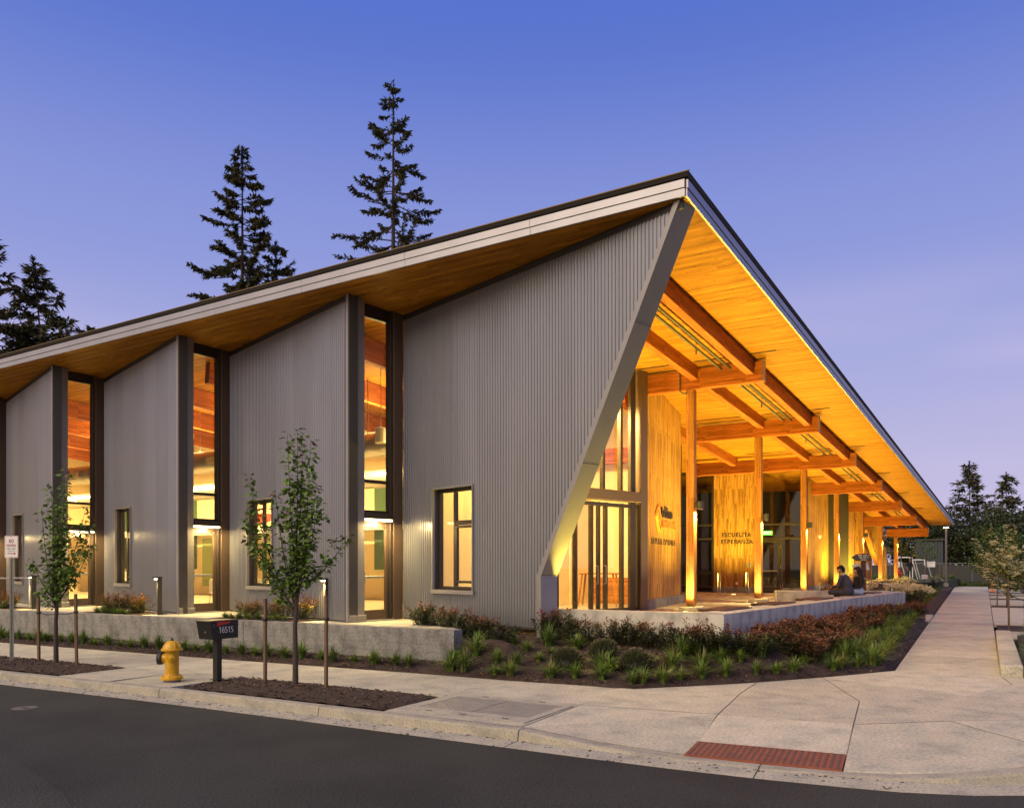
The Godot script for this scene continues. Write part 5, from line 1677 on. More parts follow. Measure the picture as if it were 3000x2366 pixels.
func no_parking() -> void:
	var s := thing("no_parking_sign", "white and red no-parking fire-lane sign on a perforated post at left", "sign", Vector3(-17.43, 0, -8.60), 0.56)
	var post := MB.new()
	post.bevel_box(Vector3(0, 1.15, 0), Vector3(0.008, 2.3, 0.045), 0.001)
	for x in [-1.0, 1.0]:
		post.bevel_box(Vector3(x * 0.03, 1.15, 0.022), Vector3(0.028, 2.298, 0.006), 0.001)
		post.bevel_box(Vector3(x * 0.014, 1.15, 0.0), Vector3(0.006, 2.296, 0.040), 0.001)
	var po := part(s, "post", post, M.galv)
	var hm := MB.new()
	for i in 62:
		for x in [-0.03, 0.03]:
			hm.lathe([Vector2(0.0065, 0.0), Vector2(0.0, 0.001)], 6, Transform3D(Basis(Vector3(1, 0, 0), Vector3(0, 0, 1), Vector3(0, -1, 0)), Vector3(x, 0.04 + i * 0.026, 0.0255)))
	part(po, "holes", hm, M.rubber)
	part(s, "foot_bracket", bx(Vector3(0.36, 0.012, 0.05), 0.003), M.galv, Transform3D(Basis(), Vector3(0.05, 0.008, 0)))
	var y := 2.33
	var rr := func(w: float, h: float, r: float):
		var p := PackedVector2Array()
		for k in [[1, 1, 0], [-1, 1, 90], [-1, -1, 180], [1, -1, 270]]:
			for a in 5:
				var t := deg_to_rad(k[2] + a * 22.5)
				p.append(Vector2(k[0] * (w / 2 - r) + cos(t) * r, k[1] * (h / 2 - r) + sin(t) * r))
		return p
	var b := MB.new()
	b.prism(rr.call(0.275, 0.445, 0.022), 0.030, 0.034, Transform3D(Basis(), Vector3(0, y, 0)))
	var board := part(s, "board", b, M.white)
	var rim := MB.new()
	var oo: PackedVector2Array = rr.call(0.262, 0.432, 0.018)
	var ii: PackedVector2Array = rr.call(0.250, 0.420, 0.013)
	for i in oo.size():
		var j := (i + 1) % oo.size()
		rim.quad(Vector3(oo[i].x, oo[i].y + y, 0.0352), Vector3(oo[j].x, oo[j].y + y, 0.0352), Vector3(ii[j].x, ii[j].y + y, 0.0352), Vector3(ii[i].x, ii[i].y + y, 0.0352))
	part(board, "border", rim, M.sign_red)
	var at := func(v: float): return Transform3D(Basis(), Vector3(0, y + v, 0.0345))
	letters(board, "lettering", "NO", 0.078, 0.095, 0.001, M.sign_red, at.call(0.075), true)
	letters(board, "lettering", "PARKING", 0.048, 0.19, 0.001, M.sign_red, at.call(0.003), true)
	letters(board, "lettering", "FIRE LANE", 0.036, 0.175, 0.001, M.ink, at.call(-0.055))
	letters(board, "lettering", "TOW-AWAY ZONE", 0.020, 0.155, 0.001, M.ink, at.call(-0.094))
	var ar := MB.new()
	ar.prism(PackedVector2Array([Vector2(-0.08, -0.008), Vector2(0.052, -0.008), Vector2(0.052, -0.026), Vector2(0.095, 0.0), Vector2(0.052, 0.026), Vector2(0.052, 0.008), Vector2(-0.08, 0.008)]), 0.0345, 0.0355, Transform3D(Basis(), Vector3(0.002, y - 0.135, 0)))
	part(board, "arrow", ar, M.sign_red)
	for v in [0.185, -0.19]: part(board, "bolt", bx(Vector3(0.014, 0.014, 0.006), 0.002), M.galv, Transform3D(Basis(), Vector3(0, y + v, 0.036)))


func signs() -> void:
	var tw := fr(Vector3(-9.72, 0, -22.45), Vector3(-0.83, 0, -5.15))
	var a := thing("wall_lettering", "dark letters reading LA PLAZA ESPERANZA on the first timber wall", "lettering", tw * Vector3(2.6, 2.62, 0.0), 0.0)
	a.basis = tw.basis
	letters(a, "lettering", "LA PLAZA ESPERANZA", 0.19, 3.4, 0.012, M.ink, Transform3D())
	var l := thing("logo_sign", "black and orange logo with angular emblem above the dark letters on the first timber wall", "logo sign", tw * Vector3(2.5, 3.2, 0.0), 0.0)
	l.basis = tw.basis
	letters(l, "lettering", "latino", 0.30, 1.55, 0.05, M.ink, Transform3D(Basis(), Vector3(0.42, 0.29, 0)), true)
	letters(l, "lettering", "network", 0.24, 2.0, 0.05, M.orange, Transform3D(Basis(), Vector3(0.75, -0.02, 0)), true)
	part(l, "macron", bx(Vector3(0.34, 0.04, 0.04), 0.004), M.ink, Transform3D(Basis(), Vector3(0.30, 0.62, 0.025)))
	var strokes := [[Vector2(-0.75, 0.62), Vector2(-1.15, 0.30), 0], [Vector2(-0.75, 0.62), Vector2(-0.40, 0.26), 0], [Vector2(-1.15, 0.28), Vector2(-0.78, 0.12), 1], [Vector2(-0.80, 0.30), Vector2(-0.52, 0.05), 0], [Vector2(-1.05, 0.22), Vector2(-0.85, -0.22), 1], [Vector2(-0.82, 0.08), Vector2(-0.55, -0.20), 1], [Vector2(-0.5, 0.2), Vector2(-0.42, -0.1), 0], [Vector2(-0.78, 0.44), Vector2(-0.92, 0.25), 1]]
	for s in strokes:
		var p := Vector3(s[0].x, s[0].y, 0.02)
		var q := Vector3(s[1].x, s[1].y, 0.02)
		part(l, "emblem_stroke", bx(Vector3(p.distance_to(q), 0.10, 0.035), 0.004), M.yellow_plate if s[2] else M.orange, along(p, q))
	var te := fr(Vector3(-15.6, 0, -38.71), Vector3(0.98, 0, -0.197))
	var e := thing("wall_lettering", "dark letters reading ESCUELITA ESPERANZA on the timber wall by the plaza door", "lettering", te * Vector3(3.45, 3.0, 0.0), 0.0)
	e.basis = te.basis
	letters(e, "lettering", "ESCUELITA", 0.20, 1.36, 0.015, M.ink, Transform3D(Basis(), Vector3(-0.02, 0.33, 0)), true)
	letters(e, "lettering", "ESPERANZA", 0.20, 1.48, 0.015, M.ink, Transform3D(Basis(), Vector3(0, 0.0, 0)), true)
	var ic := thing("door_intercom", "small steel intercom plate on the timber wall below the lettering", "intercom", te * Vector3(4.03, 1.92, 0.0))
	ic.basis = te.basis
	part(ic, "plate", bx(Vector3(0.15, 0.24, 0.03), 0.006), M.steel, Transform3D(Basis(), Vector3(0, 0.06, 0.015)))
	for y in [0.11, 0.0]: part(ic, "button", bx(Vector3(0.07, 0.07, 0.012), 0.004), M.black, Transform3D(Basis(), Vector3(0, y, 0.034)))
	var oc := thing("outlet_box", "small pale outlet box low on the timber wall below the lettering", "outlet", te * Vector3(3.45, 1.08, 0.0))
	oc.basis = te.basis
	part(oc, "cover", bx(Vector3(0.10, 0.13, 0.07), 0.012), M.shell, Transform3D(Basis(), Vector3(0, 0.02, 0.035)))
	# direction sign by the path
	var d := thing("direction_sign", "wooden post with dark arrow board and white arrow below it, pointing left", "sign", Vector3(-6.05, 0.4, -36.0), 0.5)
	part(d, "post", bx(Vector3(0.16, 2.05, 0.14), 0.01), M.bench, Transform3D(Basis(), Vector3(0.1, 1.02, 0)))
	var ap := MB.new()
	ap.prism(PackedVector2Array([Vector2(-0.42, 0), Vector2(-0.22, -0.14), Vector2(0.36, -0.14), Vector2(0.36, 0.14), Vector2(-0.22, 0.14)]), 0.075, 0.095, Transform3D(Basis(), Vector3(0, 1.88, 0)))
	var bd := part(d, "arrow_board", ap, M.dark_grey)
	for q in [[0.085, 0.46], [0.0, 0.36], [-0.085, 0.24]]:
		var n := 9
		for k in n:
			if k % 4 == 3: continue
			part(bd, "print_mark", bx(Vector3(q[1] / n * 0.75, 0.035, 0.002)), M.white, Transform3D(Basis(), Vector3(0.08 + (k - n / 2.0 + 0.5) * q[1] / n, 1.88 + q[0], 0.096)))
	var wp := MB.new()
	wp.prism(PackedVector2Array([Vector2(-0.36, 0), Vector2(-0.2, -0.14), Vector2(0.38, -0.14), Vector2(0.30, 0.14), Vector2(-0.2, 0.14)]), -0.095, -0.075, Transform3D(Basis(), Vector3(0, 1.52, 0)))
	part(d, "white_board", wp, M.white)
	var al := thing("fire_alarm_strobe", "small red alarm box on the fourth timber wall", "alarm", Vector3(-9.46, 3.45, -52.0))
	part(al, "case", bx(Vector3(0.06, 0.22, 0.3), 0.01), M.red_paint)
	part(al, "flash_lens", bx(Vector3(0.03, 0.08, 0.12), 0.006), M.white, Transform3D(Basis(), Vector3(0.04, 0.03, 0)))
	var cm := thing("security_camera", "small white dome camera on the timber wall beside the glass door", "camera", Vector3(-9.5, 3.45, -44.2))
	var dm := MB.new()
	dm.lathe([Vector2(0.0, -0.13), Vector2(0.06, -0.10), Vector2(0.085, -0.03), Vector2(0.09, 0.06), Vector2(0.0, 0.07)], 16)
	part(cm, "dome", dm, M.white, Transform3D(Basis(), Vector3(0.1, 0, 0)))
	part(cm, "mount", bx(Vector3(0.1, 0.1, 0.1), 0.01), M.white, Transform3D(Basis(), Vector3(0.05, 0.02, 0)))


# ---------------------------------------------------------------- plants

func tuft_mesh(sd: int, blades: int, h: float, spread: float, fresh: float) -> ArrayMesh:
	var r := RandomNumberGenerator.new()
	r.seed = sd
	var m := MB.new()
	for i in blades:
		var a := r.randf() * TAU
		var out := Vector3(cos(a), 0, sin(a))
		var lean := pow(r.randf(), 0.7) * 1.15
		var l := h * r.randf_range(0.7, 1.15)
		var w := r.randf_range(0.006, 0.011)
		var root := out * r.randf_range(0.0, 0.045)
		var side := Vector3(-out.z, 0, out.x) * w
		var prev := root
		var k := r.randf()
		var base := Color(0.055, 0.095, 0.02).lerp(Color(0.14, 0.23, 0.028), k * fresh) * r.randf_range(0.75, 1.3)
		if r.randf() < 0.12: base = Color(0.16, 0.12, 0.05)
		for s in 4:
			var u := (s + 1) / 4.0
			var p := root + Vector3.UP * l * (u - 0.55 * lean * u * u) + out * spread * lean * u * u
			var wa := 1.0 - 0.85 * s / 4.0
			var wb := 1.0 - 0.85 * (s + 1) / 4.0 if s < 3 else 0.05
			m.col = base * (0.8 + 0.5 * u)
			m.quad(prev - side * wa, prev + side * wa, p + side * wb, p - side * wb)
			prev = p
	return m.mesh()


func shrub_mesh(sd: int, h: float, w: float, leaves: int, low: Color, tip: Color, size: float, part_tip: float) -> Array:   # [stems, foliage]
	var r := RandomNumberGenerator.new()
	r.seed = sd
	var st := MB.new()
	var lf := MB.new()
	var n := 16
	for i in n:
		var a := r.randf() * TAU
		var d := Vector3(cos(a), 0, sin(a))
		var reach := w * 0.5 * sqrt(r.randf())
		var hh := h * r.randf_range(0.65, 1.08) * (1.0 - 0.35 * pow(reach / (w * 0.5), 2.0))
		var p0 := d * reach * 0.25
		var p1 := d * reach * 0.7 + Vector3.UP * hh * 0.5
		var p2 := d * reach + Vector3.UP * hh
		st.tube([p0, p1, p2], [0.007, 0.005, 0.002], 4, false)
		for k in leaves / n:
			var u := pow(r.randf(), 0.75)
			var p := p0.lerp(p1, u).lerp(p1.lerp(p2, u), u)
			var q := Vector3(r.randf_range(-1, 1), r.randf_range(-0.25, 0.8), r.randf_range(-1, 1)).normalized()
			p += q * r.randf_range(0.0, 0.085) * (1.15 - 0.5 * u)
			var red := smoothstep(1.0 - part_tip, 1.0, p.y / h) * r.randf_range(0.5, 1.0)
			lf.col = low.lerp(tip, clampf(red + (0.25 if r.randf() < 0.06 else 0.0), 0, 1)) * r.randf_range(0.7, 1.35)
			var up := Vector3(r.randf_range(-0.5, 0.5), 1, r.randf_range(-0.5, 0.5)).normalized()
			lf.leaf(p, q, up, size * r.randf_range(0.7, 1.3), size * 0.42)
	return [st.mesh(), lf.mesh()]


func shrub(called: String, label: String, cat: String, v: Array, at: Vector3, turn: float, group: String, s := 1.0) -> Node3D:
	var o := thing(called, label, cat, at, turn, group)
	part(o, "stems", v[0], M.trunk, Transform3D(Basis().scaled(Vector3.ONE * s), Vector3.ZERO))
	part(o, "foliage", v[1], M.leaf, Transform3D(Basis().scaled(Vector3.ONE * s), Vector3.ZERO))
	return o


func walk_along(line: Array, inset: float, step: float, jitter: float, r: RandomNumberGenerator) -> Array:   # points beside a line, on its left
	var out := []
	var carry := r.randf() * step
	for i in line.size() - 1:
		var a: Vector2 = line[i]
		var b: Vector2 = line[i + 1]
		var l := a.distance_to(b)
		var d := (b - a) / l
		var n := Vector2(d.y, -d.x)
		while carry < l:
			out.append(a + d * carry + n * inset + Vector2(r.randf_range(-jitter, jitter), r.randf_range(-jitter, jitter)))
			carry += step * r.randf_range(0.85, 1.15)
		carry -= l
	return out


func planting() -> void:
	var r := RandomNumberGenerator.new()
	r.seed = 23
	var gm := []
	for i in 6: gm.append(tuft_mesh(100 + i, 110, [0.25, 0.21, 0.29, 0.23, 0.27, 0.19][i], [0.22, 0.24, 0.26, 0.19, 0.22, 0.2][i], [1.0, 0.6, 0.9, 1.2, 0.5, 1.1][i]))
	var spots := []
	var strip := []
	for p in walk_along([Vector2(-27, -10.35), Vector2(-22.2, -10.66), Vector2(-13.86, -11.28), Vector2(-9.75, -11.66)], 0.50, 0.44, 0.06, r): strip.append(p)
	var front := [Vector2(-9.3, -11.68), Vector2(-6.71, -11.82), Vector2(-5.5, -11.95), Vector2(-5.16, -12.3), Vector2(-4.19, -13.45), Vector2(-3.3, -14.85)]
	for q in [[0.30, 0.46], [0.72, 0.46], [1.14, 0.50]]:
		for p in walk_along(front, q[0], q[1], 0.13, r): spots.append(p)
	for p in walk_along([Vector2(-9.2, -13.0), Vector2(-7.2, -13.3)], 0.1, 0.62, 0.1, r): spots.append(p)
	for p in walk_along([Vector2(-9.2, -12.8), Vector2(-7.0, -13.5)], 0.5, 0.62, 0.1, r): spots.append(p)
	for q in [[0.32, 0.40], [0.66, 0.40], [1.0, 0.44]]:
		for p in walk_along([Vector2(-3.0, -15.2), Vector2(-2.3, -16.75), Vector2(-3.2, -31.5)], q[0], q[1], 0.07, r):
			if q[0] < 0.9 or p.y > -24.0: spots.append(p)
	var mounds := [Vector2(-6.55, -13.35), Vector2(-6.95, -12.70), Vector2(-5.78, -13.0)]
	var base := Node3D.new()
	var i := 0
	for p in strip:
		var o := thing("ornamental_grass", "low grass tuft in the row between the street pavement and the long retaining wall", "grass tuft", Vector3(p.x, bed_height(p.x, p.y) - 0.01, p.y), r.randf() * TAU, "grass tufts along the retaining wall")
		part(o, "blades", gm[i % 6], M.leaf, Transform3D(Basis().scaled(Vector3.ONE * r.randf_range(1.05, 1.6)), Vector3.ZERO))
		i += 1
	for p in spots:
		if side_of(p, edge_w) > 0 or seg_dist(p, edge_w) < 0.25: continue
		var hit := false
		for m in mounds:
			if p.distance_to(m) < 0.36: hit = true
		if hit: continue
		var o := thing("ornamental_grass", "fresh green grass tuft spread over the mulch of the corner bed in front of the shrubs" if p.y > -15.0 else "green grass tuft in the rows along the side pavement below the red shrubs", "grass tuft", Vector3(p.x, bed_height(p.x, p.y) - 0.01, p.y), r.randf() * TAU, "grass tufts in the corner bed" if p.y > -15.0 else "grass tufts along the side pavement")
		part(o, "blades", gm[i % 6], M.leaf, Transform3D(Basis().scaled(Vector3.ONE * r.randf_range(1.05, 1.95)), Vector3.ZERO))
		i += 1
	base.free()
	# heather-like mounds
	var md := MB.new()
	for k in 900:
		var z := r.randf_range(-0.1, 1.0)
		var a := r.randf() * TAU
		var d := Vector3(cos(a) * sqrt(1 - z * z), z, sin(a) * sqrt(1 - z * z))
		var b := Vector3(d.x * 0.24, 0.10 + d.y * 0.22, d.z * 0.24)
		var l := r.randf_range(0.05, 0.10)
		var s := Vector3(r.randf_range(-1, 1), r.randf_range(-1, 1), r.randf_range(-1, 1)).cross(d).normalized() * 0.007
		var e := b + (d + Vector3.UP * 0.9).normalized() * l
		md.col = Color(0.045, 0.06, 0.024) * r.randf_range(0.6, 1.4)
		md.quad(b - s, b + s, e + s * 0.8, e - s * 0.8)
		md.col = Color(0.20, 0.15, 0.09) * r.randf_range(0.6, 1.3) if r.randf() < 0.6 else Color(0.06, 0.08, 0.03)
		md.quad(e - s, e + s, e + s * 0.3 + d * 0.022, e - s * 0.3 + d * 0.022)
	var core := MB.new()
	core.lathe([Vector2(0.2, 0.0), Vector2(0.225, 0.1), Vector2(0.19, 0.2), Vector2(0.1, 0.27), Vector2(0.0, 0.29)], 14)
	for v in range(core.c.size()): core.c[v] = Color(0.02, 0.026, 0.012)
	var mw := ["round heather mound with pale tips, farthest back of the three", "round heather mound with pale tips, front left of the three", "round heather mound with pale tips, right of the three"]
	for k in 3:
		var p: Vector2 = mounds[k]
		var o := thing("heather_mound", mw[k], "shrub", Vector3(p.x, bed_height(p.x, p.y) - 0.03, p.y), k * 2.0, "heather mounds in the corner bed")
		part(o, "heart", core, M.leaf)
		part(o, "shoots", md, M.leaf)
	# heavenly-bamboo shrubs: green below, red at the tips
	var nan := []
	for k in 5: nan.append(shrub_mesh(200 + k, 0.56, 0.76, 1200, Color(0.035, 0.048, 0.016), Color(0.26, 0.055, 0.035), 0.066, [0.55, 0.35, 0.6, 0.3, 0.5][k]))
	var red := []
	for k in 4: red.append(shrub_mesh(220 + k, 0.42, 0.78, 1200, Color(0.05, 0.05, 0.018), Color(0.23, 0.075, 0.04), 0.066, [0.6, 0.85, 0.5, 0.7][k]))
	i = 0
	var k0 := -1
	for p in walk_along([Vector2(-11.6, -14.75), Vector2(-8.6, -13.85)], -0.35, 0.44, 0.06, r):
		k0 += 1
		shrub("red_tipped_shrub", "%s red-tipped shrub from the left at the foot of the large ribbed wall" % NTH[k0 % 16], "shrub", nan[i % 5], Vector3(p.x, bed_height(p.x, p.y) - 0.02, p.y), r.randf() * TAU, "red-tipped shrubs along the ribbed wall", r.randf_range(0.9, 1.15))
		i += 1
	k0 = -1
	for p in walk_along([Vector2(-8.5, -14.7), Vector2(-4.9, -14.85)], -0.42, 0.42, 0.06, r):
		k0 += 1
		shrub("red_tipped_shrub", "%s red-tipped shrub from the left before the street side of the seat wall" % NTH[k0 % 16], "shrub", nan[i % 5], Vector3(p.x, bed_height(p.x, p.y) - 0.02, p.y), r.randf() * TAU, "red-tipped shrubs before the seat wall", r.randf_range(0.9, 1.15))
		i += 1
	for p in [Vector2(-4.75, -14.5), Vector2(-4.42, -14.75), Vector2(-4.2, -15.15), Vector2(-5.15, -14.35)]:
		shrub("red_tipped_shrub", "red-tipped shrub at the seat wall's outer corner, %s from the street" % ["second", "third", "farthest", "nearest"][[-4.75, -4.42, -4.2, -5.15].find(snappedf(p.x, 0.01))], "shrub", nan[i % 5], Vector3(p.x, bed_height(p.x, p.y) - 0.02, p.y), r.randf() * TAU, "red-tipped shrubs at the seat wall's corner", r.randf_range(0.85, 1.05))
		i += 1
	for q in [[0.42, 0.50, "inner"], [0.86, 0.55, "middle"], [1.2, 0.62, "outer"]]:
		k0 = -1
		for p in walk_along([Vector2(-4.75, -15.4), Vector2(-3.86, -32.2)], -q[0], q[1], 0.09, r):
			var o: Vector2 = p
			var room := -2.23 + 0.0601 * (o.y + 16.74) - o.x
			if room < [0.35, 0.95, 1.0][["inner", "middle", "outer"].find(q[2])]: continue
			k0 += 1
			shrub("red_tipped_shrub", "%s coppery shrub from the corner in the %s hedge row along the seat wall" % [NTH[k0 % 40], q[2]], "shrub", red[i % 4], Vector3(o.x, bed_height(o.x, o.y) - 0.02, o.y), r.randf() * TAU, "coppery shrubs along the seat wall", r.randf_range(0.85, 1.2))
			i += 1
	# orange-tipped shrubs on the terrace between the doors, golden lamp glow put into their leaf colours
	var lamp_gold := []
	for k in 3: lamp_gold.append(shrub_mesh(240 + k, 0.55, 0.80, 1000, Color(0.09, 0.10, 0.02), Color(0.36, 0.13, 0.03), 0.064, 0.75))
	for g in [[Vector2(-25.9, -12.95), Vector2(-28.6, -12.9), "orange-tipped shrub at the far left behind the sign post", "orange-tipped shrubs at the far left"], [Vector2(-21.95, -13.35), Vector2(-20.15, -13.25), "orange-tipped shrub between the left and middle glazed doors", "orange-tipped shrubs behind the hydrant"], [Vector2(-16.9, -13.6), Vector2(-14.6, -13.75), "orange-tipped shrub behind the middle young tree", "orange-tipped shrubs behind the middle tree"]]:
		var n := 5
		for k in n:
			var p: Vector2 = g[0].lerp(g[1], (k + 0.5) / n) + Vector2(0, r.randf_range(-0.2, 0.2))
			shrub("orange_tipped_shrub", "%s from the left, %s" % [NTH[k], g[2]], "shrub", lamp_gold[k % 3], Vector3(p.x, FLOOR - 0.02, p.y), r.randf() * TAU, g[3], r.randf_range(0.85, 1.15))
		for k in 8:
			var p: Vector2 = g[0].lerp(g[1], (k + 0.5) / 8.0) + Vector2(0, 0.42 + r.randf_range(-0.08, 0.08))
			var o := thing("ornamental_grass", "grass tuft on the terrace edge under the %s" % (g[3] as String), "grass tuft", Vector3(p.x, FLOOR - 0.01, p.y), r.randf() * TAU, "grass tufts under " + g[3])
			part(o, "blades", gm[k % 6], M.leaf)
		var soil := MB.new()
		soil.bevel_box(Vector3.ZERO, Vector3(absf(g[0].x - g[1].x) + 0.5, 0.03, 1.3), 0.012)
		struct("planting_bed", soil, M.mulch, Transform3D(Basis(), Vector3((g[0].x + g[1].x) / 2, FLOOR + 0.006, (g[0].y + g[1].y) / 2 + 0.12)))
	# white-flowering shrubs beyond the path
	var wf := []
	for k in 3:
		var v := shrub_mesh(260 + k, 0.75, 1.1, 700, Color(0.05, 0.075, 0.02), Color(0.13, 0.16, 0.04), 0.08, 0.4)
		var f := MB.new()
		for c in 120:
			var a := r.randf() * TAU
			var q := sqrt(r.randf()) * 0.62
			var at := Vector3(cos(a) * q, 0.84 - 0.75 * q * q + r.randf_range(-0.1, 0.06), sin(a) * q)
			for e in 9:
				f.col = Color(0.78, 0.72, 0.48) * r.randf_range(0.75, 1.1)
				var d := Vector3(r.randf_range(-1, 1), r.randf_range(0, 1), r.randf_range(-1, 1)).normalized()
				f.leaf(at + Vector3(r.randf_range(-0.05, 0.05), 0, r.randf_range(-0.05, 0.05)), d, Vector3.UP, 0.05, 0.04)
		v.append(f.mesh())
		wf.append(v)
	i = 0
	for q in [Vector2(-3.95, -36.4), Vector2(-4.8, -36.2), Vector2(-4.3, -37.8), Vector2(-5.3, -38.0), Vector2(-4.6, -39.0), Vector2(-5.8, -37.4), Vector2(-5.6, -39.4), Vector2(-4.9, -40.4), Vector2(-6.4, -39.0), Vector2(-6.0, -41.0), Vector2(-6.8, -43.5), Vector2(-7.2, -46.5), Vector2(-7.6, -52), Vector2(-7.0, -58), Vector2(-7.9, -62), Vector2(-6.2, -66)]:
		var o := shrub("flowering_shrub", ("%s nearest of the creamy white flowering shrubs beyond the path beside the canopy" % NTH[i]) if i < 10 else ("%s distant creamy-flowered shrub from the path towards the far canopy end" % NTH[i - 10]), "shrub", wf[i % 3], Vector3(q.x, 0.34, q.y), r.randf() * TAU, "white-flowering shrubs beyond the path" if i < 10 else "flowering shrubs at the far canopy end", r.randf_range(1.0, 1.25))
		part(o, "flowers", wf[i % 3][2], M.leaf)
		i += 1
	for k in 7:
		var q := Vector2(-6.9 - 0.22 * k, -34.0 - k * 2.3)
		shrub("orange_tipped_shrub", "%s orange-tipped shrub from the seated pair, at the foot of the canopy columns" % NTH[k], "shrub", lamp_gold[k % 3], Vector3(q.x, 0.55, q.y), r.randf() * TAU, "orange-tipped shrubs along the canopy", r.randf_range(1.0, 1.3))
	for k in 26:
		var z := -36.0 - k * 1.15
		var q := Vector2(-2.23 + 0.0601 * (z + 16.74) - 0.65 - 0.5 * (k % 2), z)
		var o := thing("ornamental_grass", "bright green grass tuft in the far bed along the side pavement beyond the path", "grass tuft", Vector3(q.x, 0.12, q.y), r.randf() * TAU, "grass tufts in the far bed")
		part(o, "blades", gm[k % 6], M.leaf, Transform3D(Basis().scaled(Vector3(2.0, 1.6, 2.0)), Vector3.ZERO))
	# raised planter with rushes at the right edge
	var pl := thing("planter_kerb", "raised bed edged with pale precast concrete blocks at the right edge", "planter", Vector3(-0.5, 0, -16.85))
	for k in 6:
		var a := Vector3(-0.535 - 0.0445 * k * 1.5, 0.10, -16.84 - k * 1.5)
		var t := fr(a, Vector3(-0.0445, 0, -1))
		part(pl, "kerb_block", bx(Vector3(1.488, 0.30, 0.34), 0.018), M.slab[k % 4], Transform3D(Basis(), -pl.position) * t * Transform3D(Basis(), Vector3(0.75, -0.04, 0.17)))
	part(pl, "kerb_block", bx(Vector3(1.9, 0.30, 0.34), 0.018), M.slab[0], Transform3D(Basis(), Vector3(0.99 + 0.31, 0.06, -0.17)))
	struct("planting_bed", sheet([Vector2(-0.2, -17.1), Vector2(2.2, -17.1), Vector2(2.2, -25.8), Vector2(-0.45, -25.8)], 0.10), M.mulch)
	for k in 16:
		var q := Vector2(-0.05 + (k % 2) * 0.35 + r.randf() * 0.2, -17.3 - k * 0.5)
		q.x -= 0.028 * (-q.y - 17.0)
		var o := thing("rush_clump", "%s rush clump from the front in the raised bed at the right edge" % NTH[k], "rush", Vector3(q.x, 0.08, q.y), r.randf() * TAU, "rushes in the raised bed")
		part(o, "blades", gm[k % 6], M.leaf, Transform3D(Basis().scaled(Vector3(1.7, 2.0, 1.7)), Vector3.ZERO))


# ---------------------------------------------------------------- trees

func young_tree(called: String, label: String, base: Vector3, tips: Array, crown_from: float, toward: Vector3, leafs: int, size: float, cols: Array, sd: int, flowers := 0) -> Node3D:   # tips: (right of trunk, height); toward: the direction called right
	var r := RandomNumberGenerator.new()
	r.seed = sd
	var o := thing(called, label, "young tree", base)
	var deep := Vector3(-toward.z, 0, toward.x)
	var tr := MB.new()
	var fork := Vector3(0.02, crown_from, 0)
	tr.tube([Vector3(0, -0.03, 0), Vector3(0.01, crown_from * 0.4, 0.01), Vector3(-0.01, crown_from * 0.8, 0), fork, fork + Vector3(0.0, 0.25, 0)], [0.05, 0.042, 0.036, 0.036, 0.024], 10)
	part(o, "trunk", tr, M.trunk)
	var lm := MB.new()
	var lf := MB.new()
	var fl := MB.new()
	var lines := []
	for q in tips:
		var e: Vector3 = toward * q.x + Vector3.UP * q.y + deep * r.randf_range(-0.5, 0.5) * clampf(absf(q.x) + 0.2, 0.2, 0.7)
		var s := fork + Vector3.UP * r.randf_range(-0.1, 0.45)
		var m: Vector3 = s.lerp(e, 0.45) + (toward * q.x * 0.22 - Vector3.UP * 0.10)
		lines.append([s, m, e])
	var extra := []
	for l in lines:
		for k in 2:
			var u := r.randf_range(0.3, 0.8)
			var p := bez(l, u)
			var d := Vector3(r.randf_range(-1, 1), r.randf_range(0.2, 0.9), r.randf_range(-1, 1)).normalized()
			extra.append([p, p + d * 0.10, p + d * r.randf_range(0.14, 0.28) + Vector3.UP * 0.08])
	var all := lines + extra
	for i in all.size():
		var l: Array = all[i]
		var pts := []
		var rad := []
		for k in 7:
			pts.append(bez(l, k / 6.0))
			rad.append((0.014 if i < lines.size() else 0.006) * (1.0 - 0.8 * k / 6.0))
		lm.tube(pts, rad, 5, false)
		var len: float = (l[0] as Vector3).distance_to(l[2])
		for k in int(leafs * len):
			var u := r.randf_range(0.22 if i < lines.size() else 0.1, 1.02)
			var p := bez(l, u)
			var d := Vector3(r.randf_range(-1, 1), r.randf_range(-0.55, 0.35), r.randf_range(-1, 1)).normalized()
			p += d * r.randf_range(0.01, 0.07)
			lf.col = (cols[0] as Color).lerp(cols[1], r.randf()) * r.randf_range(0.7, 1.3)
			if u > 0.97 and r.randf() < 0.3: lf.col = Color(0.14, 0.06, 0.03)
			lf.leaf(p, (d + Vector3.DOWN * 0.3).normalized(), Vector3(r.randf_range(-0.6, 0.6), 1, r.randf_range(-0.6, 0.6)).normalized(), size * r.randf_range(0.55, 1.35), size * 0.72)
		if flowers and r.randf() < 0.9:
			for c in flowers:
				var p := bez(l, r.randf_range(0.4, 1.0)) + Vector3(r.randf_range(-0.08, 0.08), 0.06, r.randf_range(-0.08, 0.08))
				for e in 10:
					fl.col = Color(0.80, 0.75, 0.52) * r.randf_range(0.75, 1.15)
					var d := Vector3(r.randf_range(-1, 1), r.randf_range(0, 1), r.randf_range(-1, 1)).normalized()
					fl.leaf(p + Vector3(r.randf_range(-0.04, 0.04), 0, r.randf_range(-0.04, 0.04)), d, Vector3.UP, 0.035, 0.03)
	part(o, "limbs", lm, M.trunk)
	var cr := part(o, "crown", lf, M.leaf)
	cr.set_meta("kind", "stuff")
	if flowers:
		part(o, "blossom", fl, M.leaf).set_meta("kind", "stuff")
	return o


func bez(l: Array, u: float) -> Vector3:
	return (l[0] as Vector3).lerp(l[1], u).lerp((l[1] as Vector3).lerp(l[2], u), u)


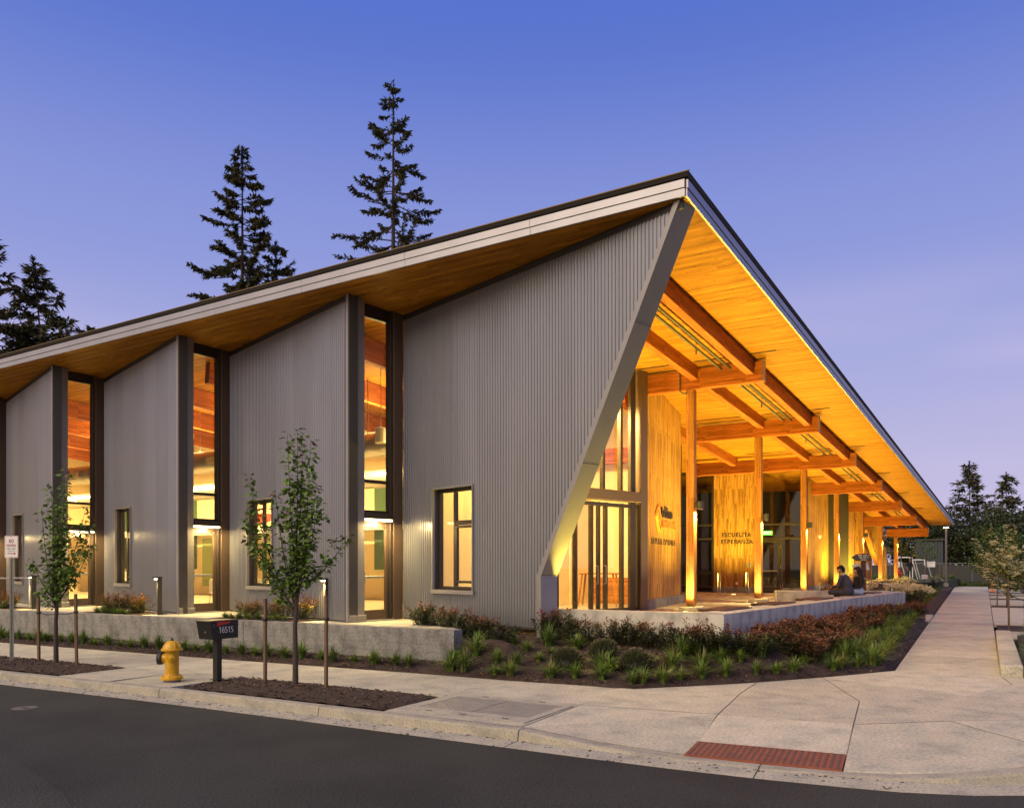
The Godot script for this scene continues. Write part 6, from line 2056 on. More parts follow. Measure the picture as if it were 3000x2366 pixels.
func stake(at: Vector3, h: float, label: String, tilt := 0.0, tie := Vector3.ZERO) -> void:
	var s := thing("tree_stake", label, "stake", at, rng.randf() * 0.6, "")
	s.rotation.z = tilt
	part(s, "stake", bx(Vector3(h + 0.1, 0.05, 0.05), 0.006), M.stake, Transform3D(Basis(Vector3(0, 1, 0), Vector3(-1, 0, 0), Vector3(0, 0, 1)), Vector3(0, h / 2 - 0.05, 0)))
	if tie != Vector3.ZERO:
		var m := MB.new()
		var a := Vector3(0, h * 0.75, 0)
		var b := s.transform.affine_inverse() * tie
		m.tube([a, a.lerp(b, 0.5) + Vector3.DOWN * 0.03, b], [0.009, 0.009, 0.009], 5)
		m.tube([Vector3(-0.03, h * 0.75, 0), Vector3(0.03, h * 0.75, 0)], [0.036, 0.036], 8)
		part(s, "tie", m, M.black)


func conifer(label: String, base: Vector3, height: float, spread: float, from: float, sd: int, dense: float, lean := Vector2.ZERO, spray := 0.5) -> void:
	var r := RandomNumberGenerator.new()
	r.seed = sd
	var o := thing("conifer_tree", label, "conifer", base)
	var axis := func(y: float): return Vector3(lean.x * pow(y / height, 2.0), y, lean.y * pow(y / height, 2.0))
	var tr := MB.new()
	var pts := []
	var rad := []
	for i in 9:
		pts.append(axis.call(height * i / 8.0))
		rad.append(height * 0.011 * (1.0 - i / 8.4))
	tr.tube(pts, rad, 8)
	part(o, "trunk", tr, M.trunk)
	var br := MB.new()
	var nd := MB.new()
	var y := from
	while y < height - 0.2:
		var f := (height - y) / (height - from)
		var n := 1 + (r.randi() % 3)
		for k in n:
			var a := r.randf() * TAU
			var l := (spread * pow(f, 0.8) * r.randf_range(0.35, 1.1) + 0.25)
			if r.randf() < 0.15: l *= 0.5
			var d := Vector3(cos(a), 0, sin(a))
			var s: Vector3 = axis.call(y)
			var m: Vector3 = s + d * l * 0.55 + Vector3.UP * l * r.randf_range(-0.22, 0.06)
			var e: Vector3 = s + d * l + Vector3.UP * l * r.randf_range(-0.10, 0.32)
			br.tube([s, m, e], [0.06 * f + 0.02, 0.035 * f + 0.012, 0.008], 4, false)
			var side := Vector3(-d.z, 0, d.x)
			for q in int(l * dense * 10.0) + 6:
				var u := pow(r.randf(), 0.8)
				u = 0.16 + 0.86 * u
				var p := bez([s, m, e], u)
				var w := spray * (0.35 + 0.65 * sin(clampf(u, 0, 1) * PI * 0.8)) * r.randf_range(0.4, 1.2)
				var dir := (side * (1.0 if r.randf() < 0.5 else -1.0) * r.randf_range(0.1, 1.0) + d * r.randf_range(0.2, 1.0) + Vector3.DOWN * r.randf_range(-0.35, 0.65)).normalized()
				nd.col = Color(0.075, 0.088, 0.05).lerp(Color(0.17, 0.14, 0.08), r.randf() * 0.8) * r.randf_range(0.6, 1.4)
				nd.leaf(p, dir, Vector3(r.randf_range(-0.5, 0.5), 1, r.randf_range(-0.5, 0.5)).normalized(), w, w * 0.36)
		y += height * (0.0125 if dense < 5.0 else 0.0085) * r.randf_range(0.5, 1.5)
	for q in int(40 * dense):
		var p: Vector3 = axis.call(height - r.randf() * spread * 0.5)
		nd.col = Color(0.03, 0.035, 0.016)
		nd.leaf(p, Vector3(r.randf_range(-1, 1), r.randf_range(0.1, 1.2), r.randf_range(-1, 1)).normalized(), Vector3.UP, spray * 0.55, spray * 0.16)
	part(o, "branches", br, M.trunk)
	part(o, "foliage", nd, M.needle).set_meta("kind", "stuff")


func leafy_tree(label: String, base: Vector3, height: float, spread: float, sd: int, leaves: int, size: float, cols: Array) -> void:
	var r := RandomNumberGenerator.new()
	r.seed = sd
	var o := thing("leafy_tree", label, "tree", base)
	var tr := MB.new()
	tr.tube([Vector3.ZERO, Vector3(0.1, height * 0.35, 0), Vector3(0, height * 0.8, 0.1)], [height * 0.025, height * 0.018, 0.02], 8)
	part(o, "trunk", tr, M.trunk)
	var lb := MB.new()
	var lf := MB.new()
	for k in 34:
		var y := height * r.randf_range(0.28, 0.95)
		var a := r.randf() * TAU
		var l := spread * (0.35 + 0.65 * sin(clampf((y / height - 0.15) / 0.85, 0, 1) * PI)) * r.randf_range(0.55, 1.05)
		var s := Vector3(0, y * 0.8, 0)
		var e := Vector3(cos(a) * l, y, sin(a) * l)
		lb.tube([s, s.lerp(e, 0.5) + Vector3.UP * 0.1, e], [height * 0.006, height * 0.004, 0.01], 4, false)
		var tone := r.randf_range(0.65, 1.3)
		for q in leaves / 34:
			var c := e.lerp(s, r.randf() * 0.5)
			var d := Vector3(r.randfn(), r.randfn() * 0.75, r.randfn()) * spread * 0.16
			lf.col = (cols[0] as Color).lerp(cols[1], r.randf()) * tone * r.randf_range(0.7, 1.3)
			lf.leaf(c + d, Vector3(r.randf_range(-1, 1), r.randf_range(-0.8, 0.6), r.randf_range(-1, 1)).normalized(), Vector3(r.randf_range(-0.7, 0.7), 1, r.randf_range(-0.7, 0.7)).normalized(), size * r.randf_range(0.7, 1.3), size * 0.7)
	part(o, "limbs", lb, M.trunk)
	part(o, "crown", lf, M.leaf).set_meta("kind", "stuff")


func trees() -> void:
	var right := Vector3(0.843, 0, -0.537)
	var green := [Color(0.07, 0.135, 0.018), Color(0.14, 0.235, 0.03)]
	young_tree("young_maple", "young staked tree with upright leafy limbs in the middle pit, before the grey wall", Vector3(-10.14, 0.02, -9.38), [Vector2(0.03, 4.09), Vector2(-0.11, 4.05), Vector2(0.3, 3.89), Vector2(0.22, 3.26), Vector2(-0.66, 3.31), Vector2(-0.75, 2.79), Vector2(-0.8, 2.32), Vector2(0.8, 2.42), Vector2(0.44, 3.04), Vector2(0.33, 3.2), Vector2(0.39, 1.9), Vector2(-0.5, 1.75), Vector2(-0.3, 3.15), Vector2(-0.03, 2.82), Vector2(0.22, 2.26), Vector2(-0.19, 2.26), Vector2(0.1, 3.7)], 1.2, right, 58, 0.10, green, 301)
	young_tree("young_maple", "young staked tree with narrow leafy crown in the left pit behind the no-parking sign", Vector3(-16.31, 0.02, -8.87), [Vector2(0.16, 3.81), Vector2(0.29, 3.61), Vector2(-0.09, 3.51), Vector2(-0.35, 3.07), Vector2(0.42, 3.07), Vector2(0.68, 2.89), Vector2(0.73, 2.4), Vector2(-0.45, 2.06), Vector2(-0.26, 1.45), Vector2(0.58, 2.2), Vector2(0.04, 2.6), Vector2(-0.09, 2.33), Vector2(0.25, 1.99), Vector2(0.1, 3.2)], 1.05, right, 56, 0.10, green, 302)
	stake(Vector3(-10.87, 0, -9.39), 1.40, "weathered stake left of the middle young tree", 0.0, Vector3(-10.14, 1.1, -9.38))
	stake(Vector3(-9.44, 0, -9.37), 1.48, "weathered stake right of the middle young tree", 0.0, Vector3(-10.14, 1.1, -9.38))
	stake(Vector3(-17.04, 0, -8.92), 1.33, "weathered stake left of the leftmost young tree", 0.01, Vector3(-16.31, 1.0, -8.87))
	stake(Vector3(-15.78, 0, -8.98), 1.40, "weathered stake right of the leftmost young tree", 0.015, Vector3(-16.31, 1.0, -8.87))
	# flowering dogwoods by the side pavement at the right edge
	var pale := [Color(0.10, 0.13, 0.02), Color(0.22, 0.23, 0.04)]
	young_tree("flowering_tree", "staked young tree full of creamy white blossom at the right edge", Vector3(-0.30, 0, -30.0), [Vector2(-1.6, 2.75), Vector2(-1.3, 2.95), Vector2(-1.0, 3.1), Vector2(-0.6, 3.15), Vector2(-1.5, 2.3), Vector2(-1.25, 1.6), Vector2(-1.4, 1.95), Vector2(-0.7, 1.3), Vector2(-0.9, 2.4), Vector2(-0.4, 3.2), Vector2(0.3, 3.2), Vector2(0.8, 2.9), Vector2(0.9, 2.2), Vector2(-0.5, 2.7), Vector2(0.1, 2.5), Vector2(-1.0, 2.0)], 0.95, right, 48, 0.09, pale, 303, 26)
	young_tree("flowering_tree", "smaller blossoming young tree in the next mulch strip beyond the right edge tree", Vector3(-1.2, 0, -46.0), [Vector2(-1.4, 2.6), Vector2(-0.9, 3.1), Vector2(-0.3, 3.3), Vector2(0.4, 3.1), Vector2(1.0, 2.7), Vector2(-0.9, 2.0), Vector2(0.8, 1.9), Vector2(0.0, 2.6)], 0.95, right, 40, 0.095, pale, 304, 20)
	stake(Vector3(-0.72, 0, -29.6), 1.75, "brown stake of the blossoming tree at the right edge, left one", 0.02, Vector3(-0.30, 1.2, -30.0))
	stake(Vector3(-0.10, 0, -29.7), 1.75, "brown stake of the blossoming tree at the right edge, right one", -0.02, Vector3(-0.30, 1.2, -30.0))
	stake(Vector3(-1.6, 0, -45.8), 1.8, "brown stake of the farther blossoming tree", 0.0, Vector3(-1.2, 1.2, -46.0))
	# tall firs behind the roof
	conifer("tallest fir behind the roof, sparse branches, middle of the picture", Vector3(-36.24, 0, -42.13), 34.2, 7.2, 12.0, 401, 5.2, Vector2.ZERO, 0.42)
	conifer("second tall fir behind the roof, left of the tallest, dense crown", Vector3(-40.7, 0, -33.4), 27.3, 5.4, 9.0, 402, 8.0, Vector2.ZERO, 0.42)
	conifer("smaller fir leaning against the right side of the second tall fir", Vector3(-39.1, 0, -34.6), 21.6, 4.4, 8.0, 403, 8.0, Vector2.ZERO, 0.4)
	conifer("fir with a bent top at the left edge behind the roof", Vector3(-45.6, 0, -24.6), 18.8, 4.2, 6.0, 404, 5.0, Vector2(-0.9, 0.6))
	conifer("dark fir cut by the left edge of the picture", Vector3(-48.6, 0, -22.6), 20.6, 5.0, 6.0, 405, 4.0, Vector2(0.6, 0.0))
	conifer("dense low fir between the bent fir and the left edge", Vector3(-47.2, 0, -24.2), 15.6, 5.0, 6.0, 406, 5.0)
	conifer("short dense fir right of the bent fir at the left", Vector3(-44.6, 0, -26.0), 15.2, 5.4, 5.0, 407, 5.0)
	# the dark belt of trees beyond the far end
	conifer("broad dark fir rising above the far tree belt at right", Vector3(-7.55, 0.5, -125.6), 15.2, 5.6, 2.0, 411, 1.5, Vector2.ZERO, 0.9)
	conifer("narrower dark fir at the right edge above the far tree belt", Vector3(-3.1, 0.5, -116.6), 12.6, 3.8, 2.0, 412, 1.5, Vector2.ZERO, 0.8)
	conifer("dark fir in the belt behind the roof's far end", Vector3(-14.0, 0.5, -118.0), 11.0, 4.0, 1.0, 413, 1.7, Vector2.ZERO, 0.8)
	conifer("dark fir in the belt between the two tall far firs", Vector3(-5.0, 0.5, -122.0), 9.0, 4.2, 1.0, 414, 1.7, Vector2.ZERO, 0.8)
	conifer("low dark fir in the belt right of the lamp post", Vector3(-9.6, 0.5, -110.0), 7.6, 3.4, 0.6, 415, 1.9, Vector2.ZERO, 0.7)
	var dark := [Color(0.030, 0.046, 0.016), Color(0.065, 0.08, 0.028)]
	var lush := [Color(0.04, 0.075, 0.012), Color(0.075, 0.13, 0.022)]
	var words := ["dark leafy tree behind the far canopy column", "dark leafy tree behind the goal frames", "dark leafy tree left of the lamp post", "dark leafy tree right of the lamp post", "dark leafy tree at the end of the side pavement", "dark leafy tree behind the blossoming tree", "dark leafy tree at the far right edge", "dark leafy tree seen past the slatted screens"]
	var at := [Vector3(-21.5, 0.5, -98), Vector3(-17.0, 0.5, -102), Vector3(-12.8, 0.5, -104), Vector3(-8.5, 0.5, -103), Vector3(-5.5, 0.5, -106), Vector3(-2.5, 0.5, -104), Vector3(1.0, 0.5, -100), Vector3(-24.5, 0.5, -96)]
	for i in at.size(): leafy_tree(words[i], at[i], [8.5, 8.0, 7.6, 7.8, 7.2, 8.0, 8.4, 8.5][i], 4.2, 420 + i, 4200, 0.34, dark)
	leafy_tree("bright green bushy tree behind the blossoming tree", Vector3(-2.9, 0.2, -72.0), 5.0, 1.9, 431, 3000, 0.16, lush)
	leafy_tree("bright green bushy tree close behind the blossom at the right edge", Vector3(-1.2, 0.2, -66.0), 4.2, 1.7, 432, 2400, 0.16, lush)
	var lit := [Color(0.10, 0.11, 0.015), Color(0.22, 0.19, 0.03)]  # yellow cast of the nearby lamp, put into the leaf colours
	young_tree("young_maple", "young tree with yellow lamp glow coloured into its leaves beside the red standpipe under the canopy's end", Vector3(-9.65, 0.7, -76.0), [Vector2(0, 4.4), Vector2(-0.9, 3.9), Vector2(0.8, 3.8), Vector2(-1.3, 3.0), Vector2(1.4, 2.9), Vector2(-1.1, 2.2), Vector2(1.3, 2.1), Vector2(-0.4, 3.4), Vector2(0.4, 3.2)], 1.9, right, 30, 0.15, lit, 305)
	young_tree("young_maple", "young tree with grey-green leaves left of the lamp post", Vector3(-8.1, 0.7, -80.0), [Vector2(0, 4.4), Vector2(-0.8, 3.9), Vector2(0.8, 3.7), Vector2(-1.2, 3.0), Vector2(1.2, 2.9), Vector2(-0.9, 2.2), Vector2(1.1, 2.1), Vector2(0.3, 3.2)], 1.8, right, 26, 0.15, green, 306)


# ---------------------------------------------------------------- people

func skin(bones: Array, cell: float, k: float) -> MB:   # bones: [a, b, radius a, radius b, colour]; one continuous surface by surface nets
	var lo := Vector3.ONE * 1e9
	var hi := -lo
	for b in bones:
		for e in 2:
			var rad: float = b[2 + e] + k + cell * 2
			lo = lo.min(b[e] - Vector3.ONE * rad)
			hi = hi.max(b[e] + Vector3.ONE * rad)
	var n := Vector3i(((hi - lo) / cell).ceil()) + Vector3i.ONE
	var f := PackedFloat32Array()
	f.resize(n.x * n.y * n.z)
	f.fill(10.0)
	var own := PackedFloat32Array()
	own.resize(f.size())
	own.fill(10.0)
	var who := PackedByteArray()
	who.resize(f.size())
	for bi in bones.size():
		var b: Array = bones[bi]
		var a: Vector3 = b[0]
		var d: Vector3 = b[1] - a
		var dd := maxf(d.length_squared(), 1e-9)
		var rad: float = maxf(b[2], b[3]) + k + cell * 2
		var p0 := Vector3i(((a.min(b[1]) - Vector3.ONE * rad - lo) / cell).floor()).max(Vector3i.ZERO)
		var p1 := Vector3i(((a.max(b[1]) + Vector3.ONE * rad - lo) / cell).ceil()).min(n - Vector3i.ONE)
		for z in range(p0.z, p1.z + 1):
			for y in range(p0.y, p1.y + 1):
				for x in range(p0.x, p1.x + 1):
					var p := lo + Vector3(x, y, z) * cell
					var t := clampf((p - a).dot(d) / dd, 0.0, 1.0)
					var v := p.distance_to(a + d * t) - lerpf(b[2], b[3], t)
					var i := x + n.x * (y + n.y * z)
					if v < own[i]:
						own[i] = v
						who[i] = bi
					var g := f[i]
					var h := clampf(0.5 + 0.5 * (g - v) / k, 0.0, 1.0)
					f[i] = lerpf(g, v, h) - k * h * (1.0 - h)
	var m := MB.new()
	var at := {}
	var nr := {}
	var cc := {}
	var off := [0, 1, n.x, n.x + 1, n.x * n.y, n.x * n.y + 1, n.x * n.y + n.x, n.x * n.y + n.x + 1]
	for z in n.z - 1:
		for y in n.y - 1:
			for x in n.x - 1:
				var i := x + n.x * (y + n.y * z)
				var inside := 0
				for o in off:
					if f[i + o] < 0: inside += 1
				if inside == 0 or inside == 8: continue
				var sum := Vector3.ZERO
				var cnt := 0
				for q in 8:
					for ax in 3:
						if q & (1 << ax): continue
						var w: int = q | (1 << ax)
						var fa := f[i + off[q]]
						var fb := f[i + off[w]]
						if (fa < 0) != (fb < 0):
							var t := fa / (fa - fb)
							var pa := Vector3(q & 1, (q >> 1) & 1, (q >> 2) & 1)
							var pb := Vector3(w & 1, (w >> 1) & 1, (w >> 2) & 1)
							sum += pa.lerp(pb, t)
							cnt += 1
				at[i] = lo + (Vector3(x, y, z) + sum / cnt) * cell
				nr[i] = Vector3(f[i + 1] + f[i + off[3]] - f[i] - f[i + off[2]], f[i + off[2]] + f[i + off[3]] - f[i] - f[i + 1], f[i + off[4]] + f[i + off[5]] - f[i] - f[i + 1]).normalized()
				cc[i] = bones[who[i]][4]
	var step := [1, n.x, n.x * n.y]
	for i in at:
		for ax in 3:
			var u: int = step[(ax + 1) % 3]
			var w: int = step[(ax + 2) % 3]
			var fa := f[i]
			var fb := f[i + step[ax]]
			if (fa < 0) == (fb < 0): continue
			var q := [i - u - w, i - w, i, i - u]
			if not (at.has(q[0]) and at.has(q[1]) and at.has(q[3])): continue
			if fa > 0: q.reverse()
			for t in [[0, 1, 2], [0, 2, 3]]:
				for s in [0, 2, 1]:
					m.v.append(at[q[t[s]]])
					m.n.append(nr[q[t[s]]])
					m.c.append(cc[q[t[s]]])
	return m


func hand(bones: Array, wrist: Vector3, d: Vector3, palm_n: Vector3, c: Color, side: float) -> void:   # palm, four bent fingers of unequal length, thumb from the side
	var x := d.cross(palm_n).normalized() * side
	var k := wrist + d * 0.085
	bones.append([wrist, k, 0.026, 0.032, c])
	bones.append([wrist + x * 0.02, k + x * 0.025, 0.018, 0.018, c])
	bones.append([wrist - x * 0.015, k - x * 0.025, 0.018, 0.018, c])
	var len := [0.070, 0.080, 0.075, 0.058]
	for i in 4:
		var b := k + x * (0.033 - i * 0.022)
		var m: Vector3 = b + (d * 0.8 + palm_n * 0.5).normalized() * len[i] * 0.55
		bones.append([b, m, 0.0095, 0.009, c])
		bones.append([m, m + (d * 0.3 + palm_n * 0.95).normalized() * len[i] * 0.5, 0.009, 0.0078, c])
	var t := wrist + d * 0.03 + x * 0.03
	bones.append([t, t + (x * 0.7 + d * 0.6 + palm_n * 0.3).normalized() * 0.045, 0.012, 0.0105, c])
	bones.append([t + (x * 0.7 + d * 0.6 + palm_n * 0.3).normalized() * 0.045, t + (x * 0.5 + d * 1.0 + palm_n * 0.6).normalized() * 0.078, 0.0105, 0.009, c])


func head(o: Node3D, at: Vector3, face: Vector3, c: Color, hair: Color, long_hair: bool) -> void:   # a head with brow, nose, mouth, chin and ears; hair as its child
	var t := Transform3D(Basis.looking_at(-face, Vector3.UP), at)
	var b := []
	var add := func(p: Vector3, q: Vector3, ra: float, rb: float, cl: Color): b.append([p, q, ra, rb, cl])
	add.call(Vector3(0, 0.03, -0.015), Vector3(0, 0.02, 0.02), 0.088, 0.08, c)
	add.call(Vector3(0, -0.03, 0.035), Vector3(0, -0.085, 0.055), 0.062, 0.035, c)
	add.call(Vector3(0, 0.02, 0.092), Vector3(0, -0.022, 0.112), 0.010, 0.014, c)
	for s in [-1.0, 1.0]:
		add.call(Vector3(s * 0.012, 0.036, 0.09), Vector3(s * 0.045, 0.036, 0.075), 0.010, 0.010, c)
		add.call(Vector3(s * 0.032, 0.014, 0.083), Vector3(s * 0.034, 0.014, 0.083), 0.009, 0.009, Color(0.03, 0.02, 0.015))
		add.call(Vector3(s * 0.083, 0.02, -0.005), Vector3(s * 0.085, -0.02, 0.0), 0.014, 0.010, c)
		add.call(Vector3(s * 0.036, -0.02, 0.06), Vector3(s * 0.04, -0.03, 0.055), 0.028, 0.026, c)
	add.call(Vector3(-0.020, -0.054, 0.088), Vector3(0.020, -0.054, 0.088), 0.0075, 0.0075, Color(c.r * 0.7, c.g * 0.45, c.b * 0.45))
	var m := skin(b, 0.008, 0.018)
	var h := part(o, "head", m, M.body, t)
	var q := []
	q.append([Vector3(0, 0.055, -0.02), Vector3(0, 0.06, 0.03), 0.095, 0.072, hair])
	q.append([Vector3(0, 0.0, -0.055), Vector3(0, -0.04, -0.055), 0.072, 0.055, hair])
	for s in [-1.0, 1.0]: q.append([Vector3(s * 0.075, 0.04, -0.02), Vector3(s * 0.075, 0.0, -0.02), 0.03, 0.022, hair])
	if long_hair:
		q.append([Vector3(0, -0.02, -0.06), Vector3(0, -0.30, -0.10), 0.085, 0.075, hair])
		q.append([Vector3(0, -0.28, -0.10), Vector3(0, -0.42, -0.11), 0.075, 0.03, hair])
		for s in [-1.0, 1.0]:
			q.append([Vector3(s * 0.085, 0.02, 0.0), Vector3(s * 0.10, -0.18, -0.03), 0.035, 0.04, hair])
			q.append([Vector3(s * 0.10, -0.18, -0.03), Vector3(s * 0.09, -0.34, -0.06), 0.04, 0.025, hair])
	part(h, "hair", skin(q, 0.010, 0.03), M.body)


func people() -> void:
	var navy := Color(0.045, 0.045, 0.062)
	var skin_c := Color(0.36, 0.19, 0.11)
	var dark := Color(0.014, 0.011, 0.010)
	# man in a dark suit, seen from behind, cross-legged on the wall; +z is where he faces
	var m := thing("person", "person in a dark suit seated cross-legged on the seat wall, back turned", "person", Vector3(-4.78, 1.07, -26.1))
	m.basis = Basis.looking_at(Vector3(0.90, 0, 0.25), Vector3.UP)
	var b := []
	var sole := Color(0.02, 0.016, 0.014)
	b.append([Vector3(-0.07, 0.12, -0.03), Vector3(0.07, 0.12, -0.03), 0.145, 0.145, navy])
	b.append([Vector3(0, 0.14, 0.0), Vector3(0, 0.34, 0.01), 0.155, 0.155, navy])
	b.append([Vector3(0, 0.34, 0.01), Vector3(0, 0.47, 0.07), 0.165, 0.14, navy])
	b.append([Vector3(-0.17, 0.52, 0.09), Vector3(0.17, 0.52, 0.09), 0.075, 0.075, navy])
	b.append([Vector3(0, 0.55, 0.10), Vector3(0, 0.64, 0.15), 0.062, 0.056, skin_c])
	b.append([Vector3(-0.05, 0.585, 0.09), Vector3(0.05, 0.585, 0.09), 0.048, 0.048, Color(0.5, 0.5, 0.5)])
	for s in [-1.0, 1.0]:
		b.append([Vector3(s * 0.20, 0.51, 0.09), Vector3(s * 0.28, 0.27, 0.14), 0.066, 0.054, navy])
		b.append([Vector3(s * 0.28, 0.27, 0.14), Vector3(s * 0.10, 0.24, 0.37), 0.052, 0.038, navy])
		b.append([Vector3(s * 0.10, 0.08, 0.02), Vector3(s * 0.34, 0.09, 0.34), 0.092, 0.07, navy])
		b.append([Vector3(s * 0.34, 0.09, 0.34), Vector3(-s * 0.06, 0.06, 0.40), 0.062, 0.046, navy])
		b.append([Vector3(-s * 0.06, 0.06, 0.40), Vector3(-s * 0.20, 0.035, 0.44), 0.042, 0.030, sole])
	part(m, "body", skin(b, 0.018, 0.04), M.body)
	var hb := []
	for s in [-1.0, 1.0]:
		hand(hb, Vector3(s * 0.10, 0.24, 0.37), Vector3(-s * 0.45, 0.0, 0.9).normalized(), Vector3(0, -1, 0), skin_c, s)
	var hm := skin(hb, 0.007, 0.008)
	part(m, "hands", hm, M.body)
	head(m, Vector3(0.0, 0.745, 0.19), Vector3(0.55, -0.28, 0.80).normalized(), skin_c, dark, false)
	# woman with long dark hair, black top, pale jeans, turned towards him
	var w := thing("person", "person with long dark hair, black top and pale jeans seated on the seat wall", "person", Vector3(-4.62, 1.05, -27.05))
	w.basis = Basis.looking_at(Vector3(0.75, 0, -0.55), Vector3.UP)
	var black := Color(0.012, 0.012, 0.015)
	var jean := Color(0.32, 0.40, 0.55)
	var tone := Color(0.42, 0.23, 0.15)
	b = []
	b.append([Vector3(-0.075, 0.11, -0.01), Vector3(0.075, 0.11, -0.01), 0.125, 0.125, jean])
	b.append([Vector3(0, 0.24, 0.0), Vector3(0, 0.34, 0.0), 0.118, 0.115, black])
	b.append([Vector3(0, 0.34, 0.0), Vector3(0, 0.47, 0.02), 0.122, 0.115, black])
	b.append([Vector3(-0.13, 0.52, 0.02), Vector3(0.13, 0.52, 0.02), 0.062, 0.062, black])
	b.append([Vector3(0, 0.54, 0.02), Vector3(0, 0.64, 0.03), 0.05, 0.046, tone])
	for s in [-1.0, 1.0]:
		b.append([Vector3(s * 0.165, 0.51, 0.02), Vector3(s * 0.22, 0.27, 0.03), 0.050, 0.042, black])
		b.append([Vector3(s * 0.22, 0.27, 0.03), Vector3(s * 0.10, 0.20, 0.24), 0.040, 0.030, black])
		b.append([Vector3(s * 0.09, 0.09, 0.02), Vector3(s * 0.12, 0.10, 0.42), 0.085, 0.062, jean])
		b.append([Vector3(s * 0.12, 0.10, 0.42), Vector3(s * 0.12, -0.28, 0.45), 0.056, 0.040, jean])
		b.append([Vector3(s * 0.12, -0.30, 0.43), Vector3(s * 0.13, -0.34, 0.56), 0.040, 0.030, black])
	part(w, "body", skin(b, 0.018, 0.035), M.body)
	hb = []
	for s in [-1.0, 1.0]:
		hand(hb, Vector3(s * 0.10, 0.20, 0.24), Vector3(-s * 0.4, 0.0, 0.9).normalized(), Vector3(0, -1, 0), tone, s)
	part(w, "hands", skin(hb, 0.007, 0.008), M.body)
	head(w, Vector3(0, 0.735, 0.04), Vector3(-0.25, -0.10, 0.95).normalized(), tone, Color(0.022, 0.013, 0.010), true)
	var jr := MB.new()
	jr.lathe([Vector2(0.0, 0.0), Vector2(0.04, 0.0), Vector2(0.042, 0.02), Vector2(0.042, 0.17), Vector2(0.03, 0.20), Vector2(0.014, 0.23), Vector2(0.014, 0.25)], 16)
	var bt := thing("water_bottle", "clear bottle standing on the seat wall beside the woman, nearer one", "bottle", Vector3(-4.45, 1.052, -27.7), 0.0, "bottles on the seat wall")
	part(bt, "bottle", jr, M.glass)
	var cp := MB.new()
	cp.lathe([Vector2(0.017, 0.245), Vector2(0.017, 0.27), Vector2(0.0, 0.271)], 12)
	part(bt, "cap", cp, M.white)
	copy(bt, "water_bottle", "clear bottle standing on the seat wall beside the woman, farther one", Vector3(-4.38, 1.052, -27.95))
	# two figures by the goal frames
	for q in [[Vector3(-10.1, 0.75, -78.5), Color(0.62, 0.64, 0.70), Color(0.10, 0.09, 0.06), "person in a white shirt standing inside the white goal frame", 2.6], [Vector3(-9.15, 0.75, -77.6), Color(0.012, 0.012, 0.016), Color(0.02, 0.022, 0.03), "person in dark clothes standing between the two goal frames", 0.6]]:
		var p := thing("person", q[3], "person", q[0], q[4])
		b = []
		for s in [-1.0, 1.0]:
			b.append([Vector3(s * 0.09, 0.92, 0), Vector3(s * 0.10, 0.50, 0.02), 0.085, 0.062, q[2]])
			b.append([Vector3(s * 0.10, 0.50, 0.02), Vector3(s * 0.11, 0.09, 0), 0.058, 0.042, q[2]])
			b.append([Vector3(s * 0.11, 0.05, -0.03), Vector3(s * 0.12, 0.04, 0.14), 0.042, 0.035, dark])
			b.append([Vector3(s * 0.18, 1.40, 0), Vector3(s * 0.26, 1.13, -0.02), 0.055, 0.046, q[1]])
			b.append([Vector3(s * 0.26, 1.13, -0.02), Vector3(s * 0.24, 0.90, 0.12), 0.042, 0.032, skin_c])
			hand(b, Vector3(s * 0.24, 0.90, 0.12), Vector3(0, -0.9, 0.35).normalized(), Vector3(-s, 0, 0.2).normalized(), skin_c, 1.0)
		b.append([Vector3(-0.06, 0.97, 0), Vector3(0.06, 0.97, 0), 0.125, 0.125, q[2]])
		b.append([Vector3(0, 1.08, 0), Vector3(0, 1.30, 0), 0.135, 0.15, q[1]])
		b.append([Vector3(-0.14, 1.42, 0), Vector3(0.14, 1.42, 0), 0.065, 0.065, q[1]])
		b.append([Vector3(0, 1.45, 0), Vector3(0, 1.56, 0.01), 0.055, 0.05, skin_c])
		part(p, "body", skin(b, 0.02, 0.03), M.body)
		head(p, Vector3(0, 1.65, 0.03), Vector3(0, -0.1, 1).normalized(), skin_c, dark, false)


# ---------------------------------------------------------------- the far end

func gp(r: RandomNumberGenerator) -> Vector3:
	var x := r.randf_range(-14.0, 3.0)
	return Vector3(x, 0.70 if x < -6.4 else 0.0, r.randf_range(-89.5, -88.2) if x > -6.4 else r.randf_range(-88.0, -82.0))


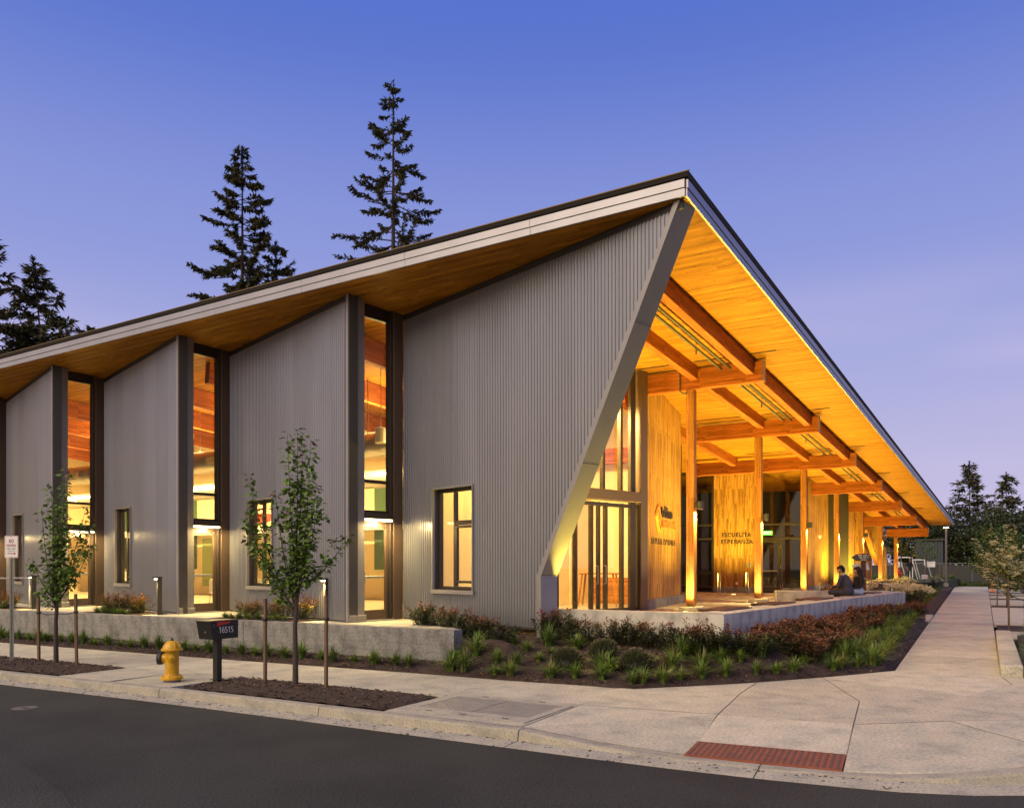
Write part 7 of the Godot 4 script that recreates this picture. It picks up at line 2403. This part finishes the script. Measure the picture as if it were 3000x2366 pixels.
func far_side() -> void:
	var lawn := MB.new()
	lawn.box(Vector3(-28.3, 0.35, -95), Vector3(44, 0.76, 56))
	lawn.box(Vector3(14, -0.05, -110), Vector3(40.6, 0.14, 44))
	struct("lawn", lawn, M.field, Transform3D(Basis(), Vector3(0, -0.02, 0)))
	# white goal frames
	var words := ["taller white goal frame on the far lawn under the canopy's end", "lower white goal frame right of the taller one on the far lawn"]
	for i in 2:
		var o := thing("goal_frame", words[i], "goal", [Vector3(-9.9, 0.72, -80.0), Vector3(-8.9, 0.72, -81.5)][i], -0.2, "goal frames on the far lawn")
		var h: float = [1.95, 1.75][i]
		var wd := 1.0
		for s in [-0.5, 0.5]:
			var m := MB.new()
			m.tube([Vector3(s * wd, 0, 0), Vector3(s * wd, h, 0), Vector3(s * wd + 0.12, h, -0.2), Vector3(s * wd + 0.35, 0, -0.9)], [0.045, 0.045, 0.04, 0.04], 8)
			part(o, "post", m, M.white)
		var bar := MB.new()
		bar.tube([Vector3(-0.5 * wd, h, 0), Vector3(0.5 * wd, h, 0)], [0.045, 0.045], 8)
		part(o, "crossbar", bar, M.white)
	var bb := thing("white_board", "white board standing on dark legs right of the goal frames", "board", Vector3(-7.85, 0.72, -80.5), 0.3)
	part(bb, "panel", bx(Vector3(0.75, 0.5, 0.05), 0.01), M.white, Transform3D(Basis(), Vector3(0, 1.35, 0)))
	for s in [-0.3, 0.3]: part(bb, "leg", bx(Vector3(0.05, 1.1, 0.05)), M.black, Transform3D(Basis(), Vector3(s, 0.55, 0)))
	var hy := thing("standpipe", "red fire standpipe in front of the far canopy column", "standpipe", Vector3(-9.45, 0.70, -73.0))
	var m := MB.new()
	m.lathe([Vector2(0.16, 0.0), Vector2(0.16, 0.06), Vector2(0.11, 0.08), Vector2(0.11, 0.72), Vector2(0.15, 0.74), Vector2(0.15, 0.80), Vector2(0.09, 0.93), Vector2(0.0, 0.97)], 16)
	m.tube([Vector3(-0.24, 0.6, 0.05), Vector3(0.24, 0.6, 0.05)], [0.07, 0.07], 10)
	part(hy, "barrel", m, M.red_paint)
	var cap := MB.new()
	cap.tube([Vector3(-0.3, 0.6, 0.05), Vector3(-0.22, 0.6, 0.05)], [0.085, 0.085], 10)
	cap.tube([Vector3(0.22, 0.6, 0.05), Vector3(0.3, 0.6, 0.05)], [0.085, 0.085], 10)
	part(hy, "cap", cap, M.red_paint)
	var fd := thing("fdc_sign", "small white sign with red letters FDC on a wooden stake", "sign", Vector3(-7.35, 0.62, -71.0), 0.55)
	part(fd, "stake", bx(Vector3(0.07, 1.35, 0.05), 0.006), M.stake, Transform3D(Basis(), Vector3(0, 0.67, 0)))
	part(fd, "board", bx(Vector3(0.45, 0.34, 0.02), 0.004), M.white, Transform3D(Basis(), Vector3(0, 0.45, 0.04)))
	letters(fd, "lettering", "FDC", 0.18, 0.36, 0.004, M.red, Transform3D(Basis(), Vector3(0, 0.36, 0.05)))
	for q in [Vector3(-10.4, 0.7, -74.0), Vector3(-9.1, 0.7, -74.0), Vector3(-6.9, 0.7, -78.0)]:
		stake(q, 1.5, ["pale stake left of the red standpipe", "leaning pale stake right of the red standpipe", "pale stake left of the lamp post on the far lawn"][[-10.4, -9.1, -6.9].find(snappedf(q.x, 0.1))], 0.0 if q.x != -9.1 else 0.06)
	# pole lamp
	var lp := thing("pole_lamp", "slim grey pole with a lit lamp head at the far end of the side pavement", "pole lamp", Vector3(-5.93, 0.35, -72.0))
	var pm := MB.new()
	pm.tube([Vector3.ZERO, Vector3(0, 4.55, 0)], [0.085, 0.075], 12)
	part(lp, "pole", pm, M.bollard)
	part(lp, "base", bx(Vector3(0.34, 0.3, 0.34), 0.02), M.concrete, Transform3D(Basis(), Vector3(0, 0.1, 0)))
	part(lp, "head", bx(Vector3(0.42, 0.10, 0.34), 0.02), M.dark_grey, Transform3D(Basis(), Vector3(0, 4.62, 0)))
	part(lp, "lamp_lens", bx(Vector3(0.34, 0.04, 0.26)), glow(Color(1.0, 0.82, 0.5), 14.0), Transform3D(Basis(), Vector3(0, 4.55, 0)))
	spot(lp.position + Vector3(0, 4.5, 0), Vector3.DOWN, 75.0, 30.0, Color(1.0, 0.84, 0.55), 0.1, 1.0)
	# chain-link fence with dark screen
	var fc := thing("screened_fence", "dark screened chain-link fence across the far lawn", "fence", Vector3(-6, 0.35, -90))
	for i in 14:
		var x := -16.0 + i * 2.4
		var p := MB.new()
		p.tube([Vector3(x, 0, 0), Vector3(x, 1.85, 0)], [0.03, 0.03], 8)
		part(fc, "post", p, M.galv)
		part(fc, "panel", bx(Vector3(2.34, 1.6, 0.012)), M.mesh_fence, Transform3D(Basis(), Vector3(x + 1.2, 0.85, 0)))
	var rl := MB.new()
	rl.tube([Vector3(-16, 1.82, 0), Vector3(18, 1.82, 0)], [0.022, 0.022], 8)
	part(fc, "rail", rl, M.galv)
	# slatted shed wall behind the fence
	var sh := thing("slatted_shed", "dark blue-grey shed clad in upright boards behind the far fence", "shed", Vector3(-9.2, 0.3, -93.5))
	for i in 10: part(sh, "board", bx(Vector3(0.23, 4.2, 0.06), 0.01), M.shed, Transform3D(Basis(), Vector3(-1.15 + i * 0.25, 2.1, 0.03 * (i % 2))))
	part(sh, "roof", bx(Vector3(2.8, 0.15, 3.2)), M.roof_edge, Transform3D(Basis(), Vector3(0, 4.28, -1.4)))
	part(sh, "wall", bx(Vector3(2.4, 4.1, 2.6)), M.roof_edge, Transform3D(Basis(), Vector3(0, 2.1, -1.42)))
	# a strip of rough grass where the pavement ends
	var r := RandomNumberGenerator.new()
	r.seed = 71
	var gm := tuft_mesh(150, 60, 0.5, 0.3, 0.4)
	var mm := MultiMesh.new()
	mm.transform_format = MultiMesh.TRANSFORM_3D
	mm.mesh = gm
	mm.instance_count = 260
	for i in 260: mm.set_instance_transform(i, Transform3D(Basis(Vector3.UP, r.randf() * TAU).scaled(Vector3.ONE * r.randf_range(0.7, 1.4)), gp(r)))
	var g := MultiMeshInstance3D.new()
	g.name = "rough_grass"
	g.multimesh = mm
	g.material_override = M.leaf
	add_child(g)
	tag(g, "rough grass before the far fence", "grass", "", "stuff")
	var cone := thing("traffic_cone", "small orange traffic cone beyond the blossoming tree", "traffic cone", Vector3(-2.75, 0.0, -70.0))
	var cm := MB.new()
	cm.lathe([Vector2(0.22, 0.03), Vector2(0.12, 0.04), Vector2(0.035, 0.72), Vector2(0.0, 0.72)], 16)
	part(cone, "cone", cm, M.orange)
	part(cone, "base", bx(Vector3(0.36, 0.03, 0.36), 0.01), M.rubber, Transform3D(Basis(), Vector3(0, 0.015, 0)))
